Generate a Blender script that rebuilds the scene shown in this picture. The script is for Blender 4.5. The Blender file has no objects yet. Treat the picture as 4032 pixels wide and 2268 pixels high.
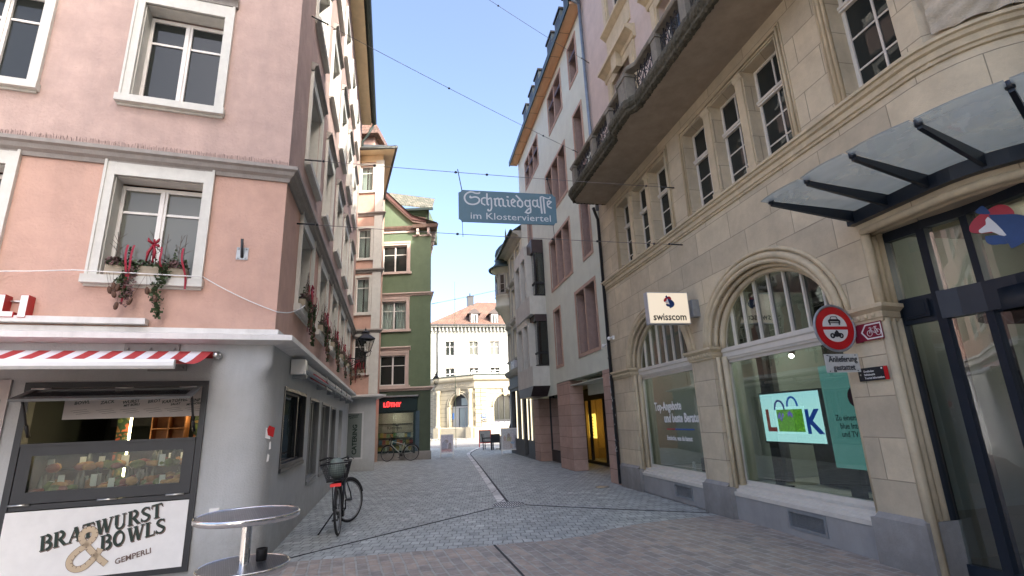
import bpy, bmesh, math, random
from mathutils import Matrix, Vector
from mathutils.geometry import tessellate_polygon
random.seed(7)
R=math.radians; PI=math.pi
S=bpy.context.scene
# ---------------------------------------------------------------- camera
cd=bpy.data.cameras.new("camera"); cam=bpy.data.objects.new("camera",cd); S.collection.objects.link(cam)
S.camera=cam
cd.sensor_width=36.0; cd.lens=36.0*1973.0/4032.0; cd.clip_start=.05; cd.clip_end=600
_p,_r=R(14.757),R(2.218)
_f=Vector((0,math.cos(_p),math.sin(_p))); _u=Vector((0,-math.sin(_p),math.cos(_p))); _x=Vector((1,0,0))
_X=math.cos(_r)*_x-math.sin(_r)*_u*1.0; _Y=math.sin(_r)*_x+math.cos(_r)*_u
cam.matrix_world=Matrix(((_X.x,_Y.x,-_f.x,0),(_X.y,_Y.y,-_f.y,0),(_X.z,_Y.z,-_f.z,1.6),(0,0,0,1)))
# ---------------------------------------------------------------- light
SUN_EL=R(34); SUN_AZ=R(135)      # azimuth clockwise from +Y (where the sun stands)
w=bpy.data.worlds.new("World"); S.world=w; w.use_nodes=True
nt=w.node_tree; nt.nodes.clear()
sk=nt.nodes.new("ShaderNodeTexSky"); sk.sky_type='NISHITA'; sk.sun_disc=False
sk.sun_elevation=SUN_EL; sk.sun_rotation=SUN_AZ; sk.altitude=700; sk.air_density=0.65; sk.dust_density=8.0; sk.ozone_density=1.1
bg=nt.nodes.new("ShaderNodeBackground"); bg.inputs[1].default_value=.15
ou=nt.nodes.new("ShaderNodeOutputWorld"); nt.links.new(sk.outputs[0],bg.inputs[0]); nt.links.new(bg.outputs[0],ou.inputs[0])
sl=bpy.data.lights.new("sun",'SUN'); sl.energy=2.0; sl.angle=R(.55); sl.color=(1,.95,.86)
so=bpy.data.objects.new("sun",sl); S.collection.objects.link(so)
_d=Vector((math.sin(SUN_AZ)*math.cos(SUN_EL),math.cos(SUN_AZ)*math.cos(SUN_EL),math.sin(SUN_EL)))
so.rotation_euler=(-_d).to_track_quat('-Z','Y').to_euler()
S.view_settings.view_transform='Standard'; S.view_settings.look='None'; S.view_settings.exposure=2.3; S.view_settings.gamma=1
S.render.engine='CYCLES'; S.cycles.max_bounces=10; S.cycles.diffuse_bounces=6; S.cycles.transparent_max_bounces=16
S.cycles.glossy_bounces=5; S.cycles.transmission_bounces=8; S.cycles.caustics_reflective=False; S.cycles.caustics_refractive=False
S.render.resolution_x=1024; S.render.resolution_y=576
# ---------------------------------------------------------------- materials
MATS={}
def mat(name,col,rough=.8,var=.12,scale=6,bump=.15,bscale=60,metal=0,spec=.4,stain=0,stcol=(.1,.09,.08),coat=0,emit=None,es=1,grime=0):
    if name in MATS: return MATS[name]
    m=bpy.data.materials.new(name); m.use_nodes=True; n=m.node_tree.nodes; l=m.node_tree.links
    b=n["Principled BSDF"]; b.inputs["Roughness"].default_value=rough; b.inputs["Metallic"].default_value=metal
    b.inputs["Specular IOR Level"].default_value=spec
    if coat: b.inputs["Coat Weight"].default_value=coat
    tc=n.new("ShaderNodeTexCoord")
    c=None
    if var>0:
        no=n.new("ShaderNodeTexNoise"); no.inputs["Scale"].default_value=scale; no.inputs["Detail"].default_value=8; no.inputs["Roughness"].default_value=.65
        l.new(tc.outputs["Object"],no.inputs["Vector"])
        mr=n.new("ShaderNodeMapRange"); mr.inputs[1].default_value=.3; mr.inputs[2].default_value=.7; mr.inputs[3].default_value=1-var; mr.inputs[4].default_value=1+var
        l.new(no.outputs["Fac"],mr.inputs[0])
        mx=n.new("ShaderNodeVectorMath"); mx.operation='SCALE'; mx.inputs[0].default_value=col[:3]
        l.new(mr.outputs[0],mx.inputs["Scale"]); c=mx.outputs[0]
    if stain>0:
        mp=n.new("ShaderNodeMapping"); mp.inputs["Scale"].default_value=(2.2,2.2,.35); l.new(tc.outputs["Object"],mp.inputs[0])
        n2=n.new("ShaderNodeTexNoise"); n2.inputs["Scale"].default_value=1.6; n2.inputs["Detail"].default_value=9; n2.inputs["Roughness"].default_value=.7
        l.new(mp.outputs[0],n2.inputs["Vector"])
        m2=n.new("ShaderNodeMapRange"); m2.inputs[1].default_value=.48; m2.inputs[2].default_value=.78; m2.inputs[3].default_value=0; m2.inputs[4].default_value=stain
        l.new(n2.outputs["Fac"],m2.inputs[0])
        mi=n.new("ShaderNodeMix"); mi.data_type='RGBA'; l.new(m2.outputs[0],mi.inputs[0])
        if c: l.new(c,mi.inputs[6])
        else: mi.inputs[6].default_value=(*col[:3],1)
        mi.inputs[7].default_value=(*stcol,1); c=mi.outputs[2]
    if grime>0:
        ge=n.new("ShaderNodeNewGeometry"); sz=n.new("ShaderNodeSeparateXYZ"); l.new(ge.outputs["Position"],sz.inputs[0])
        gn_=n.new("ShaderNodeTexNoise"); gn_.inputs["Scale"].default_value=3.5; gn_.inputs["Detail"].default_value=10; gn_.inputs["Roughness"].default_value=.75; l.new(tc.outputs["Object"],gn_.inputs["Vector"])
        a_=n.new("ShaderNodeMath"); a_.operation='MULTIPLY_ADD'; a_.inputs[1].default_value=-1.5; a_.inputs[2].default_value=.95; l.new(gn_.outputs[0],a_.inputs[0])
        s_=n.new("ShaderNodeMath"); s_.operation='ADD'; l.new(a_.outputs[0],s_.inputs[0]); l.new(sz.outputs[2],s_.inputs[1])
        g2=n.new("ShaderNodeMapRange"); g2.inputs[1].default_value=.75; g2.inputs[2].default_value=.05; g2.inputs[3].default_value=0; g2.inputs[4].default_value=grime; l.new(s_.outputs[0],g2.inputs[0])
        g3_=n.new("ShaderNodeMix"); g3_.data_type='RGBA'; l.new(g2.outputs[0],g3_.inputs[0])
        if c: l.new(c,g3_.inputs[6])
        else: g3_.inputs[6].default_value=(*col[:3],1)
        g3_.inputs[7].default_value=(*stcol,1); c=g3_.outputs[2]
    if c: l.new(c,b.inputs["Base Color"])
    else: b.inputs["Base Color"].default_value=(*col[:3],1)
    if bump>0:
        n3=n.new("ShaderNodeTexNoise"); n3.inputs["Scale"].default_value=bscale; n3.inputs["Detail"].default_value=5
        l.new(tc.outputs["Object"],n3.inputs["Vector"])
        bp=n.new("ShaderNodeBump"); bp.inputs["Strength"].default_value=bump; bp.inputs["Distance"].default_value=.01
        l.new(n3.outputs["Fac"],bp.inputs["Height"]); l.new(bp.outputs[0],b.inputs["Normal"])
    if emit:
        b.inputs["Emission Color"].default_value=(*emit,1); b.inputs["Emission Strength"].default_value=es
    MATS[name]=m; return m
def brickmat(name,c1,c2,mort,bw,bh,ms=.006,axes='xz',rot=0,rough=.8,var=.15,vscale=5,bump=.4,stain=0,stcol=(.1,.09,.07),offset=.5,distort=.0,spec=.3,msm=.3,bias=0.,noiseb=.15,nbs=50):
    if name in MATS: return MATS[name]
    m=bpy.data.materials.new(name); m.use_nodes=True; n=m.node_tree.nodes; l=m.node_tree.links
    b=n["Principled BSDF"]; b.inputs["Roughness"].default_value=rough; b.inputs["Specular IOR Level"].default_value=spec
    tc=n.new("ShaderNodeTexCoord"); src=tc.outputs["Object"]
    if axes=='xz':
        sp=n.new("ShaderNodeSeparateXYZ"); l.new(src,sp.inputs[0]); cb=n.new("ShaderNodeCombineXYZ"); 
        ad=n.new("ShaderNodeMath"); ad.operation='MULTIPLY_ADD'; ad.inputs[1].default_value=.7; l.new(sp.outputs[1],ad.inputs[0]); l.new(sp.outputs[0],ad.inputs[2])
        l.new(ad.outputs[0],cb.inputs[0]); l.new(sp.outputs[2],cb.inputs[1]); v=cb.outputs[0]
    else:
        mp=n.new("ShaderNodeMapping"); mp.inputs["Rotation"].default_value=(0,0,rot); l.new(src,mp.inputs[0]); v=mp.outputs[0]
    if distort>0:
        dn=n.new("ShaderNodeTexNoise"); dn.inputs["Scale"].default_value=1.1/max(bw,.05)*.45; dn.inputs["Detail"].default_value=2; l.new(src,dn.inputs["Vector"])
        sb=n.new("ShaderNodeVectorMath"); sb.operation='SUBTRACT'; sb.inputs[1].default_value=(.5,.5,.5); l.new(dn.outputs["Color"],sb.inputs[0])
        ma=n.new("ShaderNodeVectorMath"); ma.operation='MULTIPLY_ADD'; ma.inputs[1].default_value=(distort,)*3
        l.new(sb.outputs[0],ma.inputs[0]); l.new(v,ma.inputs[2]); v=ma.outputs[0]
    br=n.new("ShaderNodeTexBrick"); br.inputs["Scale"].default_value=1; br.inputs["Brick Width"].default_value=bw; br.inputs["Row Height"].default_value=bh
    br.inputs["Mortar Size"].default_value=ms; br.inputs["Mortar Smooth"].default_value=msm; br.inputs["Bias"].default_value=bias; br.offset=offset
    br.inputs["Color1"].default_value=(*c1,1); br.inputs["Color2"].default_value=(*c2,1); br.inputs["Mortar"].default_value=(*mort,1)
    l.new(v,br.inputs["Vector"]); c=br.outputs["Color"]
    no=n.new("ShaderNodeTexNoise"); no.inputs["Scale"].default_value=vscale; no.inputs["Detail"].default_value=9; no.inputs["Roughness"].default_value=.7; l.new(src,no.inputs["Vector"])
    mr=n.new("ShaderNodeMapRange"); mr.inputs[1].default_value=.3; mr.inputs[2].default_value=.7; mr.inputs[3].default_value=1-var; mr.inputs[4].default_value=1+var; l.new(no.outputs["Fac"],mr.inputs[0])
    mx=n.new("ShaderNodeVectorMath"); mx.operation='SCALE'; l.new(c,mx.inputs[0]); l.new(mr.outputs[0],mx.inputs["Scale"]); c=mx.outputs[0]
    if stain>0:
        n2=n.new("ShaderNodeTexNoise"); n2.inputs["Scale"].default_value=.9; n2.inputs["Detail"].default_value=10; n2.inputs["Roughness"].default_value=.75; l.new(src,n2.inputs["Vector"])
        m2=n.new("ShaderNodeMapRange"); m2.inputs[1].default_value=.46; m2.inputs[2].default_value=.75; m2.inputs[3].default_value=0; m2.inputs[4].default_value=stain; l.new(n2.outputs["Fac"],m2.inputs[0])
        mi=n.new("ShaderNodeMix"); mi.data_type='RGBA'; l.new(m2.outputs[0],mi.inputs[0]); l.new(c,mi.inputs[6]); mi.inputs[7].default_value=(*stcol,1); c=mi.outputs[2]
    l.new(c,b.inputs["Base Color"])
    iv=n.new("ShaderNodeMath"); iv.operation='MULTIPLY'; iv.inputs[1].default_value=-1; l.new(br.outputs["Fac"],iv.inputs[0])
    n3=n.new("ShaderNodeTexNoise"); n3.inputs["Scale"].default_value=nbs; n3.inputs["Detail"].default_value=5; l.new(src,n3.inputs["Vector"])
    ad=n.new("ShaderNodeMath"); ad.operation='MULTIPLY_ADD'; ad.inputs[1].default_value=noiseb; l.new(n3.outputs["Fac"],ad.inputs[0]); l.new(iv.outputs[0],ad.inputs[2])
    bp=n.new("ShaderNodeBump"); bp.inputs["Strength"].default_value=bump; bp.inputs["Distance"].default_value=.012
    l.new(ad.outputs[0],bp.inputs["Height"]); l.new(bp.outputs[0],b.inputs["Normal"])
    MATS[name]=m; return m
def thin(n,l,f):
    ge=n.new("ShaderNodeNewGeometry"); mr=n.new("ShaderNodeMapRange"); mr.inputs[3].default_value=1.52; mr.inputs[4].default_value=1/1.52; l.new(ge.outputs["Backfacing"],mr.inputs[0]); l.new(mr.outputs[0],f.inputs[0])
def glassmat(name,tint=(.8,.86,.84),rough=.0,refl=1.0,wave=.02,opaque=None):
    """thin pane: see-through + fresnel reflection (opaque: dark backing instead of see-through)"""
    if name in MATS: return MATS[name]
    m=bpy.data.materials.new(name); m.use_nodes=True; n=m.node_tree.nodes; l=m.node_tree.links; n.clear()
    o=n.new("ShaderNodeOutputMaterial"); mi=n.new("ShaderNodeMixShader"); g=n.new("ShaderNodeBsdfGlossy"); g.inputs["Roughness"].default_value=rough
    g.inputs["Color"].default_value=(.95,.97,1,1)
    if opaque:
        t=n.new("ShaderNodeBsdfDiffuse"); t.inputs[0].default_value=(*opaque,1)
    else:
        t=n.new("ShaderNodeBsdfTransparent"); t.inputs[0].default_value=(*tint,1)
    f=n.new("ShaderNodeFresnel"); thin(n,l,f)
    mu=n.new("ShaderNodeMath"); mu.operation='MULTIPLY'; mu.inputs[1].default_value=refl*1.7; mu.use_clamp=True; l.new(f.outputs[0],mu.inputs[0])
    if wave>0:
        tc=n.new("ShaderNodeTexCoord"); no=n.new("ShaderNodeTexNoise"); no.inputs["Scale"].default_value=3; no.inputs["Detail"].default_value=1; l.new(tc.outputs["Object"],no.inputs["Vector"])
        bp=n.new("ShaderNodeBump"); bp.inputs["Strength"].default_value=wave*5; bp.inputs["Distance"].default_value=.02; l.new(no.outputs["Fac"],bp.inputs["Height"]); l.new(bp.outputs[0],g.inputs["Normal"])
    l.new(mu.outputs[0],mi.inputs[0]); l.new(t.outputs[0],mi.inputs[1]); l.new(g.outputs[0],mi.inputs[2]); l.new(mi.outputs[0],o.inputs[0])
    MATS[name]=m; return m
def emimat(name,col,s=1):
    if name in MATS: return MATS[name]
    m=bpy.data.materials.new(name); m.use_nodes=True; b=m.node_tree.nodes["Principled BSDF"]
    b.inputs["Base Color"].default_value=(*col,1); b.inputs["Emission Color"].default_value=(*col,1); b.inputs["Emission Strength"].default_value=s
    MATS[name]=m; return m
# ---------------------------------------------------------------- mesh builder
def frame(ox,oy,adeg,oz=0): return Matrix.Translation((ox,oy,oz))@Matrix.Rotation(R(adeg),4,'Z')
class MB:
    def __init__(s,M=None): s.v=[]; s.f=[]; s.m=[]; s.M=M or Matrix.Identity(4); s.cm=0; s.sm=[]; s.smooth=False
    def cut(s):
        s.cuts=getattr(s,'cuts',[])+[(len(s.v),len(s.f))]
    def add(s,vs,fs,M=None):
        o=len(s.v); T=s.M@M if M else s.M
        s.v+=[T@Vector(p) for p in vs]
        for f in fs: s.f.append([i+o for i in f]); s.m.append(s.cm); s.sm.append(s.smooth)
        return s
    def box(s,x0,x1,y0,y1,z0,z1,M=None):
        v=[(x,y,z) for z in(z0,z1) for y in(y0,y1) for x in(x0,x1)]
        return s.add(v,[(0,2,3,1),(4,5,7,6),(0,1,5,4),(2,6,7,3),(0,4,6,2),(1,3,7,5)],M)
    def prism(s,pts,y0,y1,M=None,holes=()):
        """polygon in x,z extruded y0..y1 (holes allowed)"""
        loops=[list(pts)]+[list(h) for h in holes]
        tri=tessellate_polygon([[Vector((p[0],p[1],0)) for p in L] for L in loops])
        flat=[p for L in loops for p in L]; n=len(flat)
        v=[(p[0],y0,p[1]) for p in flat]+[(p[0],y1,p[1]) for p in flat]
        f=[t for t in tri]
        if y1!=y0:
            f+=[tuple(i+n for i in reversed(t)) for t in tri]; o=0
            for L in loops:
                k=len(L)
                for i in range(k): a=o+i; b=o+(i+1)%k; f.append((a,b,b+n,a+n))
                o+=k
        else: v=v[:n]
        return s.add(v,f,M)
    def wall(s,pts,y,holes=(),depth=.25,M=None):
        """front sheet at y with holes whose reveals go inward"""
        s.prism(pts,y,y,M,holes)
        for h in holes:
            k=len(h); v=[(p[0],y,p[1]) for p in h]+[(p[0],y+depth,p[1]) for p in h]
            s.add(v,[(i,(i+1)%k,(i+1)%k+k,i+k) for i in range(k)],M)
        return s
    def tube(s,pts,r,n=6,closed=False,M=None,caps=True):
        P=[Vector(p) for p in pts]; k=len(P); rr=r if isinstance(r,(list,tuple)) else [r]*k
        vs=[];up=None
        for i,p in enumerate(P):
            if closed: t=(P[(i+1)%k]-P[i-1])
            else: t=(P[min(i+1,k-1)]-P[max(i-1,0)])
            if t.length<1e-9: t=Vector((0,0,1))
            t.normalize()
            if up is None: up=t.orthogonal().normalized()
            else:
                up=up-t*up.dot(t)
                up=up.normalized() if up.length>1e-6 else t.orthogonal().normalized()
            b=t.cross(up)
            for j in range(n):
                a=2*PI*j/n; vs.append(p+(up*math.cos(a)+b*math.sin(a))*rr[i])
        fs=[]
        for i in range(k if closed else k-1):
            i2=(i+1)%k
            for j in range(n): fs.append((i*n+j,i*n+(j+1)%n,i2*n+(j+1)%n,i2*n+j))
        if not closed and caps: fs.append(tuple(range(n))[::-1]); fs.append(tuple((k-1)*n+j for j in range(n)))
        sm=s.smooth; s.smooth=n>4; s.add(vs,fs,M); s.smooth=sm; return s
    def lathe(s,prof,c=(0,0,0),n=16,M=None,arc=2*PI,a0=0):
        full=abs(arc-2*PI)<1e-6; k=n if full else n+1; vs=[]
        for r,z in prof:
            for j in range(k): a=a0+arc*j/n; vs.append((c[0]+r*math.cos(a),c[1]+r*math.sin(a),c[2]+z))
        fs=[]
        for i in range(len(prof)-1):
            for j in range(n):
                j2=(j+1)%k; fs.append((i*k+j,i*k+j2,(i+1)*k+j2,(i+1)*k+j))
        sm=s.smooth; s.smooth=True; s.add(vs,fs,M); s.smooth=sm; return s
    def ball(s,c,rx,ry=None,rz=None,n=8,M=None):
        ry=ry or rx; rz=rz or rx; vs=[];fs=[]; m=max(4,n//2+1)
        for i in range(m+1):
            t=PI*i/m
            for j in range(n): a=2*PI*j/n; vs.append((c[0]+rx*math.sin(t)*math.cos(a),c[1]+ry*math.sin(t)*math.sin(a),c[2]+rz*math.cos(t)))
        for i in range(m):
            for j in range(n): fs.append((i*n+j,(i+1)*n+j,(i+1)*n+(j+1)%n,i*n+(j+1)%n))
        sm=s.smooth; s.smooth=True; s.add(vs,fs,M); s.smooth=sm; return s
    def mould(s,path,prof,M=None,caps=True,closed=False):
        """profile [(out,z)] swept along plan path [(x,y)]; 'out' is to the RIGHT of the walking direction"""
        P=[Vector(p) for p in path]; k=len(P); vs=[]
        for i in range(k):
            if closed: a=(P[i]-P[i-1]).normalized(); b=(P[(i+1)%k]-P[i]).normalized()
            else:
                a=(P[i]-P[i-1]).normalized() if i>0 else None; b=(P[i+1]-P[i]).normalized() if i<k-1 else None
                a=a or b; b=b or a
            na=Vector((a.y,-a.x)); nb=Vector((b.y,-b.x)); m=(na+nb)
            m=m.normalized() if m.length>1e-6 else na
            c=max(.3,m.dot(na)); m=m/c
            for o,z in prof: vs.append((P[i].x+m.x*o,P[i].y+m.y*o,z))
        n=len(prof); fs=[]
        for i in range(k if closed else k-1):
            i2=(i+1)%k
            for j in range(n-1): fs.append((i*n+j,i*n+j+1,i2*n+j+1,i2*n+j))
        if caps and not closed: fs.append(tuple(range(n))); fs.append(tuple((k-1)*n+j for j in range(n))[::-1])
        return s.add(vs,fs,M)
    def ring(s,pts,w,d0,d1,M=None):
        """flat band of width w outside a closed x,z outline, y d0..d1"""
        P=[Vector(p) for p in pts]; k=len(P); o=[]
        ar=sum(P[i].x*P[(i+1)%k].y-P[(i+1)%k].x*P[i].y for i in range(k)); sg=1 if ar>0 else -1
        for i in range(k):
            a=(P[i]-P[i-1]).normalized(); b=(P[(i+1)%k]-P[i]).normalized()
            na=Vector((a.y,-a.x))*sg; nb=Vector((b.y,-b.x))*sg; m=(na+nb).normalized(); m=m/max(.35,m.dot(na)); o.append(P[i]+m*w)
        vs=[];fs=[]
        for y in(d0,d1):
            vs+=[(p.x,y,p.y) for p in P]; vs+=[(p.x,y,p.y) for p in o]
        for i in range(k):
            j=(i+1)%k
            fs+=[(i,j,k+j,k+i),(2*k+i,3*k+i,3*k+j,2*k+j),(k+i,k+j,3*k+j,3*k+i),(i,2*k+i,2*k+j,j)]
        return s.add(vs,fs,M)
_tx={}
def text(mb,st,M,size=.1,ext=.002,bold=0,shear=0,align='CENTER',sx=1.0,spacing=1.0):
    """text drawn in the x,z plane facing -y at M"""
    c=bpy.data.curves.new("t",'FONT'); c.body=st; c.size=size; c.extrude=ext; c.offset=bold; c.shear=shear; c.align_x=align; c.resolution_u=2; c.space_character=spacing
    o=bpy.data.objects.new("t",c); S.collection.objects.link(o); bpy.context.view_layer.update()
    me=o.evaluated_get(bpy.context.evaluated_depsgraph_get()).to_mesh()
    T=M@Matrix.Rotation(PI/2,4,'X')@Matrix.Scale(sx,4,(1,0,0))
    mb.add([v.co.copy() for v in me.vertices],[tuple(p.vertices) for p in me.polygons],T)
    bpy.data.objects.remove(o); bpy.data.curves.remove(c)
def T(x,y,z): return Matrix.Translation((x,y,z))
def penstrokes(mb,items,y=0,dy=-.00015,M=None):
    """items: (width or (w0,w1), [(x,z)...])"""
    for k,(w_,P_) in enumerate(items):
        Pv=[Vector(p_) for p_ in P_]; vs=[]; n=len(Pv); w0,w1=w_ if isinstance(w_,tuple) else (w_,w_)
        for i,p_ in enumerate(Pv):
            a_=(Pv[i]-Pv[i-1]).normalized() if i else None; b_=(Pv[i+1]-Pv[i]).normalized() if i<n-1 else None; a_=a_ or b_; b_=b_ or a_
            na=Vector((-a_.y,a_.x)); nb=Vector((-b_.y,b_.x)); q=(na+nb); q=q.normalized() if q.length>.1 else na; wd=w0+(w1-w0)*i/(n-1); q=q*(wd/2/max(.5,q.dot(na))); vs+=[(p_.x+q.x,y+dy*k,p_.y+q.y),(p_.x-q.x,y+dy*k,p_.y-q.y)]
        mb.add(vs,[(2*i,2*i+1,2*i+3,2*i+2) for i in range(n-1)],M)
def _arc(cx,cz,rx,rz,a0,a1,n=8): return [(cx+rx*math.cos(R(a0+(a1-a0)*i/n)),cz+rz*math.sin(R(a0+(a1-a0)*i/n))) for i in range(n+1)]
SF=.07
SERIF={'B':(.72,[(.2,[(.16,0),(.16,1)]),(SF,[(0,.03),(.4,.03)]),(SF,[(0,.97),(.4,.97)]),(SF,[(.16,.52),(.4,.52)]),(.17,_arc(.36,.75,.22,.23,90,-90)),(.18,_arc(.38,.27,.26,.25,90,-90))]),
'R':(.78,[(.2,[(.16,0),(.16,1)]),(SF,[(0,.03),(.34,.03)]),(SF,[(0,.97),(.4,.97)]),(SF,[(.16,.48),(.38,.48)]),(.17,_arc(.36,.73,.22,.24,90,-90)),(.2,[(.36,.48),(.66,.04)]),(SF,[(.56,.03),(.82,.03)])]),
'A':(.80,[(.08,[(.10,0),(.44,.98)]),(.22,[(.44,.98),(.68,0)]),(SF,[(.2,.34),(.58,.34)]),(SF,[(-.02,.03),(.24,.03)]),(SF,[(.5,.03),(.84,.03)])]),
'T':(.70,[(.2,[(.34,0),(.34,1)]),(.09,[(0,.955),(.68,.955)]),(.06,[(.02,.96),(.0,.74)]),(.06,[(.66,.96),(.69,.74)]),(SF,[(.16,.03),(.52,.03)])]),
'W':(1.10,[(.2,[(.14,1),(.36,0)]),(.08,[(.38,0),(.56,.95)]),(.2,[(.54,1),(.76,0)]),(.08,[(.78,0),(.98,.97)]),(SF,[(0,.97),(.3,.97)]),(SF,[(.4,.97),(.68,.97)]),(SF,[(.86,.97),(1.12,.97)])]),
'U':(.80,[(.2,[(.15,1),(.15,.3)]),(.14,_arc(.38,.3,.23,.28,180,360)),(.08,[(.61,.3),(.61,1)]),(SF,[(0,.97),(.32,.97)]),(SF,[(.48,.97),(.76,.97)])]),
'S':(.62,[((.08,.17),_arc(.30,.74,.22,.22,30,200)),(.19,[(.10,.66),(.48,.36)]),((.17,.08),_arc(.28,.27,.24,.24,40,-160)),(.06,[(.5,.98),(.51,.74)]),(.06,[(.04,.02),(.03,.28)])]),
'O':(.80,[(.19,_arc(.37,.5,.29,.46,60,300,12)),(.12,_arc(.37,.5,.29,.46,-60,60,8))]),
'L':(.64,[(.2,[(.16,0),(.16,1)]),(SF,[(0,.97),(.34,.97)]),(.08,[(0,.04),(.58,.04)]),(.06,[(.58,.03),(.6,.3)])])}
def seriftext(mb,st,M,size,sx=1.0,shear=.15,sp=.06):
    x=0; k=0
    for ch in st:
        w_,it=SERIF[ch]; items=[]
        for ww,P_ in it:
            items.append((tuple(q*size for q in ww) if isinstance(ww,tuple) else ww*size,[((x+a*sx+shear*b)*size,b*size) for a,b in P_]))
        penstrokes(mb,items,-.00002*k,-.00003,M); k+=8; x+=(w_+sp)*sx
    return x*size
# ---------------------------------------------------------------- things
ROOT={}
def link(o): S.collection.objects.link(o)
def thing(name,label,cat,loc=(0,0,0),rz=0,group=None):
    o=bpy.data.objects.new(name,None); o.empty_display_size=.3; link(o); o.location=loc; o.rotation_euler=(0,0,R(rz))
    o['label']=label; o['category']=cat
    if group: o['group']=group
    ROOT[o]=(Matrix.Translation(loc)@Matrix.Rotation(R(rz),4,'Z')).inverted(); return o
def build(mb,name,mats,parent=None,**k):
    cs=getattr(mb,'cuts',None)
    if not cs: return build1(mb,name,mats,parent,**k)
    cs=sorted(set([(0,0)]+cs+[(len(mb.v),len(mb.f))])); o=None
    for (v0,f0),(v1,f1) in zip(cs,cs[1:]):
        if f1<=f0: continue
        q=MB(); q.v=mb.v[v0:v1]; q.f=[[i-v0 for i in f] for f in mb.f[f0:f1]]; q.m=mb.m[f0:f1]; q.sm=mb.sm[f0:f1]; o=build1(q,name,mats,parent,**k)
    return o
def build1(mb,name,mats,parent=None,label=None,cat=None,group=None,kind=None,loc=None):
    me=bpy.data.meshes.new(name); W=ROOT[parent] if parent else (Matrix.Translation(loc).inverted() if loc else Matrix.Identity(4))
    me.from_pydata([tuple(W@v) for v in mb.v],[],mb.f)
    if not isinstance(mats,(list,tuple)): mats=[mats]
    for m in mats: me.materials.append(m)
    me.polygons.foreach_set("material_index",mb.m); me.polygons.foreach_set("use_smooth",mb.sm)
    bm=bmesh.new(); bm.from_mesh(me); bmesh.ops.recalc_face_normals(bm,faces=bm.faces); bm.to_mesh(me); bm.free(); me.update()
    o=bpy.data.objects.new(name,me); link(o)
    if parent: o.parent=parent; ROOT[o]=W
    elif loc: o.location=loc
    if label: o['label']=label
    if cat: o['category']=cat
    if group: o['group']=group
    if kind: o['kind']=kind
    return o
def struct(mb,name,m): return build(mb,name,m,kind='structure')
def rect(x0,x1,z0,z1): return [(x0,z0),(x1,z0),(x1,z1),(x0,z1)]
def arch(x0,x1,z0,zs,n=14,rise=None):
    """opening with semicircular/elliptic head: springs at zs"""
    c=(x0+x1)/2; r=(x1-x0)/2; h=rise or r
    return [(x0,z0),(x1,z0)]+[(c+r*math.cos(PI*i/n),zs+h*math.sin(PI*i/n)) for i in range(n+1)]
def copytree(o,loc,rz=None,label=None,scale=None):
    c=o.copy(); link(c); c.location=loc
    if rz is not None: c.rotation_euler=(0,0,R(rz))
    if label: c['label']=label
    def rec(a,b):
        for ch in [q for q in bpy.data.objects if q.parent==a]:
            d=ch.copy(); link(d); d.parent=b; rec(ch,d)
    rec(o,c); return c
# ---------------------------------------------------------------- palette
PLpink=mat("plaster_pink",(.53,.345,.275),.9,.11,2.6,1.0,30,stain=.40,stcol=(.38,.27,.225))
PLpink2=mat("plaster_pink_upper",(.475,.35,.305),.9,.14,2.8,1.0,26,stain=.50,stcol=(.34,.265,.235))
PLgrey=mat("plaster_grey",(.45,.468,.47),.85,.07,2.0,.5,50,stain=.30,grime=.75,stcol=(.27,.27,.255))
TRIM=mat("trim_pale_grey",(.60,.60,.55),.7,.07,9,.15,70,stain=.18,stcol=(.38,.37,.34))
TRIMd=mat("trim_stone_grey",(.30,.28,.255),.8,.12,8,.3,60,stain=.35,stcol=(.16,.14,.12))
WHITE=mat("white_paint",(.78,.78,.76),.45,.04,8,.05,40)
WFRAME=mat("window_white",(.72,.70,.66),.5,.05,8,.05,40)
LEDGE=mat("ledge_white_sheet",(.66,.65,.62),.5,.08,7,.08,30,stain=.4,stcol=(.33,.31,.28))
SLATE=mat("dark_grey_metal",(.028,.031,.035),.42,.1,5,.05,50)
SLATEl=mat("mid_grey_metal",(.17,.18,.185),.45,.1,5,.05,50)
BLACK=mat("black_metal",(.018,.018,.02),.5,.15,9,.15,80)
STEEL=mat("brushed_steel",(.62,.62,.60),.28,.1,12,.1,200,metal=1)
CHROME=mat("chrome",(.78,.78,.77),.14,.05,10,.12,25,metal=1)
ZINC=mat("weathered_zinc",(.33,.35,.36),.5,.15,6,.1,50,metal=.6)
GUTTER=mat("gutter_green_copper",(.035,.05,.042),.5,.2,6,.1,50,metal=.3)
SOFFIT=mat("soffit_cream_wood",(.72,.58,.36),.7,.08,4,.1,50)
DARK=mat("dark_interior",(.012,.012,.013),.9,0,1,0)
RED=mat("red_paint",(.45,.018,.02),.4,.06,8,.05,40)
TILE=brickmat("roof_tiles",(.22,.12,.085),(.12,.085,.07),(.03,.025,.02),.22,.16,.012,'xy',0,.85,.3,3,.6,stain=.3,stcol=(.09,.09,.07))
GLASSD=glassmat("glass_dark",opaque=(.022,.026,.024),refl=.42)
GLASSG=glassmat("glass_grey_blind",opaque=(.13,.135,.115),refl=.35)
GLASS=glassmat("glass_clear")
GLASSS=glassmat("glass_shop",tint=(.74,.80,.77),refl=1.3,wave=.004)
CURT=mat("curtain_white",(.70,.70,.68),.9,.06,30,.1,40)
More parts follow.
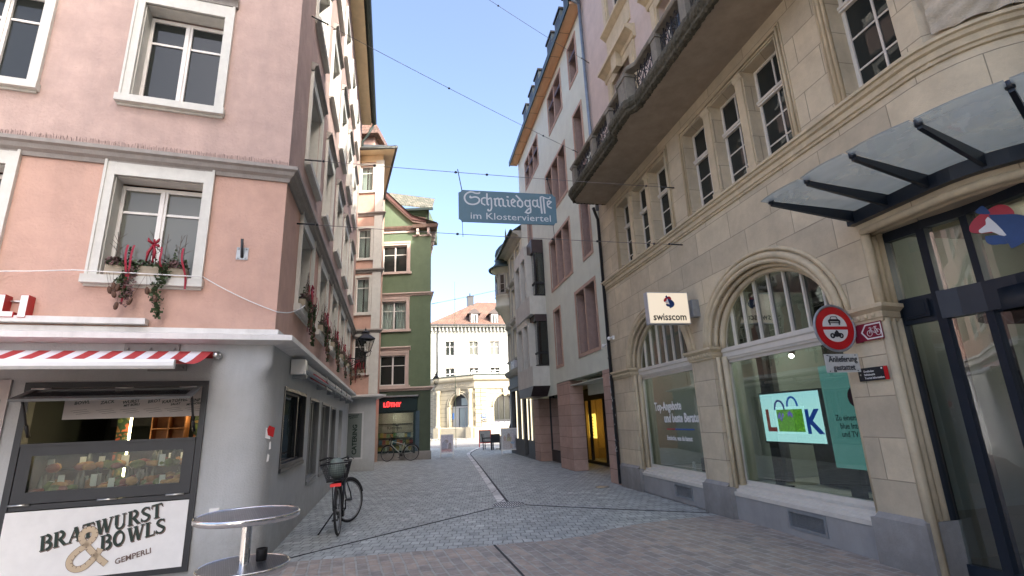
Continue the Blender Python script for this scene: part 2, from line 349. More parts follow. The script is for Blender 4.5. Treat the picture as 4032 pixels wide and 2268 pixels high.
# ---------------------------------------------------------------- ground
GA=R(11.15)
GREYP=brickmat("grey_cobbles",(.43,.455,.43),(.32,.34,.325),(.18,.187,.177),.135,.19,.008,'xy',R(-3),.62,.36,3.5,1.0,stain=.3,stcol=(.21,.205,.195),distort=.075,spec=.35,bias=-.1,noiseb=.35,nbs=25)
BROWNP=brickmat("brown_cobbles",(.40,.325,.265),(.26,.24,.215),(.38,.36,.325),.27,.135,.016,'xy',R(71),.66,.30,5,1.0,stain=.3,stcol=(.24,.21,.185),distort=.05,spec=.35,bias=-.05,noiseb=.35,nbs=25)
PLAZA=brickmat("plaza_setts",(.33,.315,.28),(.26,.25,.23),(.16,.15,.14),.2,.14,.012,'xy',GA,.8,.15,3,.4)
g=MB(); g.box(-160,160,-160,220,-.3,-.012); struct(g,"ground",PLAZA)
g=MB(); g.add([(x,y,0) for x,y in[(-40,-40),(40,-40),(12,10),(7,34.5),(1.5,34.2),(-2.5,34.6),(-9,34.0),(-20,33)]],[(0,1,2,3,4,5,6,7)]); struct(g,"street",GREYP)
bp_=[(-30,1.3),(-3.6,6.69),(-2.9,6.83),(-1.59,7.09),(-.38,7.30),(.5,7.48),(.95,7.68),(1.3,8.0),(1.8,8.3),(2.5,8.55),(3.4,8.82),(9,9),(39,-39),(-39,-39)]
tri=tessellate_polygon([[Vector((x,y,0)) for x,y in bp_]])
g=MB(); g.add([(x,y,.004) for x,y in bp_],[t for t in tri]); struct(g,"brown_paving",BROWNP)
JOINT=mat("tar_joint",(.03,.03,.03),.8,.2,20,.2,60)
def strip(mb,pts,w,z0,z1):
    pr=[(-w/2,z0),(-w/2,z1),(w/2,z1),(w/2,z0)]; mb.mould(pts,pr)
g=MB()
for pts in([(-.5,10.16+.1),(-1.93,8.42),(-2.97,7.05)],[(.1,10.46),(1.5,9.72),(3.1,8.95)],[(-.37,7.32),(0,5.91),(.35,4.3)]):
    strip(g,pts,.028,-.01,.0065)
struct(g,"paving_joint",JOINT)
CHST=brickmat("channel_stone",(.80,.79,.76),(.50,.49,.47),(.12,.12,.12),.3,.5,.012,'xy',R(90)+GA,.7,.2,6,.4)
g=MB(); path=[(-.28,10.85),(-1.40,19.1),(-2.45,26.6),(-2.55,28),(-2.50,31),(-2.2,35)]
strip(g,[(x-.085,y) for x,y in path],.17,-.01,.009); struct(g,"channel_stones",CHST)
g=MB(); strip(g,[(x+.03,y) for x,y in path],.05,-.01,.006); struct(g,"channel_groove",JOINT)
# round iron covers
def cover(name,label,x,y,r,slots=True):
    t=thing(name,label,"drain cover",(x,y,0))
    m=MB(T(x,y,0)); m.lathe([(r*1.0,.002),(r*1.0,.012),(r*.93,.014),(r*.93,.006)],n=28); build(m,"rim",ZINC,t)
    m=MB(T(x,y,0)@Matrix.Rotation(R(12),4,'Z')); m.lathe([(0,.008),(r*.925,.008)],n=28); build(m,"cover_plate",mat("iron_light",(.62,.62,.60),.5,.15,20,.3,60,metal=.2) if slots else STEEL,t)
    if slots:
        m=MB(T(x,y,0)@Matrix.Rotation(R(12),4,'Z'))
        for i in range(-6,7):
            X=i*r*.14; h=math.sqrt(max(0,(r*.9)**2-X*X))
            for a,b in((-h,-h*.36),(-h*.3,h*.3),(h*.36,h)):
                ps=[(X+.012*math.sin(q*PI),a+(b-a)*q,.006) for q in(0,.25,.5,.75,1)]; m.tube(ps,r*.038,4)
        build(m,"slots",BLACK,t)
cover("drain_cover","round slotted iron drain cover in the middle of the cobbled street",-.23,10.56,.33)
cover("manhole_cover","small plain round cover beside the pink sandstone pillar",1.93,12.55,.17,False)
# ---------------------------------------------------------------- generic window
def fr(mb,x0,x1,z0,z1,y,w=.05,d=.05):
    mb.box(x0,x0+w,y,y+d,z0,z1); mb.box(x1-w,x1,y,y+d,z0,z1); mb.box(x0+w,x1-w,y+.001,y+d,z0,z0+w); mb.box(x0+w,x1-w,y+.001,y+d,z1-w,z1)
def casement(par,M,x0,x1,z0,z1,y,mat_=None,pane=None,mull=.09,rail=.72,fw=.055,rails=(),curtain=False,vb=1,name="window"):
    m=MB(M); fr(m,x0,x1,z0,z1,y,fw,.05); c=(x0+x1)/2
    if vb==1 and mull: m.box(c-mull/2,c+mull/2,y-.015,y+.05,z0+fw,z1-fw); m.box(c-.012,c+.012,y-.03,y-.015,z0+fw,z1-fw)
    rs=rails or (rail,) if rail or rails else ()
    for r_ in rs:
        zr=z0+(z1-z0)*r_; m.box(x0+fw,x1-fw,y+.008,y+.042,zr-.016,zr+.016)
    o=build(m,name,mat_ or WFRAME,par)
    m=MB(M); m.box(x0+.02,x1-.02,y+.025,y+.03,z0+.02,z1-.02); build(m,"pane",pane or GLASSD,o)
    if curtain:
        m=MB(M); n=40; vs=[];
        for i in range(n+1):
            t_=i/n; X=x0+.04+(x1-x0-.08)*t_; 
            for Z in(z0+.03,z1-.03): vs.append((X,y+.12+.03*math.sin(t_*55+math.sin(t_*9)*2),Z))
        fs=[(2*i,2*i+2,2*i+3,2*i+1) for i in range(n) if not(.44<i/n<.54)]
        m.add(vs,fs); m.box(x0,x1,y+.2,y+.21,z0,z1); m.m[-6:]=[1]*6; build(m,"curtain",[CURT,DARK],o)
    return o
def pinkwin(par,M,x0,x1,z0,z1,sill=True,hood=True,pane=None,srw=.12,rev=.22,top=.2,reach=.10):
    o=casement(par,M,x0+.0,x1-.0,z0,z1-.04,rev,pane=pane)
    m=MB(M)
    m.box(x0-srw,x0,-.04,.012,z0,z1+top); m.box(x1,x1+srw,-.04,.012,z0,z1+top); m.box(x0,x1,-.039,.012,z1,z1+top)
    m.box(x0-srw,x0-srw+.03,-.055,-.04,z0,z1+top); m.box(x1+srw-.03,x1+srw,-.055,-.04,z0,z1+top)
    m.box(x0,x0+.012,.012,rev,z0,z1); m.box(x1-.012,x1,.012,rev,z0,z1); m.box(x0,x1,.012,rev,z1-.012,z1)
    build(m,"surround",TRIM,o)
    if sill:
        m=MB(M); m.box(x0-srw-.02,x1+srw+.02,-reach,.2,z0-.105,z0-.003); m.box(x0-srw,x1+srw,-.03,.01,z0-.135,z0-.105); build(m,"sill",TRIM,o)
    if hood:
        m=MB(M); zt=z1+top
        m.mould([(x0-srw-.03,0),(x1+srw+.03,0)],[(-.01,zt+.003),(.05,zt+.003),(.06,zt+.05),(.08,zt+.09),(.12,zt+.1),(.12,zt+.14),(-.01,zt+.17)]); build(m,"hood",TRIMd,o)
    return o
# ---------------------------------------------------------------- pink corner building
PC=(-3.14,6.49); FP=frame(PC[0],PC[1],19.17); FS=frame(PC[0],PC[1],103.8)
pk=thing("pink_corner_building","pink plastered corner building with grey ground floor and white framed windows","building",(PC[0],PC[1],0),19.17)
fu=[(-2.02-2.10*i,-1.02-2.10*i) for i in range(4)]; rows=[(3.49,4.84),(5.99,7.53),(8.9,10.4),(11.8,13.3)]
su=[(1.25+2.25*i,2.45+2.25*i) for i in range(5)]
for rr_,nm,mm,z0,z1 in((rows[:1],"plaster_wall",PLpink,2.83,5.10),(rows[1:],"upper_plaster_wall",PLpink2,5.10,14.42)):
    m=MB(FP); m.wall(rect(-9,0,z0,z1),0,[rect(a,b,c,d) for a,b in fu for c,d in rr_],.27); o=build(m,nm,mm,pk)
    m=MB(FS); m.wall(rect(0,13.4,z0,z1),0,[rect(a,b,c,d) for a,b in su for c,d in rr_],.27); o=build(m,nm,mm,pk)
for i,(a,b) in enumerate(fu[:3]):
    for j,(c,d) in enumerate(rows[:3]): pinkwin(pk,FP,a,b,c,d,hood=j>0,pane=GLASSD if j else GLASSG)
for i,(a,b) in enumerate(su):
    for j,(c,d) in enumerate(rows): pinkwin(pk,FS,a,b,c,d,hood=0<j<3,top=.2 if j<3 else .12)
CORN=[(-.01,-.10),(.03,-.10),(.045,-.05),(.09,-.02),(.11,.03),(.15,.05),(.15,.10),(-.01,.14)]
cornpath=[tuple((FP@Vector((-9,0,0))).xy),tuple((FP@Vector((0,0,0))).xy),tuple((FS@Vector((13.3,0,0))).xy)]
m=MB(); m.mould(cornpath,[(o_,5.08+z_) for o_,z_ in CORN]); build(m,"string_course",TRIMd,pk)
# ledge above the ground floor
m=MB(); m.mould([tuple((FP@Vector((-9,0,0))).xy),PC,tuple((FS@Vector((12.75,0,0))).xy)],[(-.02,2.66),(.20,2.69),(.26,2.69),(.26,2.755),(.05,2.80),(.05,2.86),(-.02,2.862)]); build(m,"ledge",LEDGE,pk)
m=MB(FP); m.box(-9,-1.42,-.13,.0,2.885,2.955); build(m,"upper_ledge",LEDGE,pk)
# eaves
m=MB(); m.mould(cornpath,[(-.02,14.40),(.40,14.40),(.40,14.52),(-.02,14.55)]); build(m,"soffit",SOFFIT,pk)
m=MB(); gp_=[(.42+.10*math.cos(a),14.52-.10*math.sin(a)) for a in[PI*i/8 for i in range(9)]]; gp_=[(o_+.1,z_) for o_,z_ in gp_]
m.mould(cornpath,gp_+[(o_*1.0+(.004),z_+.012) for o_,z_ in gp_[::-1]]); 
e=FS@Vector((13.2,-.5,14.4)); e2=FS@Vector((13.35,-.05,13.6)); m.tube([e,(e+e2)/2+Vector((0,0,-.1)),e2,e2-Vector((0,0,1.2))],.05,8)
build(m,"gutter",GUTTER,pk)
m=MB(FS); m.add([(0,-.55,14.6),(13.4,-.55,14.6),(13.4,4,16.2),(0,4,16.2)],[(0,1,2,3)]); m.add([(13.4,-.55,14.6),(13.4,8.5,14.6),(13.4,4,16.2)],[(0,1,2)]); m.M=FP; m.add([(0,-.55,14.6),(-9,-.55,14.6),(-9,4,16.2),(-4,4,16.2)],[(0,1,2,3)]); build(m,"roof",TILE,pk)
# unseen far walls close the volume
m=MB(FS); m.box(13.38,13.4,0,8,0,14.5); m.box(.2,13.4,8,8.1,0,14.5); m.box(.3,13.3,.75,.8,2.9,14.3); m.M=FP; m.box(-9,-.9,.5,.55,2.9,14.3); m.box(-9.1,-9,0,8,0,14.5); build(m,"inner_wall",DARK,pk)
# ground floor: rounded corner
def gpt(M,x,y=0): v=M@Vector((x,y,0)); return (v.x,v.y)
rc=.42; a_=gpt(FP,-rc); b_=gpt(FS,rc); cc=[]
for i in range(9):
    t_=i/8; P0=Vector(a_);P1=Vector(PC);P2=Vector(b_); cc.append(tuple((1-t_)**2*P0+2*t_*(1-t_)*P1+t_*t_*P2))
m=MB(); vs=[];fs=[]
zs=[0,.6,1.2,1.8,2.15,2.22,2.32,2.40,2.45,2.67]
for k,z in enumerate(zs):
    s_=0 if z<2.2 else min(1,(z-2.2)/.2)**1.5
    for i,(x,y) in enumerate(cc):
        t_=i/8; q=Vector(a_).lerp(Vector(PC),t_*2) if t_<=.5 else Vector(PC).lerp(Vector(b_),t_*2-1)
        vs.append((x+(q.x-x)*s_,y+(q.y-y)*s_,z))
for k in range(len(zs)-1):
    for i in range(8): fs.append((k*9+i,k*9+i+1,k*9+10+i,k*9+9+i))
m.smooth=True; m.add(vs,fs); m.smooth=False
m.M=FP; m.wall(rect(-9,-rc,0,2.67),0,[rect(-2.49,-.69,.09,2.21)],.12)
gs=[(.92,2.93,1.06,2.20),(3.44,4.74,.64,2.17),(5.2,6.72,.62,2.15),(7.05,8.3,.60,2.12),(9.3,10.5,0,2.10)]
m.M=FS; m.wall(rect(rc,12.85,0,2.67),0,[rect(a,b,c,d) for a,b,c,d in gs],.16)
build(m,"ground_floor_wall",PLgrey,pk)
for k,(a,b,c,d) in enumerate(gs):
    m=MB(FS)
    if k<4:
        fr(m,a,b,c,d,.08,.07,.07); fr(m,a-.0,b+.0,c,d,-.012,.05,.09); m.box(b-.42,b-.34,.07,.16,c+.07,d-.07)
        m.box(a,b,-.03,.16,c-.06,c-.001)
        o=build(m,"shop_window",SLATEl if k else SLATE,pk); m=MB(FS); m.box(a+.03,b-.03,.12,.126,c+.03,d-.03); build(m,"pane",GLASSD if k==0 else GLASSG,o)
    else:
        m.box(a,b,.14,.2,0,2.1); fr(m,a,b,.02,2.1,.1,.09,.05); o=build(m,"door",SLATEl,pk); m=MB(FS); m.box(a+.09,b-.09,.125,.13,.3,2.0); build(m,"pane",GLASSG,o); m=MB(FS); m.tube([(a+.16,.06,.9),(a+.16,.06,1.3)],.014,6); build(m,"handle",STEEL,o)
# printed marks on the first shop window and catering lettering
m=MB(FS@T(1.55,.117,1.62)@Matrix.Rotation(R(8),4,'Y')); text(m,"&",m.M.inverted()@m.M,.34,.001,.008); build(m,"window_lettering",mat("cream_print",(.62,.56,.42),.6,0),pk)
m=MB(); text(m,"CATERING",FS@T(7.55,.117,.75)@Matrix.Rotation(R(-90),4,'Y'),.2,.001,.006,align='LEFT'); build(m,"window_lettering",mat("green_print",(.04,.075,.06),.6,0),pk)

PALE=mat("pale_sett",(.62,.62,.60),.8,.15,10,.3)
g=MB(); rr=random.Random(12)
for x,y,w_ in((-2.15,10.3,.13),(-1.95,9.85,.14),(-2.0,9.35,.14),(-2.55,8.35,.08),(-3.15,9.7,.10),(-1.1,12.2,.12),(-.9,9.1,.09),(.35,12.9,.1),(1.1,11.8,.09),(-1.6,14.3,.14),(-2.8,15.2,.12)):
    P=[(x+w_/2*math.cos(a)*rr.uniform(.8,1.2),y+.045*math.sin(a)*rr.uniform(.8,1.2),.006) for a in[2*PI*i/7 for i in range(7)]]; g.add(P,[tuple(range(7))])
struct(g,"pale_setts",PALE)
# ---------------------------------------------------------------- kiosk hatch (part of the pink building)
X0,X1=-2.49,-.69
m=MB(FP); fr(m,X0,X1,.09,2.21,-.035,.062,.14)
m.box(X0+.062,X1-.062,-.02,.09,.86,.915); 
kf=build(m,"serving_hatch",SLATE,pk,label="dark grey framed serving hatch with open flap")
m=MB(FP); fr(m,X0+.07,X1-.07,.925,1.53,-.03,.115,.06); m.box(X0+.07,X1-.07,-.05,.0,1.515,1.545); build(m,"counter_frame",SLATE,kf)
m=MB(FP); m.box(-2.32,-.83,.0,.006,1.03,1.50); build(m,"pane",glassmat("glass_counter",tint=(.80,.84,.80),refl=.45),kf)
m=MB(FP); m.box(-2.43,-.75,-.045,-.02,.15,.85); build(m,"lower_panel",WHITE,kf)
m=MB(FP)
for x in(-2.33,-1.55,-.90):
    for z in(.918,2.135):
        m.tube([(x-.09,-.045,z),(x+.09,-.045,z)],.012,8); m.cut()
build(m,"hinge",STEEL,kf)
# open flap hinged at the top
th=math.atan2(.13,.42); FL=FP@T(0,-.03,2.14)@Matrix.Rotation(th,4,'X')
m=MB(FL); fr2=[]
m.box(X0+.08,X1-.08,-.46,-.40,-.03,.0); m.box(X0+.08,X1-.08,-.05,0,-.03,0); m.box(X0+.08,X0+.14,-.40,-.05,-.03,0); m.box(X1-.14,X1-.08,-.40,-.05,-.03,0)
build(m,"flap",SLATEl,kf)
m=MB(FL); m.box(X0+.13,X1-.13,-.41,-.04,-.018,-.012); build(m,"flap_pane",glassmat("glass_flap",tint=(.35,.37,.37),refl=1),kf)
m=MB(FP)
for x in(X0+.12,X1-.1): m.tube([(x,-.32,2.04),(x,-.03,1.62)],.014,6); m.tube([(x,-.12,1.74),(x,-.03,1.62)],.02,6); m.cut()
build(m,"gas_strut",BLACK,kf)
# lettering on the panel
GRP=mat("print_dark_green",(.012,.03,.022),.5,0); TAN=mat("print_tan",(.55,.44,.30),.5,0); BRN=mat("print_brown",(.16,.11,.09),.5,0)
PM=FP@T(0,-.047,0)
def serif_text(mb,st,M,size,bold,shear):
    text(mb,st,M,size,.001,bold,shear,sx=1.08)
for dx,dz,mm,e in((.010,-.010,BRN,.0),(0,0,GRP,.0015)):
    m=MB(); L=PM@T(-1.55+dx,-e-.002,.52+dz)@Matrix.Rotation(R(-13),4,'Y')
    seriftext(m,"BRATWURST",L@T(-.53,0,.045),.148,1.0,.14)
    seriftext(m,"BOWLS",L@T(-.02,0,-.125),.148,1.0,.14)
    # serifs: short bars at the stem ends
    build(m,"lettering",mm,kf)
m=MB(); text(m,"GEMPERLI",PM@T(-1.22,-.003,.285)@Matrix.Rotation(R(-14),4,'Y'),.078,.001,.0015,.1); build(m,"lettering",BRN,kf)
# sausage ampersand
amp=[(.30,-.30),(.22,-.24),(.12,-.15),(.02,-.05),(-.05,.03),(-.06,.10),(-.01,.15),(.06,.15),(.10,.10),(.08,.03),(.0,-.05),(-.10,-.12),(-.16,-.20),(-.15,-.28),(-.07,-.33),(.03,-.31),(.11,-.24),(.17,-.16),(.2,-.10)]
A=PM@T(-1.68,-.004,.50)
m=MB(A)
def ribbon2(mb,pts,w,y=0):
    P=[Vector(p) for p in pts]; vs=[]
    for i,p in enumerate(P):
        t_=(P[min(i+1,len(P)-1)]-P[max(i-1,0)]).normalized(); n_=Vector((-t_.y,t_.x))*w/2
        vs+=[(p.x+n_.x,y,p.y+n_.y),(p.x-n_.x,y,p.y-n_.y)]
    mb.add(vs,[(2*i,2*i+1,2*i+3,2*i+2) for i in range(len(P)-1)])
def smooth(pts,n=4):
    out=[]
    for i in range(len(pts)-1):
        p0=Vector(pts[max(i-1,0)]);p1=Vector(pts[i]);p2=Vector(pts[i+1]);p3=Vector(pts[min(i+2,len(pts)-1)])
        for k in range(n):
            t_=k/n; out.append(tuple(.5*((2*p1)+(-p0+p2)*t_+(2*p0-5*p1+4*p2-p3)*t_*t_+(-p0+3*p1-3*p2+p3)*t_**3)))
    out.append(tuple(pts[-1])); return out
amps=smooth([(x*.72,z*.80) for x,z in amp],3)
ribbon2(m,amps,.064,0); build(m,"sausage_sign",BRN,kf)
m=MB(A); ribbon2(m,amps,.056,-.0015); build(m,"sausage_sign",TAN,kf)
m=MB(A)
for i in range(2,len(amps)-2,2):
    p=Vector(amps[i]); t_=(Vector(amps[i+1])-Vector(amps[i-1])).normalized(); n_=Vector((-t_.y,t_.x))
    ribbon2(m,[tuple(p+n_*.028),tuple(p+n_*.012)],.007,-.003)
build(m,"sausage_marks",BRN,kf)
# kiosk interior
KIN=mat("kiosk_dark_green",(.006,.010,.008),.7,.2,4,0)
m=MB(FP)
m.add([(X0,.09,.1),(X1+.3,.09,.1),(X1+.3,2.3,.1),(X0,2.3,.1),(X0,.09,2.25),(X1+.3,.09,2.25),(X1+.3,2.3,2.25),(X0,2.3,2.25)],[(0,1,2,3),(4,5,6,7),(0,3,7,4),(1,2,6,5),(3,2,6,7)])
build(m,"kiosk_room",KIN,pk)
FLOR=brickmat("floral_print",(.05,.10,.03),(.30,.06,.03),(.02,.04,.02),.09,.08,.02,'xz',0,.7,.6,9,0,distort=.3)
m=MB(FP); m.box(-1.15,-.62,1.55,1.56,1.45,2.1); m.cut(); m.box(-1.98,-1.85,1.2,1.21,1.0,2.1); build(m,"floral_wallpaper",FLOR,pk)
m=MB(FP); m.box(-1.81,-1.79,1.1,1.12,.9,2.15); build(m,"strip_light",emimat("warm_led",(1,.82,.45),6),pk)
m=MB(FP); m.box(-2.3,-1.35,1.9,1.91,1.72,2.1); build(m,"chalk_board",BLACK,pk)
WOODS=mat("shelf_wood_warm",(.28,.12,.04),.6,.3,8,0)
m=MB(FP)
for x in(-1.62,-1.42,-1.22): m.box(x,x+.015,1.3,1.5,1.4,2.05)
for z in(1.42,1.66,1.9): m.box(-1.62,-1.2,1.3,1.5,z,z+.015)
m.box(-1.62,-1.2,1.5,1.51,1.4,2.05); build(m,"shelf",WOODS,pk)
WBOARD=mat("menu_board_white",(.50,.46,.44),.6,.04,5,0)
m=MB(FP); m.box(-2.22,-.73,.26,.27,1.80,2.16); mb_=build(m,"menu_panel",WBOARD,pk)
m=MB(); 
for x,a_,b_ in((-2.05,"BOWL",""),(-1.80,"ZACK",""),(-1.56,"WURST","MIT BÜRLI"),(-1.32,"BROT",""),(-1.1,"KARTOFFEL","SALAT"),(-.88,"SENF","MIT HÖRNLI")):
    text(m,a_,FP@T(x,.257,1.975)@Matrix.Rotation(R(-6),4,'Y'),.052,.0005,.001,.2)
    if b_: text(m,b_,FP@T(x+.01,.257,1.94)@Matrix.Rotation(R(-6),4,'Y'),.036,.0005,.001,.2)
    for q in range(3): m.add([(x-.1+.03*q,.2575,1.895-.02*q),(x+.06+.02*q,.2575,1.91-.02*q),(x+.06+.02*q,.2575,1.913-.02*q),(x-.1+.03*q,.2575,1.898-.02*q)],[(0,1,2,3)],FP)
build(m,"lettering",GRP,mb_)
# goods in the glass counter
m=MB(FP); m.box(-2.34,-.8,.1,.7,.98,1.0); m.box(-2.3,-.85,.35,.7,1.22,1.235); build(m,"counter_shelf",SLATE,pk)
rnd=random.Random(3)
CGM=[mat("bread_crust",(.30,.14,.05),.7,.4,20,.1),mat("meat_red",(.20,.04,.03),.5,.3,20,.1),mat("salad_green",(.09,.13,.03),.7,.5,25,.1),mat("paper_white",(.6,.6,.58),.7,.1,8,0),mat("bottle_glass",(.10,.11,.10),.1,.1,8,0),mat("pastry",(.42,.22,.08),.7,.3,20,.1)]
m=MB(FP)
for i in range(230):
    x=rnd.uniform(-2.3,-.86); y=rnd.uniform(.10,.6); z=rnd.choice([1.0,1.0,1.02,1.05,1.235]); m.cm=rnd.choice([0,0,1,1,2,2,3,4,5,5])
    if m.cm in(3,): m.box(x-.03,x+.03,y,y+.01,z,z+.13)
    elif m.cm==4: m.lathe([(0,0),(.028,0),(.03,.12),(.012,.16),(.012,.2)],(x,y,z),8)
    else: m.ball((x,y,z+.03),rnd.uniform(.04,.09),.05,rnd.uniform(.03,.06),7)
build(m,"displayed_food",CGM,pk)
pl_=bpy.data.lights.new("kiosk_lamp",'POINT'); pl_.energy=.9; pl_.color=(1,.75,.45); pl_.shadow_soft_size=.08
po=bpy.data.objects.new("kiosk_lamp",pl_); link(po); po.location=FP@Vector((-1.1,1.3,1.85))
for x_ in(-2.0,-1.5,-1.05):
    q_=bpy.data.lights.new('counter_fill','POINT'); q_.energy=.35; q_.color=(1,.78,.5); q_.shadow_soft_size=.03; qo=bpy.data.objects.new('counter_fill',q_); link(qo); qo.location=FP@Vector((x_,.3,1.44))  # added fill lights that brighten the food behind the counter glass
# ---------------------------------------------------------------- things on the pink front
t=thing("awning","red and white striped awning half rolled out above the serving hatch","awning",FP@Vector((-2.5,0,2.45)),19.17)
m=MB(FP); nst=46; xs=[-6.0+5.32*i/nst for i in range(nst+1)]
for i in range(nst):
    m.cm=i%2; vs=[]
    for q in range(9):
        a=q/8; y=-.07-1.36*a; z=2.565-.27*a-.10*math.sin(PI*a)*.9
        for x in(xs[i],xs[i+1]): vs.append((x,y,z))
    m.smooth=True; m.add(vs,[(2*q,2*q+1,2*q+3,2*q+2) for q in range(8)])
build(m,"fabric",[mat("awning_white",(.72,.72,.74),.85,.03,8,.1,200),mat("awning_red",(.42,.045,.045),.85,.05,8,.1,200)],t)
m=MB(FP); m.tube([(-6,-.07,2.52),(-.66,-.07,2.52)],.042,12); build(m,"roller",mat("awning_roller_red",(.35,.03,.03),.8,.05,8,0),t)
m=MB(FP); m.tube([(-.66,-.07,2.52),(-.60,-.07,2.52)],.05,12); m.tube([(-.60,-.07,2.52),(-.575,-.07,2.52)],.03,12); build(m,"roller_cap",STEEL,t)
m=MB(FP); m.mould([(-6,-1.43),(-.70,-1.43)],[(-.02,2.30),(.03,2.30),(.045,2.27),(.045,2.235),(.02,2.21),(-.02,2.21)]); build(m,"front_bar",WHITE,t)
m=MB(FP); m.tube([(-1.2,-.1,2.42),(-2.6,-.75,2.33),(-4.0,-1.38,2.26)],.03,8); m.box(-2.66,-2.52,-.8,-.7,2.27,2.36); build(m,"folding_arm",WHITE,t)
m=MB(FP); m.box(-1.62,-1.05,-.03,-.005,2.53,2.66); m.box(-1.35,-.95,-.035,-.005,2.33,2.50)
for x,z in((-1.58,2.6),(-1.35,2.6),(-1.1,2.6),(-.99,2.37)): m.tube([(x,-.03,z),(x,-.05,z)],.018,6)
build(m,"mounting_plate",mat("mount_grey",(.24,.24,.235),.6,.1,8,.1),t)
# letter sign
t=thing("letter_sign","white block letters L and I with red sides at the pink wall edge","sign",FP@Vector((-2.7,-.1,2.9)),19.17)
L=[(0,0),(.165,0),(.165,.06),(.06,.06),(.06,.26),(0,.26)]; I=[(0,0),(.072,0),(.072,.26),(0,.26)]
for nm,P_,ox in(("letter_l",L,-2.845),("letter_i",I,-2.645)):
    m=MB(FP@T(ox,0,2.93)@Matrix.Identity(4)); m.prism(P_,-.14,0); o=build(m,nm,RED,t)
    m=MB(FP@T(ox,0,2.93)); q=[(x*.93+.003,z*.96+.005) for x,z in P_]; m.prism(q,-.144,-.139); build(m,"letter_face",WHITE,o)
m=MB(FP); m.box(-3.1,-2.6,-.03,-.01,3.13,3.145); build(m,"rail",STEEL,t)
# menu board on the wall left of the hatch
t=thing("menu_board","pale menu board with price lines on the wall left of the hatch","board",FP@Vector((-2.8,0,1.2)),19.17)
m=MB(FP); m.box(-3.5,-2.62,-.03,-.01,.4,2.24); o=build(m,"board",WBOARD,t)
m=MB(); rr=random.Random(5)
for k in range(12):
    z=2.0-k*.115 if k<9 else 1.9-k*.1; text(m,rr.choice(["Bratwurst 7.50","Bürli 1.20","Cervelat 6.50","Schüblig 7.00","Bowl 14.50"]),FP@T(-2.68,-.032,z),.045,.0004,0,align='RIGHT')
build(m,"lettering",GRP,o)
# bracket, socket, sticker, pipe
t=thing("flag_bracket","grey steel flag bracket with a short dark tube on the pink wall","bracket",FP@Vector((-.47,0,3.88)),19.17)
m=MB(FP); m.box(-.545,-.405,-.012,-.002,3.80,3.97)
for x in(-.52,-.43):
    for z in(3.82,3.95): m.tube([(x,-.01,z),(x,-.022,z)],.012,6)
build(m,"plate",ZINC,t); m=MB(FP); m.tube([(-.475,-.01,3.83),(-.475,-.05,3.90),(-.475,-.11,4.06)],.018,8); build(m,"holder",SLATE,t)
t=MB(FP); t.box(-.535,-.435,-.03,0,.63,.73); t.box(-.525,-.445,-.036,-.03,.64,.72); build(t,"socket_box",WHITE,label="small square white socket cover low on the grey wall behind the table",cat="socket",loc=FP@Vector((-.48,0,.63)))
m=MB(); v=Vector(cc[6]); nrm=Vector((.5,-.86,0))
Ms=frame(cc[6][0]+.01,cc[6][1]-.012,62)
m=MB(Ms); m.prism([(-.01,1.53),(.07,1.50),(.085,1.62),(.0,1.65),(-.03,1.60)],-.004,-.002); o=thing("torn_sticker","torn red sticker remains on the grey rounded corner","sticker",Ms@Vector((0,0,1.5)),62); build(m,"red_scrap",RED,o)
m=MB(Ms)
for P_ in([(-.06,1.50),(.03,1.48),(.02,1.53),(-.02,1.56),(.0,1.60),(-.05,1.63),(-.07,1.57)],[(.02,1.35),(.05,1.36),(.04,1.45),(.02,1.44)],[(.0,1.20),(.03,1.21),(.035,1.28),(.01,1.30)]): m.prism(P_,-.003,-.0015)
build(m,"white_scrap",WHITE,o)
m=MB(FS); m.tube([(2.0,-.01,.42),(2.0,-.06,.42),(2.0,-.07,.36)],.016,6); m.box(1.97,2.03,-.02,0,.38,.46); build(m,"wall_tap",ZINC,label="small grey metal tap low on the side wall",cat="tap",loc=FS@Vector((2,0,.4)))
# closed awning cassette along the side
t=thing("folded_awning","rolled up awning with metal arms under the ledge above the side shop windows","awning",FS@Vector((4,0,2.5)),103.8)
m=MB(FS); m.tube([(1.3,-.14,2.56),(11.6,-.14,2.56)],.055,10); build(m,"cassette",WHITE,t)
m=MB(FS)
for i in range(40):
    x=2.4+i*.05; m.tube([(x,-.17,2.47),(x+.02,-.17,2.47)],.05,8)
build(m,"fabric_roll",MATS["awning_red"],t)
m=MB(FS); m.tube([(1.3,-.20,2.45),(11.6,-.20,2.45)],.03,8); m.tube([(1.9,-.10,2.44),(5.4,-.17,2.40)],.022,6); m.tube([(9.5,-.10,2.44),(6.0,-.17,2.40)],.022,6)
for x in(1.45,4.2,6.0,7.6,9.3,11.3): m.box(x,x+.12,-.2,0,2.36,2.62)
build(m,"arm",ZINC,t)
m=MB(FS); m.box(1.16,1.32,-.22,-.02,2.40,2.62); build(m,"end_cap",WHITE,t)
# bird spikes on the string course
t=MB()
rr=random.Random(2)
SP=FP
for i in range(330):
    x=-4.3+i*.0131*1.0; 
    if x>.02: break
    h=rr.uniform(.07,.10); a=FP@Vector((x,-.06+rr.uniform(-.02,.02),5.19)); b=a+Vector((rr.uniform(-.012,.012),rr.uniform(-.03,.01),h)); t.tube([a,b],.0024,3,caps=False)
build(t,"bird_spikes",mat("spike_steel",(.22,.17,.16),.4,0,1,0,metal=.6),label="row of thin bird spikes on the grey string course of the pink front",cat="bird spikes",loc=FP@Vector((-2,-.06,5.19)))
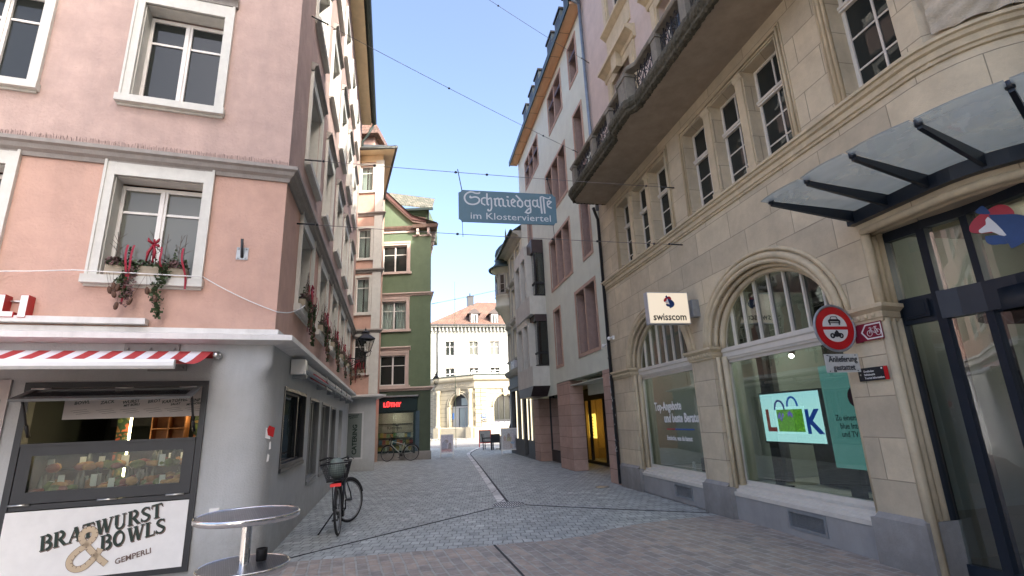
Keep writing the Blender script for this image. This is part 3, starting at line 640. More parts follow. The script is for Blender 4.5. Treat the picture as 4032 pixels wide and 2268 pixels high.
# white light cable hanging along the front
t=MB(); pts=[]
for a,b,sg in(((-6,-.05,3.62),(-2.25,-.10,3.52),.12),((-2.22,-.15,3.51),(-.86,-.15,3.50),0),((-.86,-.12,3.50),(.02,-.02,3.10),.03)):
    for i in range(11):
        q=i/10; pts.append(FP@Vector((a[0]+(b[0]-a[0])*q,a[1]+(b[1]-a[1])*q,a[2]+(b[2]-a[2])*q-sg*4*q*(1-q))))
e=FS@Vector((1.15,-.13,3.46)); s0=pts[-1]
for i in range(1,9): q=i/8; pts.append(s0.lerp(e,q)+Vector((.03,-.0,-.12*4*q*(1-q)*.4)))
t.tube(pts,.007,5); build(t,"light_cable",WHITE,label="thin white cable drooping across the pink wall below the window sills",cat="cable",loc=FP@Vector((-2,-.1,3.5)))
# ---------------------------------------------------------------- beige sandstone building (right)
FR=frame(2.44,12.72,-78.85)
SAND=brickmat("sandstone_blocks",(.62,.53,.37),(.49,.42,.30),(.31,.265,.19),.95,.425,.006,'xz',0,.85,.16,2.5,.6,stain=.55,stcol=(.35,.30,.225),offset=.37,noiseb=.5,nbs=70)
SANDP=mat("sandstone",(.56,.47,.315),.85,.13,5,.4,70,stain=.45,stcol=(.24,.21,.165))
SANDD=mat("sandstone_weathered",(.46,.40,.30),.9,.20,7,.8,50,stain=.5,stcol=(.24,.21,.155))
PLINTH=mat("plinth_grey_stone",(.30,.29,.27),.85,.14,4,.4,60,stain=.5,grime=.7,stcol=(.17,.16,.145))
CONC=mat("grey_render_base",(.32,.315,.30),.85,.08,4,.2,60,stain=.25,stcol=(.16,.155,.15))
PEACHW=mat("pinkish_plaster",(.56,.46,.40),.9,.1,2.5,.3,60,stain=.3,stcol=(.42,.37,.32))
BLUEF=mat("dark_blue_frame",(.010,.016,.026),.38,.12,6,.05,50,spec=.5)
IVORY=mat("window_ivory",(.66,.62,.54),.5,.05,8,.05,40)
sb=thing("sandstone_building","beige sandstone corner building with arched shop windows, stone balcony and glass canopy","building",(2.44,12.72,0),-78.85)
Ra=.87; U0=8.45
def arcp(s,d=0):
    """plan point in the FR frame for path length s, offset d inward"""
    if s<=U0: return (s,d)
    a=(s-U0)/Ra; r_=Ra-d; return (U0+r_*math.sin(a),Ra-r_*math.cos(a))
def arcpath(s0,s1,d=0,n=12):
    out=[]
    if s0<U0: out.append(arcp(s0,d)); s0_=U0
    else: s0_=s0
    for i in range(n+1): out.append(arcp(s0_+(s1-s0_)*i/n,d))
    return out
SE=U0+Ra*R(112)
def sheet(mb,path,z0,z1):
    n=len(path); vs=[(x,y,z) for x,y in path for z in(z0,z1)]
    mb.smooth=True; mb.add(vs,[(2*i,2*i+2,2*i+3,2*i+1) for i in range(n-1)]); mb.smooth=False
A1=arch(1.10,3.74,0,2.55,16,1.12); A2=arch(4.40,7.05,0,2.55,16,1.12)
m=MB(FR); m.wall(rect(0,7.6,0,4.76),0,[A1,A2],.24)
m.box(0,0,0,.5,0,4.7)
sheet(m,arcpath(7.6,SE),3.47,4.76)
# jamb and underside of the portal
m.add([(7.6,0,0),(7.48,.34,0),(7.48,.34,3.5),(7.6,0,3.5)],[(0,1,2,3)])
P0=arcpath(7.6,SE);P1=arcpath(7.6,SE,.9); n=len(P0); m.add([(x,y,3.47) for x,y in P0]+[(x,y,3.47) for x,y in P1],[(i,i+1,n+i+1,n+i) for i in range(n-1)])
e=arcp(SE); m.add([(e[0],e[1],0),(e[0]+1.5,e[1]+1.2,0),(e[0]+1.5,e[1]+1.2,4.76),(e[0],e[1],4.76)],[(0,1,2,3)])
build(m,"ground_floor_wall",SAND,sb)
m=MB(FR)
GW=[[(1.17,1.88),(2.08,2.78),(2.97,3.68)],[(4.42,5.13),(5.33,6.03),(6.22,6.93)]]
ZB,ZT=4.98,6.62
m.wall(rect(0,7.62,4.76,7.1),0,[rect(a,b,ZB,ZT) for gg in GW for a,b in gg],.24)
m.wall(rect(7.62,8.70,4.76,7.1),0,[rect(7.80,8.48,ZB,6.9)],.24)
sheet(m,[(8.70,.0),arcp(8.75)]+[arcp(8.75+(SE-8.75)*i/14) for i in range(1,15)],4.76,7.1)
build(m,"first_floor_wall",SAND,sb)
m=MB(FR); UP=[(1.88,2.75,11.35,13.2),(1.74,2.8,7.25,9.75),(4.3,5.2,11.35,13.2),(4.2,5.3,7.25,9.75),(6.6,7.5,11.35,13.2),(6.5,7.6,7.25,9.75)]
m.wall(rect(0,9.2,7.1,14.6),0,[rect(a,b,c,d) for a,b,c,d in UP],.24); build(m,"upper_wall",PEACHW,sb)
m=MB(FR); m.box(0,.02,0,9,0,14.6); m.box(.3,9.2,.8,.85,4.9,14.5); m.box(0,9.2,9,9.1,0,14.6); m.box(0,10.5,.6,9,4.7,4.75); build(m,"inner_wall",DARK,sb)
m=MB(FR); m.box(-.0,10.5,-.5,.0,14.5,14.7); m.add([(0,-.5,14.7),(10.5,-.5,14.7),(10.5,1.6,20.5),(0,1.6,20.5)],[(0,1,2,3)]); m.box(0,10.5,1.6,10,14.7,20.5); build(m,"roof",TILE,sb)  # unseen tall mansard, height raised to keep sun off the pink side wall
# cornice band
m=MB(); prof=[(-.01,4.755),(.025,4.765),(.03,4.795),(.05,4.805),(.05,4.875),(.08,4.89),(.09,4.93),(.115,4.94),(.115,4.975),(-.01,4.99)]
wp=[tuple((FR@Vector((x,y,0))).xy) for x,y in [(-.0,0)]+arcpath(.2,SE,n=16)]
m.mould(wp,prof); build(m,"cornice",SANDP,sb)
# piers: plinths, capitals, mouldings
m=MB(FR)
for a,b in((.08,1.10),(3.74,4.40),(7.05,7.6)):
    m.box(a,b,-.055,.0,0,.47); m.add([(a,-.055,.47),(b,-.055,.47),(b,0,.52),(a,0,.52)],[(0,1,2,3)]); m.cut()
for a,b in((1.10,1.16),(3.68,3.74),(4.40,4.46),(6.99,7.05)): m.box(a,b,-.05,.25,0,.46); m.cut()
m.prism([(7.6,0),(7.6,.5),(7.62,.5),(7.62,0)],-.055,.36)
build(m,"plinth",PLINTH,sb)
m=MB(FR); cp=[(-.02,2.46),(.03,2.47),(.035,2.50),(.05,2.51),(.05,2.57),(.085,2.60),(.10,2.61),(.10,2.65),(-.01,2.66)]
for a,b in((.02,1.10),(3.74,4.40),(7.05,7.6)):
    pth=[(a-.0,.24),(a,0),(b,0),(b-.05,.24)] if a>1 else [(a,0),(b,0),(b,.24)]
    m.mould(pth,cp)
    k=int((b-a)/.085)
    for i in range(k): m.ball((a+(i+.5)*(b-a)/k,-.055,2.54),.028,.022,.028,6)
    m.cut()
o=build(m,"capital",SANDP,sb)
m=MB(FR)
for A_ in(A1,A2):
    n_=len(A_); a,b=A_[0][0],A_[1][0]; c=(a+b)/2
    for w_,d_,r_ in((.0,-.012,.035),(.075,-.02,.05),(.17,-.01,.03),(-.05,.07,.035),(-.10,.16,.05)):
        h=(b-a)/2+w_; pts=[(c+h*math.cos(PI*i/22),d_,2.62+(1.12-.07+w_)*math.sin(PI*i/22)) for i in range(23)]; m.tube(pts,r_,8)
    for x,sg in((a,1),(b,-1)):
        for w_,d_,r_ in((-.05,.07,.035),(-.10,.16,.05)): m.tube([(x-sg*w_,d_,.45),(x-sg*w_,d_,2.48)],r_,8)
for w_,d_,r_ in((7.6,.03,.05),(7.57,.15,.04),(7.53,.26,.06)): m.tube([(w_,d_,.0),(w_,d_,2.5)],r_,8); m.tube([(w_,d_,2.66),(w_,d_,3.47)],r_,8)
for d_ in(.0,.12): m.tube([(x,y,3.47) for x,y in arcpath(7.6,SE,d_,14)],.045,8)
build(m,"arch_moulding",SANDP,sb)
# base wall below shop windows, sills, vents
for k,(A_,vx) in enumerate(((A1,2.55),(A2,5.62))):
    a,b=A_[0][0],A_[1][0]
    m=MB(FR); m.wall(rect(a,b,0,.36),.03,[rect(vx,vx+.6,.12,.30)],.1); build(m,"base_wall",CONC,sb)
    m=MB(FR); fr(m,vx-.03,vx+.63,.09,.33,.018,.035,.03)
    for i in range(14): m.box(vx,vx+.6,.06,.065,.125+i*.0125,.131+i*.0125)
    for i in range(36): m.box(vx+i*.0167,vx+i*.0167+.004,.062,.067,.12,.3)
    m.cm=1; m.box(vx,vx+.6,.12,.125,.12,.3); build(m,"vent_grille",[ZINC,DARK],sb)
    g0,g1=a+.04,b-.04; y=.22
    m=MB(FR); sp=[(-.25,.345),(.20,.345),(.205,.40),(.16,.41),(.16,.44),(.12,.45),(.12,.49),(.03,.50),(-.25,.52)]
    m.mould([(g0,y),(g1,y)],sp); 
    fr(m,g0,g1,.5,2.44,y,.06,.06); 
    m.mould([(g0,y),(g1,y)],[(-.06,2.43),(.03,2.43),(.04,2.46),(.05,2.47),(.05,2.54),(.07,2.56),(.07,2.62),(-.06,2.64)])
    c=(g0+g1)/2; hw=(g1-g0)/2; n_=22
    arcs=[(c+hw*math.cos(PI*i/n_),2.6+1.06*math.sin(PI*i/n_)) for i in range(n_+1)]
    inn=[(c+(hw-.055)*math.cos(PI*i/n_),2.6+1.0*math.sin(PI*i/n_)) for i in range(n_+1)]
    m.prism(arcs+inn[::-1],y,y+.06)
    for i in range(1,8):
        x=g0+(g1-g0)*i/8; zt=2.6+1.04*math.sqrt(max(0,1-((x-c)/hw)**2)); m.box(x-.016,x+.016,y-.01,y+.05,2.6,zt)
    w_=build(m,"shop_window",IVORY,sb)
    m=MB(FR); m.box(g0+.03,g1-.03,y+.03,y+.036,.53,2.42); build(m,"pane",GLASSS,w_)
    m=MB(FR); m.prism([(c+(hw-.03)*math.cos(PI*i/n_),2.62+1.0*math.sin(PI*i/n_)) for i in range(n_+1)],y+.025,y+.03); build(m,"fanlight_pane",GLASSD if False else glassmat("glass_fanlight",tint=(.35,.37,.36),refl=1.1),w_)
# first-floor windows with stone mullions
def litewin(par,M,a,b,z0,z1,y,tr=.66,nb=2,rows_=3):
    m=MB(M); fr(m,a,b,z0,z1,y,.045,.05); zt=z0+(z1-z0)*tr
    m.box(a-.005,b+.005,y-.03,y+.04,zt-.045,zt+.03); m.box(a,b,y-.045,y-.03,zt-.01,zt+.03)
    c=(a+b)/2; cw=a+(b-a)*.55
    m.box(cw-.014,cw+.014,y+.008,y+.04,z0+.04,z1-.04)
    for i in range(1,rows_): zr=z0+(zt-.04-z0)*i/rows_; m.box(a+.04,b-.04,y+.01,y+.038,zr-.011,zr+.011)
    o=build(m,"window",IVORY,par); m=MB(M); m.box(a+.02,b-.02,y+.02,y+.025,z0+.02,z1-.02); build(m,"pane",GLASSD,o); return o
for gg in GW:
    x0,x1=gg[0][0],gg[-1][1]
    for a,b in gg: litewin(sb,FR,a+.0,b,ZB,ZT,.2)
    m=MB(FR)
    for w_,dd in((.03,.03),(.09,.05),(.14,.022)):
        pts=[(x0-w_,-dd*.4,ZB-.0),(x0-w_,-dd*.4,ZT+w_),(x1+w_,-dd*.4,ZT+w_),(x1+w_,-dd*.4,ZB-.0)]; m.tube(pts,dd*.55,6)
    for (a,b),(c,d) in zip(gg,gg[1:]):
        q=(b+c)/2; m.box(b+.02,c-.02,-.03,.02,ZB+.12,ZT-.1); m.box(b-.01,c+.01,-.04,.02,ZB,ZB+.11); m.mould([(b-.01,0),(c+.01,0)],[(0,ZT-.10),(.03,ZT-.09),(.055,ZT-.04),(.055,ZT-.01),(0,ZT)])
    build(m,"stone_surround",SANDP,sb)
litewin(sb,FR,7.80,8.48,ZB,6.9,.2,.68)
m=MB(FR)
for w_,dd in((.02,.05),(.08,.06),(.13,.035)):
    m.tube([(7.8-w_,-.02,ZB),(7.8-w_,-.02,6.9+w_),(8.48,-.02,6.9+w_)],dd*.5,6)
build(m,"stone_surround",SANDP,sb)
# upper windows with surrounds and pediments
for i,(a,b,c,d) in enumerate(UP):
    o=casement(sb,FR,a,b,c,d,.15,IVORY,mull=.05,rail=.66)
    m=MB(FR); w_=.26
    m.box(a-w_,a,-.05,.01,c,d); m.box(b,b+w_,-.05,.01,c,d); m.box(a-w_,b+w_,-.05,.01,d,d+.22); m.box(a-w_+.05,a-.05,-.075,-.05,c,d+.1); m.box(b+.05,b+w_-.05,-.075,-.05,c,d+.1)
    if c>10:
        m.mould([(a-w_-.05,0),(b+w_+.05,0)],[(0,c-.22),(.05,c-.2),(.12,c-.14),(.17,c-.1),(.17,c-.04),(0,c-.02)]); m.box(a-w_,b+w_,-.03,.01,c-.75,c-.2)
    else:
        m.mould([(a-w_-.1,0),(b+w_+.1,0)],[(0,d+.22),(.06,d+.24),(.08,d+.34),(.20,d+.42),(.26,d+.44),(.26,d+.52),(0,d+.58)])
        m.box((a+b)/2-.14,(a+b)/2+.14,-.2,.0,d+.0,d+.45)
        P=[((a-w_)+(b-a+2*w_)*q/20,d+.58+.28*math.sin(PI*q/20)**2) for q in range(21)]; m.prism([(a-w_,d+.56)]+P+[(b+w_,d+.56)],-.1,0)
    build(m,"window_surround",SANDP,sb)
# ---- balcony
bl=[(.50,0),(.52,-.85),(.70,-.97),(3.55,-.95),(3.75,-1.06),(4.45,-1.06),(4.65,-.95),(7.6,-.95),(8.6,-.98),(9.6,-.7),(10.2,-.1)]
m=MB(FR)
P=[Vector((x,-y)) for x,y in bl]
tri=tessellate_polygon([[Vector((x,y,0)) for x,y in bl]+[Vector((10.2,0,0))]])
pl2=bl+[(10.2,0)]
m.add([(x,y*.94,6.98) for x,y in pl2],[t for t in tri]); m.add([(x,y*.98,7.24) for x,y in pl2],[t for t in tri])
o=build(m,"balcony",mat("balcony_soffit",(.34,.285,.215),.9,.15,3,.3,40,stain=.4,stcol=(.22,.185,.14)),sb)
# mossy moulded edge: swept with a rough outline
MOSS=mat("mossy_edge",(.085,.078,.055),.95,.5,16,1,30,stain=.8,stcol=(.018,.02,.012))
dens=[]
for (x0,y0),(x1,y1) in zip(bl,bl[1:]):
    k=max(1,int(math.hypot(x1-x0,y1-y0)/.035))
    for i in range(k): dens.append((x0+(x1-x0)*i/k,y0+(y1-y0)*i/k))
dens.append(bl[-1]); rr=random.Random(4)
pr=[(-.06,6.97),(.0,6.975),(.035,7.0),(.04,7.05),(.07,7.08),(.09,7.13),(.085,7.20),(.06,7.25),(-.05,7.26)]
m=MB(FR); m.mould(dens,pr); m.v=[v+Vector((rr.uniform(-1,1)*.008,rr.uniform(-1,1)*.008,rr.uniform(-1,1)*.012)) for v in m.v]; build(m,"mossy_edge",MOSS,o)
STP=mat("balustrade_stone",(.23,.21,.17),.9,.2,9,.5,50,stain=.6,stcol=(.07,.065,.05))
zr0,zr1=7.25,7.97; yb=-.90
posts=[(.72,.17),(2.15,.17),(3.21,.17),(4.19,.36),(5.34,.17),(6.29,.17),(7.4,.30),(8.5,.17)]
for x,w_ in posts:
    m=MB(FR); yy=yb-(.1 if w_>.3 and x<5 else 0)
    m.box(x-w_/2,x+w_/2,yy,yy+.2,zr0,zr1-.05); m.box(x-w_/2-.02,x+w_/2+.02,yy-.02,yy+.22,zr0,zr0+.08); m.box(x-w_/2-.02,x+w_/2+.02,yy-.02,yy+.22,zr1-.12,zr1-.05)
    if w_>.2: m.box(x-w_/2+.06,x+w_/2-.06,yy-.015,yy,zr0+.14,zr1-.2)
    build(m,"balcony_post",STP,o)
m=MB(FR); rl=[(.62,0),(.62,-.8),(3.8,-.8),(3.95,-.9),(4.45,-.9),(4.6,-.8),(9,-.8)]
dr=[]
for (x0,y0),(x1,y1) in zip(rl,rl[1:]):
    k=max(1,int(math.hypot(x1-x0,y1-y0)/.05))
    for i in range(k): dr.append((x0+(x1-x0)*i/k,y0+(y1-y0)*i/k))
dr.append(rl[-1])
m.mould(dr,[(-.09,zr1-.05),(.09,zr1-.05),(.11,zr1-.02),(.11,zr1+.01),(.08,zr1+.04),(-.09,zr1+.04)]); m.v=[v+Vector((rr.uniform(-1,1)*.004,)*3) for v in m.v]
build(m,"balcony_rail",STP,o)
IRON=mat("wrought_iron",(.045,.048,.055),.5,.2,20,.2,60,metal=.5)
def scroll(mb,x,z,y,r,turns,dirn=1,a0=0,th=.009):
    pts=[]; N=int(10*turns)
    for i in range(N+1):
        q=i/N; a=a0+dirn*2*PI*turns*q; rad=r*(1-.82*q); pts.append((x+rad*math.cos(a),y,z+rad*math.sin(a)))
    mb.tube(pts,th,4)
for (x0,w0),(x1,w1) in zip(posts,posts[1:]):
    a=x0+w0/2; b=x1-w1/2; m=MB(FR); y=yb+.1; h=zr1-zr0-.1; n_=max(2,round((b-a)/.3)); wd=(b-a)/n_
    m.box(a,b,y-.012,y+.012,zr0+.05,zr0+.07)
    for i in range(n_):
        c=a+wd*(i+.5); zc=zr0+.07+h/2
        for sx in(-1,1):
            scroll(m,c+sx*wd*.24,zc+h*.22,y,.085,1.4,sx,PI*(.5-.5*sx)); scroll(m,c+sx*wd*.24,zc-h*.2,y,.08,1.4,-sx,PI*(.5-.5*sx))
            m.tube([(c+sx*wd*.02,y,zr0+.06),(c+sx*wd*.40,y,zc-h*.05),(c+sx*wd*.12,y,zc+h*.2),(c+sx*wd*.46,y,zr1-.06)],.009,4)
        m.tube([(c,y,zr0+.05),(c+.02,y-.03,zc),(c,y,zr1-.05)],.010,4); scroll(m,c,zc,y,.06,1,1,0)
        m.tube([(c-wd/2,y,zr0+.05),(c-wd/2,y,zr1-.05)],.008,4)
    build(m,"iron_panel",IRON,o)
# carved relief on the rounded corner above the cornice
m=MB(FR); N1,N2=90,46; vs=[]
from mathutils import noise
for i in range(N1+1):
    s_=8.78+(SE-8.78)*i/N1
    for j in range(N2+1):
        z=5.02+1.9*j/N2; f=noise.noise(Vector((s_*1.3,z*1.1,3)))
        h=.06+.07*f+.030*abs(math.sin(15*(z-.55*s_+.35*math.sin(s_*2.3)+.5*f)))*1.3+.02*noise.noise(Vector((s_*9,z*14,1)))
        x,y=arcp(s_,-h); vs.append((x,y,z))
m.smooth=True; m.add(vs,[(i*(N2+1)+j,(i+1)*(N2+1)+j,(i+1)*(N2+1)+j+1,i*(N2+1)+j+1) for i in range(N1) for j in range(N2)]); m.smooth=False
build(m,"carved_relief",SANDD,sb)
# ---- glazed entrance in the rounded corner
pa=[(7.52,.31),(7.95,.37)]; pb=[(7.95,.37),(8.12,.42),(8.32,.46),(8.6,.48),(8.9,.46),(9.2,.5),(9.45,.62),(9.7,.9)]
ent=thing("glazed_entrance","dark blue metal framed glass entrance in the rounded stone corner","entrance",FR@Vector((8.4,.5,0)),-78.85)
m=MB(FR)
for x,y,w_ in((7.53,.315,.055),(7.95,.375,.045),(8.32,.46,.035),(9.1,.48,.04)): m.box(x-w_,x+w_,y-.045,y+.07,0,3.45)
for pth,z0,z1,o_ in((pa,3.36,3.47,.03),(pb,3.38,3.47,.05),(pa,.0,.12,.03),(pb,.0,.12,.03)): m.mould(pth,[(-.05,z0),(o_,z0),(o_,z1),(-.05,z1)])
m.mould(pb,[(-.06,2.42),(.06,2.42),(.065,2.70),(-.06,2.70)]); m.mould(pa,[(-.04,2.42),(.02,2.42),(.02,2.70),(-.04,2.70)])
build(m,"frame",BLUEF,ent)
m=MB(FR@T(7.60,.305,2.47)); m.box(0,.28,-.02,0,0,.18); m.box(.03,.25,-.028,-.02,.03,.15); build(m,"door_motor_panel",BLUEF,ent)
GE=glassmat("glass_entrance",tint=(.72,.78,.76),refl=1.3,wave=.003)
m=MB(FR); sheet(m,pa,.1,3.4); sheet(m,pb,.1,3.4); build(m,"pane",GE,ent)
# revolving door leaves inside
m=MB(FR)
for a in(20,110,200,290):
    c_,s_=math.cos(R(a)),math.sin(R(a)); m.tube([(8.75+.85*c_,1.35+.85*s_,.05),(8.75+.85*c_,1.35+.85*s_,2.4)],.03,6)
m.tube([(8.75,1.35,0),(8.75,1.35,2.4)],.04,8); m.lathe([(1.0,2.4),(1.0,2.6),(0,2.6)],(8.75,1.35,0),24); build(m,"revolving_door",BLUEF,ent)
# canopy
can=thing("glass_canopy","curved glass canopy on dark blue tapered brackets above the corner entrance","canopy",FR@Vector((8.3,-.5,3.75)),-78.85)
outp=[(7.61,-1.19),(8.11,-1.16),(8.62,-1.12),(9.15,-1.0),(9.67,-.78),(10.15,-.45)]
inp=[arcp(q,-.03) for q in(7.6,8.02,8.45,8.87,9.22,9.55)]
m=MB(FR)
for i in range(5):
    a,b=Vector(outp[i]),Vector(outp[i+1]); c,d=Vector(inp[i]),Vector(inp[i+1]); g_=(b-a).normalized()*.015
    a=a+g_ if i else a-(b-a)*.06; b=b-g_; vs=[];K=4
    for q in range(K+1):
        t_=q/K; bow=.03*math.sin(PI*t_); p_=a.lerp(b,t_)+(a-c).normalized()*bow; r_=c.lerp(d,t_)
        for (x,y),z in((p_,3.80),(r_,3.73)): vs.append((x,y,z))
    K2=len(vs); vs2=[(x,y,z-.016) for x,y,z in vs]
    m.add(vs+vs2,[(2*q,2*q+1,2*q+3,2*q+2) for q in range(K)]+[(K2+2*q,K2+2*q+2,K2+2*q+3,K2+2*q+1) for q in range(K)]+[(2*q,2*q+2,K2+2*q+2,K2+2*q) for q in range(K)])
def cang():
    m=bpy.data.materials.new("canopy_glass"); m.use_nodes=True; n=m.node_tree.nodes; l=m.node_tree.links; n.clear()
    o=n.new("ShaderNodeOutputMaterial"); t=n.new("ShaderNodeBsdfTransparent"); t.inputs[0].default_value=(.86,.90,.88,1); d=n.new("ShaderNodeBsdfTranslucent"); d.inputs[0].default_value=(.62,.64,.60,1)
    no=n.new("ShaderNodeTexNoise"); no.inputs["Scale"].default_value=2.2; no.inputs["Detail"].default_value=10
    mr=n.new("ShaderNodeMapRange"); mr.inputs[1].default_value=.3; mr.inputs[2].default_value=.8; mr.inputs[3].default_value=.28; mr.inputs[4].default_value=.65; l.new(no.outputs[0],mr.inputs[0])
    mi=n.new("ShaderNodeMixShader"); l.new(mr.outputs[0],mi.inputs[0]); l.new(t.outputs[0],mi.inputs[1]); l.new(d.outputs[0],mi.inputs[2])
    g_=n.new("ShaderNodeBsdfGlossy"); g_.inputs["Roughness"].default_value=.05; f=n.new("ShaderNodeFresnel"); thin(n,l,f); m2=n.new("ShaderNodeMixShader"); l.new(f.outputs[0],m2.inputs[0]); l.new(mi.outputs[0],m2.inputs[1]); l.new(g_.outputs[0],m2.inputs[2]); l.new(m2.outputs[0],o.inputs[0]); return m
build(m,"glass_panel",cang(),can)
for i in range(6):
    a,c=outp[i],inp[i]; m=MB(FR); d=(Vector(a)-Vector(c)); L_=d.length; d.normalize(); nn=Vector((-d.y,d.x))*.018
    a2=Vector(c)+d*(L_-.10)
    vs=[]
    for p_,zl,zh in((Vector(c),3.58,3.715),(a2,3.735,3.778)):
        for sg in(-1,1):
            for z in(zl,zh): vs.append((p_.x+nn.x*sg,p_.y+nn.y*sg,z))
    m.add(vs,[(0,1,3,2),(4,6,7,5),(0,4,5,1),(2,3,7,6),(0,2,6,4),(1,5,7,3)]); m.tube([(a2.x,a2.y,3.76),(a2.x,a2.y,3.82)],.03,6); build(m,"bracket",BLUEF,can)
m=MB(); m.mould([tuple((FR@Vector((x,y,0))).xy) for x,y in arcpath(7.52,SE-.4,0,14)],[(-.02,3.565),(.09,3.565),(.09,3.70),(-.02,3.70)]); build(m,"curved_beam",BLUEF,can)
# logo plate on the entrance
lc=FR@Vector((8.62,.36,3.11)); 
t=thing("logo_plate","red and blue swirl emblem plate with white flame on the entrance glass","emblem",lc,-45)
LM=frame(lc.x,lc.y,-45,lc.z)@Matrix.Rotation(R(-4),4,'Y')@Matrix.Scale(.84,4)
def blob(cx,cz,rx,rz,a0,a1,n=16,rot=0):
    return [(cx+rx*math.cos(R(a0+(a1-a0)*i/n))*math.cos(R(rot))-rz*math.sin(R(a0+(a1-a0)*i/n))*math.sin(R(rot)),cz+rx*math.cos(R(a0+(a1-a0)*i/n))*math.sin(R(rot))+rz*math.sin(R(a0+(a1-a0)*i/n))*math.cos(R(rot))) for i in range(n+1)]
LRED=mat("logo_red",(.42,.02,.03),.35,.1,5,0); LBLU=mat("logo_blue",(.012,.045,.16),.35,.25,4,0); LWH=mat("logo_white",(.75,.75,.75),.35,0)
red=smooth([(-.02,-.02),(-.14,.01),(-.22,.06),(-.20,.14),(-.12,.21),(-.04,.24),(.05,.27),(.12,.25),(.16,.18),(.15,.11),(.04,.10),(-.02,-.02)],3)
blue=smooth([(-.03,.19),(.08,.15),(.18,.11),(.27,.02),(.28,-.08),(.22,-.16),(.12,-.21),(.04,-.23),(.03,-.18),(.0,-.05),(-.03,.19)],3)
blue2=smooth([(-.12,.27),(-.08,.30),(-.05,.31),(-.03,.28),(-.01,.20),(-.06,.21),(-.11,.24),(-.12,.27)],2)
blue3=smooth([(-.12,-.03),(-.13,-.09),(-.10,-.14),(-.03,-.16),(.03,-.17),(.03,-.09),(-.04,-.05),(-.12,-.03)],2)
wht=smooth([(-.04,.17),(-.07,.14),(-.08,.09),(-.15,.05),(-.14,.01),(-.06,.0),(-.01,-.06),(.04,-.08),(.0,.07),(-.04,.17)],2)
for nm,P_,mm,y in(("red_swirl",red,LRED,0),("blue_cone",blue,LBLU,-.006),("blue_tip",blue2,LBLU,-.003),("blue_tail",blue3,LBLU,-.003),("white_flame",wht,LWH,-.012)):
    m=MB(LM); m.prism(P_[:-1],y-.012,y); build(m,nm,mm,t)
# ---------------------------------------------------------------- grey modern building with pink stone
GPL=mat("plaster_light_grey",(.60,.63,.535),.9,.06,2.5,.3,70,stain=.25,stcol=(.46,.455,.41))
PINKST=brickmat("pink_sandstone",(.48,.33,.265),(.40,.275,.22),(.13,.085,.07),2.2,.335,.006,'xz',0,.8,.12,4,.35,stain=.35,stcol=(.20,.13,.11),noiseb=.5,nbs=70)
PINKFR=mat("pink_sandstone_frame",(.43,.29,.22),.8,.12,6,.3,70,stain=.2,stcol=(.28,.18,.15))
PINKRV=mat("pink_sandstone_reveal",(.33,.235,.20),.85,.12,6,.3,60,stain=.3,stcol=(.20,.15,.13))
PEACH=mat("soffit_peach_board",(.70,.42,.24),.75,.05,3,.1,40)
gb=thing("grey_building","light grey plastered building with pink sandstone pillars, window frames and concrete bay windows","building",(2.44,12.72,0),-78.85)
GWN=[(-2.53,-.64,3.33,5.38,2),(-5.06,-4.15,3.27,5.36,1),(-5.10,-2.50,6.02,7.95,3),(-1.50,-.62,6.05,8.05,1),(-5.10,-2.42,8.80,10.70,3),(-1.50,-.58,8.80,10.95,1),
 (-4.20,-2.38,11.88,13.5,2),(-1.55,-.64,11.97,13.5,1),(-8.45,-5.90,11.66,13.1,3),(-8.45,-7.6,8.8,10.7,1)]
G0=-9.85
m=MB(FR); out_=[(G0,2.40),(-5.22,2.40),(-5.22,2.78),(-.02,2.78),(-.02,13.85),(G0,13.85)]
inn_=lambda a,b,c,d,f=.10: rect(a+f,b-f,c+f,d-f)
m.wall(out_,0,[inn_(*w_[:4]) for w_ in GWN],.02)
m.box(G0,-.02,.0,.3,2.38,2.40) if False else None
build(m,"plaster_wall",GPL,gb)
for a,b,c,d,n_ in GWN:
    f=.10; m=MB(FR); ia,ib,ic,id_=a+f,b-f,c+f,d-f
    m.box(a,ia,-.022,.02,c,d); m.box(ib,b,-.022,.02,c,d); m.box(ia,ib,-.021,.02,c,ic); m.box(ia,ib,-.021,.02,id_,d)
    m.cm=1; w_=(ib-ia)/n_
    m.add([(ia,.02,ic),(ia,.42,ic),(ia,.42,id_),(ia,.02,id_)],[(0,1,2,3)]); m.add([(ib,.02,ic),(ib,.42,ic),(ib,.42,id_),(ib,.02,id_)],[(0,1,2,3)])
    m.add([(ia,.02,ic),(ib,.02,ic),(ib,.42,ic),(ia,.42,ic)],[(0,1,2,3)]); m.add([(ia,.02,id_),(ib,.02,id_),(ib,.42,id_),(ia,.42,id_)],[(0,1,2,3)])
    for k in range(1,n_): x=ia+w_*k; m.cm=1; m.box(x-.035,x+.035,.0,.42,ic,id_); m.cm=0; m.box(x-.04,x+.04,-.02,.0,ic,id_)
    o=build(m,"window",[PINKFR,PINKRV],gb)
    m=MB(FR)
    for k in range(n_): fr(m,ia+w_*k+.035,ia+w_*(k+1)-.035,ic,id_,.36,.04,.05)
    build(m,"window_frame",SLATE,o)
    m=MB(FR); m.box(ia,ib,.40,.41,ic,id_); build(m,"pane",GLASSD,o)
    if c>11:
        m=MB(FR)
        for k in range(n_): 
            x0_,x1_=ia+w_*k+.04,ia+w_*(k+1)-.04; m.add([(x0_,.30,id_),(x1_,.30,id_),(x1_,.02,id_-.42),(x0_,.02,id_-.42)],[(0,1,2,3)]); m.box(x0_,x1_,.0,.03,id_-.50,id_-.40)
        build(m,"blind",mat("blind_dark_violet",(.10,.08,.095),.7,.1,6,0),o)
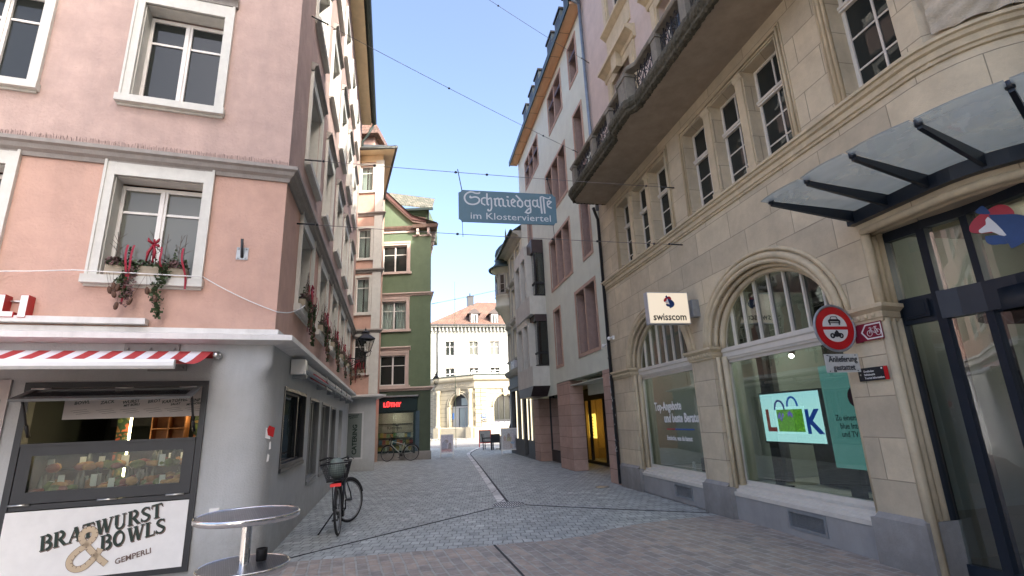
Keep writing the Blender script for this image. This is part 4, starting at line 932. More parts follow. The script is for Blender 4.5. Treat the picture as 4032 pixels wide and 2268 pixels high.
# ground floor
m=MB(FR)
m.box(-.72,-.02,.0,.5,0,2.78); m.cut(); m.box(-5.21,-3.74,0,.45,0,2.76); m.cut(); m.box(-9.0,-8.05,0,.45,0,2.39)
build(m,"stone_pillar",PINKST,gb)
m=MB(FR); m.box(-8.05,-5.21,.45,.5,0,.38); m.cm=1; fr(m,-8.05,-5.21,.38,2.55,.44,.05,.06); m.box(-8.05,-5.21,.6,.62,.0,.02); o=build(m,"shop_window",[SLATE,BLACK],gb)
m=MB(FR); m.box(-8.0,-5.25,.47,.476,.42,2.5); build(m,"pane",glassmat("glass_mirror_dark",opaque=(.03,.022,.015),refl=2.2),o)
m=MB(FR); m.box(-9.8,-.1,.05,4.5,2.60,2.62); m.box(-9.8,-.1,.02,.5,2.81,2.9); m.add([(-3.74,0,2.78),(-.72,0,2.78),(-.72,.62,2.78),(-3.74,.62,2.78)],[(0,1,2,3)]); m.box(-3.76,-.70,.62,.7,2.28,2.79); build(m,"arcade_ceiling",GPL,gb)
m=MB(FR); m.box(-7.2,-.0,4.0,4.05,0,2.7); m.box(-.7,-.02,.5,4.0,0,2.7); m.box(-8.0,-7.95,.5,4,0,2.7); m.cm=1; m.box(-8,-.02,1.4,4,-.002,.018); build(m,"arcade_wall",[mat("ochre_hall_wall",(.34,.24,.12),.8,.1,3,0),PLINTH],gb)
m=MB(FR); fr(m,-6.75,-3.6,.02,2.28,1.38,.09,.1); m.box(-6.05,-5.97,1.37,1.47,.1,2.2); m.box(-4.6,-4.5,1.38,1.48,.1,2.2); m.box(-6.75,-3.6,1.36,1.5,2.26,2.62); m.box(-3.6,-.7,1.36,1.46,0,2.62); o=build(m,"entrance_door",BLACK,gb)
m=MB(FR); m.box(-6.7,-3.65,1.42,1.425,.1,2.2); build(m,"pane",glassmat("glass_door_amber",tint=(.95,.85,.6),refl=1),o)
m=MB(FR); m.box(-7.9,-7.15,2.0,2.04,.80,1.72); build(m,"lit_directory",emimat("lit_yellow",(1,.86,.30),.7),gb)
m=MB(FR)
for i in range(7):
    z=.90+i*.11
    for x in(-7.75,-7.5): m.box(x,x+.16,1.985,1.995,z,z+.035)
build(m,"directory_text",mat("directory_print",(.30,.22,.06),.7,0),gb)
lp=bpy.data.lights.new("hall_lamp",'POINT'); lp.energy=9; lp.color=(1,.72,.35); lp.shadow_soft_size=.2; lo=bpy.data.objects.new("hall_lamp",lp); link(lo); lo.location=FR@Vector((-6,2.8,2.2))
# side and back, roof, peach soffit
m=MB(FR); m.box(G0,G0+.02,0,9,9.9,13.85); m.box(G0,-.05,.5,.55,2.9,13.8); m.box(-.06,-.03,.0,9,2.8,13.85); m.box(G0,0,9,9.05,0,13.85); build(m,"inner_wall",GPL,gb)
m=MB(FR); m.box(G0-.30,-.0,-.36,.02,13.86,13.95); m.cm=1; 
for x in range(9): m.box(G0-.3+x*1.12,G0-.29+x*1.12,-.37,.02,13.855,13.86)
m.cm=2; m.box(G0-.32,-.0,-.40,-.36,13.82,14.02); m.box(G0-.32,-.0,-.40,-.38,14.02,14.06); m.cm=3; m.box(G0,-.02,-.0,.04,13.76,13.86)
build(m,"soffit",[PEACH,BLACK,GUTTER,PINKFR],gb)
m=MB(FR); m.add([(G0-.3,-.38,14.05),(0,-.38,14.05),(0,2.1,19.3),(G0+1,2.1,19.3),(0,9.2,18.5),(G0+1,9.2,18.5)],[(0,1,2,3),(3,2,4,5),(0,3,5),(1,4,2)]); build(m,"roof",TILE,gb)  # upper roof out of view, made taller to shade the pink facade opposite
for i,x in enumerate((-8.35,-7.05,-5.95,-3.85,-2.72,-1.6)):
    m=MB(FR); m.box(x,x+.72,.02,2.2,14.1,15.62); m.cm=1; m.box(x-.04,x+.76,-.03,2.3,15.62,15.7); m.box(x+.1,x+.62,.01,.02,14.5,15.5); build(m,"dormer",[mat("dormer_zinc",(.10,.13,.13),.5,.15,4,.1),BLACK],gb)
# concrete bays
CGR=mat("bay_concrete",(.54,.54,.49),.85,.08,3,.3,50,stain=.45,stcol=(.26,.25,.22))
BROWNM=mat("dark_brown_metal",(.045,.03,.03),.45,.1,5,0)
for z0,z1,zg,zb in((5.44,6.16,7.90,8.44),(2.77,3.49,5.17,5.44)):
    m=MB(FR); xr=-6.05; xl=-8.85
    m.box(xl,xr,-.64,.0,z0+.001,z1); 
    m.add([(xr-.62,-.64,z1),(xr-.40,-.64,z1),(xr-.40,-.2,z1),(xr-.62,-.2,z1),(xr-.62,-.64,zg),(xr-.40,-.64,zg),(xr-.40,-.2,zg),(xr-.62,-.2,zg)],[(0,1,5,4),(1,2,6,5),(0,3,7,4),(4,5,6,7)])
    m.box(-7.75,-7.5,-.64,-.1,z1,zg); m.box(xl,xl+.15,-.64,0,z1,zg); m.box(xl,-6.9,-.60,0,zg,zb-.001)
    bay=build(m,"bay_window",CGR,gb,label="concrete bay window with dark brown metal hood")
    m=MB(FR); m.box(-6.95,xr+.01,-.46,0,zg,zb); m.cut()
    if z0<3: m.prism([(xl,z0),(xr,z0),(xr-.5,2.42),(xl+.3,2.42)],-.64,-.0)
    build(m,"metal_hood",BROWNM,bay)
    m=MB(FR)
    zm=z1+(zg-z1)*.27
    for (xa,ya),(xb,yb_) in(((xr,-.0),(xr,-.38)),((xr,-.38),(xr-.42,-.42))):
        pass
    m.box(xr-.03,xr+.012,-.40,-.34,z1,zg); m.box(xr-.03,xr+.011,-.02,.0,z1,zg); m.box(xr-.03,xr+.012,-.38,0,z1,z1+.06); m.box(xr-.03,xr+.012,-.38,0,zm,zm+.07); m.box(xr-.42,xr,-.42,-.37,zm,zm+.07); m.box(xr-.42,xr,-.42,-.37,z1,z1+.06); m.box(-7.5,-6.67,-.45,-.40,zm,zm+.07)
    build(m,"window_frame",BLACK,bay)
    m=MB(FR); m.box(xr-.015,xr-.01,-.37,-.01,z1,zg); m.box(xr-.42,xr-.02,-.39,-.385,z1,zg); m.box(-7.5,-6.67,-.43,-.425,z1,zg); m.box(-8.7,-7.75,-.43,-.425,z1,zg); build(m,"pane",glassmat("glass_bay",tint=(.5,.52,.5),refl=1.0),bay)
    m=MB(FR); n=26; vs=[]
    for i in range(n+1):
        for Z in(z1+.03,zg-.02): vs.append((xr-.10-.015*math.sin(i*1.9),-.30+.28*i/n,Z))
    m.add(vs,[(2*i,2*i+2,2*i+3,2*i+1) for i in range(n)]); build(m,"curtain",CURT if z0>5 else mat("curtain_grey",(.2,.2,.2),.9,.1,20,0),bay)
# downpipe, cameras (on the joint between the two buildings)
m=MB(FR); m.tube([(.10,-.09,13.9),(.10,-.07,7.45),(.10,-.07,7.0)],.05,8); m.tube([(.10,-.3,13.95),(.10,-.09,13.8)],.05,8)
build(m,"downpipe",mat("pipe_zinc_blue",(.22,.26,.30),.45,.15,8,.1,50,metal=.5),label="bluish zinc downpipe between the grey building and the upper pinkish wall",cat="downpipe",loc=FR@Vector((.1,-.09,7)))
t=thing("downpipe","dark weathered downpipe with flaking stickers at the pink pillar","downpipe",FR@Vector((.06,-.06,0)),-78.85)
m=MB(FR); m.tube([(.40,-.30,6.93),(.28,-.2,6.8),(.07,-.07,6.75),(.05,-.07,.05)],.04,8)
for z in(1.0,3.0,5.0): m.tube([(.05,-.07,z),(.05,-.07,z+.03)],.05,8)
build(m,"pipe",SLATE,t)
m=MB(FR); rr=random.Random(9)
for i in range(34):
    z=rr.uniform(.6,2.6); a=rr.uniform(-2.6,.4); x=.05+.0425*math.cos(a); y=-.07+.0425*math.sin(a); m.box(x-.012,x+.012,y-.004,y+.004,z,z+rr.uniform(.02,.06))
build(m,"sticker_remains",mat("sticker_pale",(.5,.5,.48),.7,.3,20,0),t)
for i,(x,lab) in enumerate(((-.12,"white dome camera left of the dark downpipe"),(.30,"white dome camera right of the dark downpipe on the sandstone"))):
    t=thing("security_camera",lab,"camera",FR@Vector((x,-.05,3.4)),-78.85,"small white security cameras beside the downpipe")
    z=3.33 if i==0 else 3.45
    m=MB(FR); m.box(x-.03,x+.03,-.05,0,z,z+.09); m.tube([(x,-.05,z+.05),(x,-.12,z+.04)],.02,6); build(m,"bracket",WHITE,t); m=MB(FR); m.ball((x,-.14,z+.02),.045,.045,.05,8); build(m,"dome",WHITE,t)
# ---------------------------------------------------------------- cream building with the round corner oriel
CREAM=mat("plaster_cream",(.64,.61,.49),.9,.06,3,.3,70,stain=.2,stcol=(.42,.40,.33))
CTRIM=mat("cream_stone_trim",(.38,.36,.31),.85,.1,6,.3,60,stain=.3,stcol=(.24,.22,.19))
cb=thing("cream_building","cream plastered building with round corner oriel under a dark onion roof","building",FR@Vector((-9.9,0,0)),-78.85)
CW=[(-11.2-1.45*i,-10.4-1.45*i,c,d) for i in range(3) for c,d in((4.55,6.0),(6.55,8.0),(8.5,9.75))]
C1=-14.35
m=MB(FR); m.wall(rect(C1,G0-.02,3.75,10.25),0,[rect(*w_) for w_ in CW if w_[0]>C1],.2); m.box(C1,C1+.02,0,8,0,10.25); m.box(C1+.1,G0-.1,.5,.55,3.8,10.2); m.box(C1,G0,8,8.05,0,10.2); build(m,"plaster_wall",CREAM,cb)
for w_ in CW:
    if w_[0]<C1: continue
    a,b,c,d=w_; o=casement(cb,FR,a,b,c,d,.14,WFRAME); m=MB(FR)
    m.box(a-.12,a,-.04,.01,c,d+.12); m.box(b,b+.12,-.04,.01,c,d+.12); m.box(a,b,-.04,.01,d,d+.12); m.box(a-.16,b+.16,-.1,.1,c-.1,c-.003)
    if d<8.5: m.mould([(a-.16,0),(b+.16,0)],[(0,d+.22),(.05,d+.24),(.16,d+.33),(.16,d+.37),(0,d+.42)]); m.box(a-.12,b+.12,-.03,0,d+.12,d+.22)
    build(m,"surround",CTRIM,o)
m=MB(FR); m.wall(rect(C1,-9.02,0,3.75),0,[rect(-10.0,-9.3,.75,3.0),rect(-11.0,-10.25,.05,3.0),rect(-12.4,-11.2,.75,3.0),rect(-13.9,-12.7,.75,3.0)],.15); m.mould([(C1,0),(-9.02,0)],[(0,3.1),(.08,3.12),(.08,3.3),(0,3.33)])
build(m,"shopfront",mat("shopfront_dark_grey",(.085,.09,.09),.6,.12,5,.1,40,stain=.2,stcol=(.12,.12,.11)),cb)
m=MB(FR); m.mould([(C1,0),(-9.02,0)],[(0,3.70),(.14,3.74),(.22,3.86),(.24,3.98),(0,4.02)]); m.cut(); m.mould([(C1-.5,0),(G0-.02,0)],[(0,9.95),(.10,10.0),(.2,10.12),(.42,10.2),(.42,10.3),(0,10.32)]); build(m,"cornice",CTRIM,cb)
m=MB(FR); m.box(-14,-9.2,.15,.16,.1,3.1); build(m,"pane",GLASSD,cb)
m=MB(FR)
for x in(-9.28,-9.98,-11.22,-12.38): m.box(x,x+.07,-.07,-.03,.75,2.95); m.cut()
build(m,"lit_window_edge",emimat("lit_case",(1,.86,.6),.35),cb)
m=MB(FR); m.box(-12.9,-11.9,-.16,-.02,3.93,4.42); o=build(m,"sign_panel",mat("sign_grey_white",(.45,.47,.50),.5,.1,5,0),cb); m=MB(); text(m,"GYM",FR@T(-12.4,-.165,4.05),.30,.004,.004); build(m,"lettering",WHITE,o)
oc=FR@Vector((C1+.05,.08,0)); OC=(oc.x,oc.y,0)
m=MB(); m.lathe([(.02,6.35),(.12,6.5),(.25,6.75),(.45,7.15),(.68,7.42),(.72,7.5),(.72,7.58),(.66,7.6),(.66,8.05),(.7,8.08),(.7,8.14),(.62,8.16),(.62,9.4),(.66,9.42),(.72,9.55),(.9,9.62),(.9,9.68),(.5,9.7)],OC,28); o=build(m,"oriel",CREAM,cb)
m=MB(); m.lathe([(1.02,9.62),(1.04,9.70),(.80,9.86),(.66,10.05),(.62,10.3),(.66,10.55),(.60,10.8),(.42,11.05),(.2,11.25),(.06,11.4),(.04,11.9),(.0,12.2)],OC,24); build(m,"onion_roof",GUTTER,o)
for a in(200,245,290,335):
    m=MB(frame(OC[0]+.63*math.cos(R(a)),OC[1]+.63*math.sin(R(a)),a+90)); fr(m,-.2,.2,8.2,9.35,-.03,.06,.06); fr(m,-.14,.14,8.26,9.29,-.02,.03,.04); m.box(-.14,.14,-.02,.0,8.75,8.78); w_=build(m,"window",[CTRIM],o); m=MB(m.M); m.box(-.13,.13,-.01,-.005,8.28,9.28); build(m,"pane",GLASSD,w_)
m=MB(FR); m.add([(C1-.4,-.44,10.3),(G0,-.44,10.3),(G0,4,13.5),(C1+3,4,13.5),(C1-.4,8,10.3)],[(0,1,2,3),(0,3,4)]); m.tube([(C1-.3,-.5,10.3),(G0,-.5,10.3)],.07,6); build(m,"roof",GUTTER,cb)
# ---------------------------------------------------------------- pink bay building at the end of the pink row
FB=frame(-5.31,19.41,-2)
bb=thing("pink_bay_house","narrow pink house end with grey white pilasters and a flared green copper gutter","building",(-5.31,19.41,0),-2)
BW=[(-.98,-.42,3.57,4.98),(-.98,-.42,5.92,7.38),(-.98,-.42,8.2,9.5),(-.98,-.42,11.2,12.4)]
BL=-1.62
m=MB(FB); m.wall(rect(BL,0,2.69,12.85),0,[rect(*w_) for w_ in BW],.12); m.add([(0,0,2.69),(-1.15,2.6,2.69),(-1.15,2.6,12.85),(0,0,12.85)],[(0,1,2,3)]); m.box(BL+.1,-.1,.4,.42,2.8,12.8); build(m,"plaster_wall",PLpink,bb)
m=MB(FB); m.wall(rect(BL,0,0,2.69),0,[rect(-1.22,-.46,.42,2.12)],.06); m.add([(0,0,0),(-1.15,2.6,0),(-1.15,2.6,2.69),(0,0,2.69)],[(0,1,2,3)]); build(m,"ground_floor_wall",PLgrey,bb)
m=MB(FB); fr(m,-1.22,-.46,.42,2.12,-.02,.055,.06); o=build(m,"shop_window",mat("trim_light",(.55,.56,.56),.6,.05,5,0),bb)
m=MB(FB); m.box(-1.2,-.48,.02,.026,.45,2.1); build(m,"pane",glassmat("glass_frosted_blind",opaque=(.20,.23,.22),refl=.6),o)
m=MB(); text(m,"CATERING",FB@T(-.70,.01,.58)@Matrix.Rotation(R(-90),4,'Y'),.235,.001,.008,align='LEFT',sx=.95); text(m,"BRATWURST",FB@T(-.86,.01,1.95)@Matrix.Rotation(R(-8),4,'Y'),.075,.001,.002,.2); text(m,"& BOWLS",FB@T(-.84,.01,1.89)@Matrix.Rotation(R(-8),4,'Y'),.075,.001,.002,.2); build(m,"lettering",GRP,o)
m=MB(); m.mould([tuple((FB@Vector((x,y,0))).xy) for x,y in((BL,0),(0,0),(-1.15,2.6))],[(-.01,2.60),(.30,2.645),(.31,2.70),(.04,2.75),(-.01,2.75)]); build(m,"ledge",LEDGE,bb)
m=MB(FB); m.box(-.30,-.0,-.05,.0,2.76,12.6); m.cut(); m.box(-1.15,-1.06,-.04,.0,2.76,12.6); m.prism([(0,2.76),(.04,2.76),(.04,12.6),(0,12.6)],-.05,.0); build(m,"pilaster",TRIM,bb)
for i,(a,b,c,d) in enumerate(BW):
    o=casement(bb,FB,a,b,c,d,.06,WFRAME,mull=0,rail=.72,vb=0,pane=GLASSD if i==0 else GLASS,curtain=i>0); m=MB(FB); 
    m.box(a-.1,a,-.035,.01,c,d+.1); m.box(b,b+.1,-.035,.01,c,d+.1); m.box(a,b,-.035,.01,d,d+.1); m.box(a-.14,b+.14,-.08,.05,c-.09,c-.003); build(m,"surround",TRIM,o)
m=MB()
for z in(5.2,7.68,10.15): m.mould([tuple((FB@Vector((x,y,0))).xy) for x,y in((-1.15,0),(0,0),(-1.15,2.6))],[(-.01,z-.12),(.05,z-.1),(.07,z-.03),(.14,z),(.14,z+.05),(-.01,z+.09)]); m.cut()
build(m,"string_course",TRIMd,bb)
m=MB(FB); m.box(-1.15,.0,-.03,.0,12.55,12.86); build(m,"frieze",SOFFIT,bb)
m=MB(FB); A_=[(-1.05,-.45),(.62,-.45),(-1.45,4.6),(-2.5,4.6)]; m.add([(x,y,12.87) for x,y in A_]+[(x,y,12.93) for x,y in A_],[(0,1,2,3),(4,7,6,5),(0,4,5,1),(1,5,6,2)]); build(m,"soffit",SOFFIT,bb)
m=MB(FB); m.tube([(-1.1,-.5,12.93),(.68,-.5,12.93),(-1.4,4.6,12.93)],.075,8); m.add([(-1.2,-.5,12.98),(.68,-.5,12.98),(-1.4,4.6,12.98),(-2.6,4.6,14.4),(-1.2,.9,14.0)],[(0,1,4),(1,2,3,4)]); build(m,"roof",mat("roof_green_lead",(.07,.075,.07),.6,.2,4,.1),bb)
m=MB(FB); m.box(-4.2,-1.3,2.6,4.6,0,15.4); build(m,"rear_wall",PLpink,bb)
m=MB(FB); m.add([(-4.4,2.2,15.4),(-1.0,2.2,15.4),(-1.0,5,15.4),(-4.4,5,15.4),(-4.4,2.9,16.5),(-1.4,2.9,16.5),(-1.4,5,16.5),(-4.4,5,16.5)],[(0,1,5,4),(1,2,6,5),(4,5,6,7),(0,3,2,1)]); build(m,"rear_roof",TILE,bb)
# ---------------------------------------------------------------- green building
GRN=mat("plaster_green",(.135,.182,.11),.9,.10,2.5,.3,70,stain=.35,stcol=(.10,.13,.075))
GRND=mat("plaster_dark_green",(.075,.10,.07),.9,.10,2.5,.3,70,stain=.35,stcol=(.05,.065,.05))
PINKT=mat("pale_pink_stone",(.56,.45,.39),.8,.08,6,.2,60,stain=.3,stcol=(.38,.30,.26))
FN=frame(-4.07,24.31,-1)
gn=thing("green_building","narrow green plastered house with pale pink window surrounds and a tiled gable roof","building",(-4.07,24.31,0),-1)
NW=[(-2.50,-1.22,3.41,4.85),(-2.48,-1.22,6.12,7.55),(-2.48,-1.22,9.08,10.5)]
NL=-5.2
m=MB(FN); m.wall(rect(NL,0,3.2,11.3),0,[rect(*w_) for w_ in NW],.15); m.add([(0,0,3.2),(-2.3,9,3.2),(-2.3,9,11.3),(0,0,11.3)],[(0,1,2,3)]); m.prism([(NL,11.3),(-.4,11.3),(-.9,11.75),(-3.1,14.2),(NL,13.6)],0,.1); m.box(NL,-.1,.4,.42,3.3,11.2); m.box(-.05,-.02,9,9.02,0,11); build(m,"plaster_wall",GRN,gn)
m=MB(FN); m.wall(rect(NL,0,.38,3.2),0,[rect(-2.75,-.80,.4,2.2)],.1); m.add([(0,0,.38),(-2.3,9,.38),(-2.3,9,3.2),(0,0,3.2)],[(0,1,2,3)]); build(m,"ground_floor_wall",GRND,gn)
m=MB(FN); m.mould([(NL,0),(0,0),(-2.3,9)],[(0,0),(.035,0),(.035,.36),(0,.385)]); build(m,"plinth",PLINTH,gn)
for i,(a,b,c,d) in enumerate(NW):
    o=casement(gn,FN,a,b,c,d,.08,WFRAME,rail=.66,mull=.07,pane=GLASS if i==1 else GLASSD,curtain=i==1)
    m=MB(FN); w_=.16; zt=d+.22
    m.box(a-w_,a,-.05,.01,c,zt); m.box(b,b+w_,-.05,.01,c,zt); m.box(a,b,-.05,.01,d,zt); m.box(a-w_+.02,b+w_-.02,-.075,-.05,d+.1,zt-.02)
    m.box(a-w_-.08,b+w_+.08,-.11,.05,c-.12,c-.003)
    if i<2: m.mould([(a-w_-.08,0),(b+w_+.08,0)],[(0,zt),(.06,zt+.02),(.08,zt+.08),(.16,zt+.13),(.16,zt+.17),(0,zt+.22)])
    build(m,"surround",PINKT,o)
m=MB(FN)
for z in(3.13,7.80): m.mould([(NL,0),(0,0),(-2.3,9)],[(-.01,z),(.05,z+.02),(.07,z+.08),(.14,z+.11),(.14,z+.16),(-.01,z+.2)]); m.cut()
build(m,"string_course",PINKT,gn)
m=MB(FN); m.mould([(-.95,0),(0,0),(-2.3,9)],[(0,10.95),(.04,10.97),(.04,11.02),(0,11.04)]); 
for x in(-.72,-.16): m.prism([(x,10.98),(x+.12,10.98),(x+.12,11.32),(x,11.32)],-.26,-.0)
for y in(.3,.9,1.5,2.1,2.7,3.3): m.box(-.2556*y-.1,.24-.2556*y,y,y+.12,11.0,11.32)
m.box(NL,-.85,-.05,0,11.18,11.28); build(m,"console",PINKT,gn)
m=MB(FN); m.mould([(NL,0),(-.82,0)],[(0,11.28),(.08,11.3),(.14,11.44),(.14,11.52),(0,11.56)]); m.mould([(-.9,0),(.0,0),(-2.3,9)],[(0,11.3),(.30,11.33),(.34,11.5),(0,11.52)]); build(m,"eaves_cornice",mat("worn_brown_wood",(.13,.08,.06),.8,.3,12,.3,50,stain=.4,stcol=(.3,.25,.2)),gn)
m=MB(FN)
def gstrip(z0,y0,y1,w_,mi):
    m.cm=mi; P=[(-.25,11.62),(-.95,11.78),(-1.55,12.35),(-3.2,14.05)]
    for (xa,za),(xb,zb) in zip(P,P[1:]): m.prism([(xa,za+z0),(xb,zb+z0),(xb,zb+z0+w_),(xa,za+z0+w_)],y0,y1)
gstrip(.04,-.22,0,.22,0); gstrip(-.05,-.15,0,.09,1)
build(m,"bargeboard",[mat("bargeboard_brown",(.13,.065,.055),.7,.1,6,.1),PINKT],gn)
GT=brickmat("grey_ochre_shingles",(.20,.19,.15),(.12,.125,.10),(.04,.04,.03),.2,.12,.012,'xy',0,.85,.3,4,.6)
m=MB(FN); m.add([(.38,-.35,11.55),(-1.95,9,11.55),(-3.4,9,14.35),(-3.2,-.25,14.35),(-.95,-.3,12.05)],[(0,1,2,3,4)]); build(m,"roof",GT,gn)
m=MB(FN); m.box(-1.6,-.28,.6,3.5,11.7,12.75); m.cm=1; m.box(-.29,-.24,.55,.68,11.7,12.75); o=build(m,"dormer",[GRN,BLACK],gn)
m=MB(FN); m.add([(-2.6,.15,13.05),(.05,.15,12.62),(.0,1.1,13.55),(-2.6,1.1,14.05),(-2.6,.15,12.95),(.05,.15,12.52)],[(0,1,2,3),(0,1,5,4)]); m.cm=1; m.box(-2.4,.06,.1,.2,12.48,12.6); build(m,"dormer_roof",[GT,GUTTER],o)
# bookshop front
TEALD=mat("shop_dark_teal",(.010,.030,.032),.5,.1,5,.05)
m=MB(FN); m.box(-2.95,-.62,-.10,0,2.22,2.80); m.box(-.80,-.70,-.06,0,.3,2.22); m.box(-2.75,-.80,-.04,.02,2.12,2.22); m.box(-2.75,-.8,-.05,.02,.33,.42); m.box(-2.95,-.58,-.12,0,2.80,2.84)
sf=build(m,"shopfront",TEALD,gn); m=MB(FN); m.box(-2.95,-.55,-.22,0,2.86,2.93); build(m,"shop_canopy",ZINC,gn)
m=MB(FN); m.box(-.70,-.52,-.02,0,.38,2.2); build(m,"blue_pilaster",mat("painted_blue_grey",(.06,.10,.13),.7,.2,5,0),gn)
m=MB(); text(m,"LÜTHY",FN@T(-1.80,-.115,2.42),.27,.01,.010,sx=.98); build(m,"lettering",emimat("lit_red_letters",(1,.03,.03),.9),sf)
m=MB(FN); m.box(-2.7,-.82,.05,.055,.42,2.12); build(m,"pane",GLASSS,sf)
m=MB(FN); m.add([(-3.2,.1,.35),(-.8,.1,.35),(-.8,1.1,.35),(-3.2,1.1,.35),(-3.2,.1,2.2),(-.8,.1,2.2),(-.8,1.1,2.2),(-3.2,1.1,2.2)],[(0,1,2,3),(4,7,6,5),(3,2,6,7),(1,5,6,2),(0,3,7,4)]); build(m,"display_backdrop",mat("display_grey",(.36,.34,.31),.8,.15,3,0),sf)
m=MB(FN); text(m,"& Kleinen",FN.inverted()@FN@T(-2.0,1.09,1.45),.22,.002,0); m.M=Matrix.Identity(4); build(MB(),"x",BLACK) if False else None
m2=MB(); text(m2,"Kleinen",FN@T(-1.98,1.09,1.38),.24,.002,0); build(m2,"display_text",BLACK,sf)
m=MB(FN); m.box(-2.75,-1.1,1.0,1.04,1.62,1.65); m.box(-2.75,-1.1,.7,1.05,1.18,1.22); m.box(-2.75,-1.1,.5,1.05,.86,.88); m.ball((-1.72,.6,1.58),.09,.05,.06,6); m.tube([(-1.7,.6,1.3),(-1.72,.6,1.6)],.02,5); build(m,"display_rail",BLACK,sf)
rr=random.Random(11)
BK=[mat("book_%s"%n_,c_,.6,.25,15,0) for n_,c_ in(("red",(.40,.05,.04)),("yellow",(.5,.38,.10)),("blue",(.10,.22,.32)),("green",(.12,.22,.10)),("white",(.6,.6,.56)),("orange",(.5,.2,.06)))]
for z,y in((1.0,.62),(.70,.45),(.42,.28),(.42,.42)):
    x=-2.7
    while x<-1.05:
        w_=rr.uniform(.13,.20); h=rr.uniform(.16,.24); m=MB(FN@T(x,y,z)@Matrix.Rotation(R(-12),4,'X')); m.box(0,w_-.015,0,.02,0,h); m.cm=0; b_=build(m,"book",rr.choice(BK),sf); x+=w_
bl_=bpy.data.lights.new("bookshop_lamp",'POINT'); bl_.energy=4; bl_.color=(1,.85,.65); bl_.shadow_soft_size=.1; bo=bpy.data.objects.new("bookshop_lamp",bl_); link(bo); bo.location=FN@Vector((-1.8,.45,1.95))
# ---------------------------------------------------------------- bank and white building across the square
LIME=brickmat("bank_limestone",(.33,.295,.21),(.30,.27,.195),(.15,.13,.09),1.1,.42,.022,'xz',0,.85,.08,3,.6,stain=.15,stcol=(.38,.34,.26))
LIMEP=mat("bank_limestone_plain",(.34,.305,.225),.85,.08,3,.2,40,stain=.15,stcol=(.38,.34,.26))
FK=frame(-4.05,49.92,180-30)     # door side: x goes left-away
bk=thing("bank_building","single storey limestone bank with a columned corner doorway and rusticated pilasters","building",(-4.05,49.92,0),20)
F1=frame(-4.05,49.92,-30); F2=frame(-4.05,49.92,20)
H=5.97
# door side runs from corner to the left, x negative
AD=arch(-3.0,-.78,0,3.1,14,1.15)
m=MB(F1); m.wall(rect(-4.75,0,0,4.75),0,[AD],.7); 
lp_=[(F1@Vector((-4.75,0,0))).xy,Vector((-9.5,54.6)),Vector((-10.9,57.2)),Vector((-11.3,61))]
m.M=Matrix.Identity(4); m.add([(p_[0],p_[1],z) for p_ in lp_ for z in(0,4.75)],[(2*i,2*i+1,2*i+3,2*i+2) for i in range(3)])
m.M=F2; A2_=arch(1.95,4.25,.75,2.95,14,1.15); m.wall(rect(0,9.5,0,4.75),0,[A2_],.5); build(m,"rusticated_wall",LIME,bk)
path=[tuple(p_) for p_ in lp_[::-1]]+[(-4.05,49.92),tuple((F2@Vector((9.5,0,0))).xy)]
m=MB(); m.mould(path,[(0,4.72),(.10,4.74),(.12,4.88),(.16,4.9),(.16,5.42),(.22,5.46),(.40,5.56),(.45,5.7),(.45,5.8),(.3,5.84),(.3,5.97),(0,5.98)]); m.cut(); m.mould(path,[(0,0),(.25,0),(.25,1.0),(.14,1.1),(0,1.12)]); build(m,"cornice",LIMEP,bk)
m=MB(); m.mould(path,[(-.5,5.99),(.32,5.99),(.32,6.03),(-.5,6.2)]); build(m,"roof_edge",GUTTER,bk)
m=MB(F2); m.box(0,9,.6,8,0,5.9); m.M=F1; m.box(-4.6,-.3,.9,5,0,5.9); build(m,"inner_wall",DARK,bk)
m=MB(F1)
for x in(-4.38,-.12):
    m.lathe([(.30,1.1),(.30,1.2),(.25,1.25),(.235,1.3),(.24,2.0),(.235,2.05),(.21,4.3),(.24,4.35),(.28,4.5),(.30,4.72)],(x if x<-1 else -.42,-.22,0),14); m.box((x if x<-1 else -.42)-.32,(x if x<-1 else -.42)+.32,-.55,0,0,1.1); m.cut()
build(m,"column",LIMEP,bk)
m=MB(F1)
for w_,r_ in((.1,.09),(.3,.07)):
    m.tube([(-1.89+(1.11+w_)*math.cos(PI*i/18),-.04,3.1+(1.15+w_)*math.sin(PI*i/18)) for i in range(19)],r_,6); 
    for sg in(-1,1): m.tube([(-1.89+sg*(1.11+w_),-.04,.3),(-1.89+sg*(1.11+w_),-.04,3.1)],r_,6)
m.prism([(-2.05,4.15),(-1.73,4.15),(-1.66,4.85),(-2.12,4.85)],-.2,0); m.cut(); m.M=F2
m.tube([(3.1+1.3*math.cos(PI*i/18),-.04,2.95+1.3*math.sin(PI*i/18)) for i in range(19)],.09,6); m.prism([(2.95,4.0),(3.25,4.0),(3.35,4.75),(2.85,4.75)],-.2,0)
build(m,"arch_moulding",LIMEP,bk)
m=MB(F2)
for x0_,x1_ in((.05,.55),(.62,1.2)):
    for k in range(9): z=1.15+k*.40; m.box(x0_,x1_,-.10,0,z,z+.34)
    m.cut()
for k in range(9): z=1.15+k*.40; m.add([(0,0,0)],[]) 
m.M=F1
for k in range(9): z=1.15+k*.40; m.box(-5.2,-4.7,-.02,.1,z,z+.34)
build(m,"rustication",LIMEP,bk)
m=MB(F1); m.box(-3.0,-.78,.5,.55,0,4.3); m.cm=1; m.box(-2.15,-.82,.45,.5,.05,2.95); m.box(-1.9,-1.1,.44,.5,3.2,3.9); m.cm=2; m.box(-3.0,-.78,.4,.5,2.97,3.12); m.box(-1.5,-1.44,.42,.5,0,2.97); m.box(-2.95,-2.2,.38,.42,0,2.95); build(m,"doorway",[SLATE,glassmat("glass_bank",opaque=(.25,.3,.3),refl=1.5),mat("door_grey",(.32,.33,.32),.6,.05,5,0)],bk)
m=MB(F2); m.prism([(p_[0],p_[1]) for p_ in A2_],.35,.4); m.cm=1
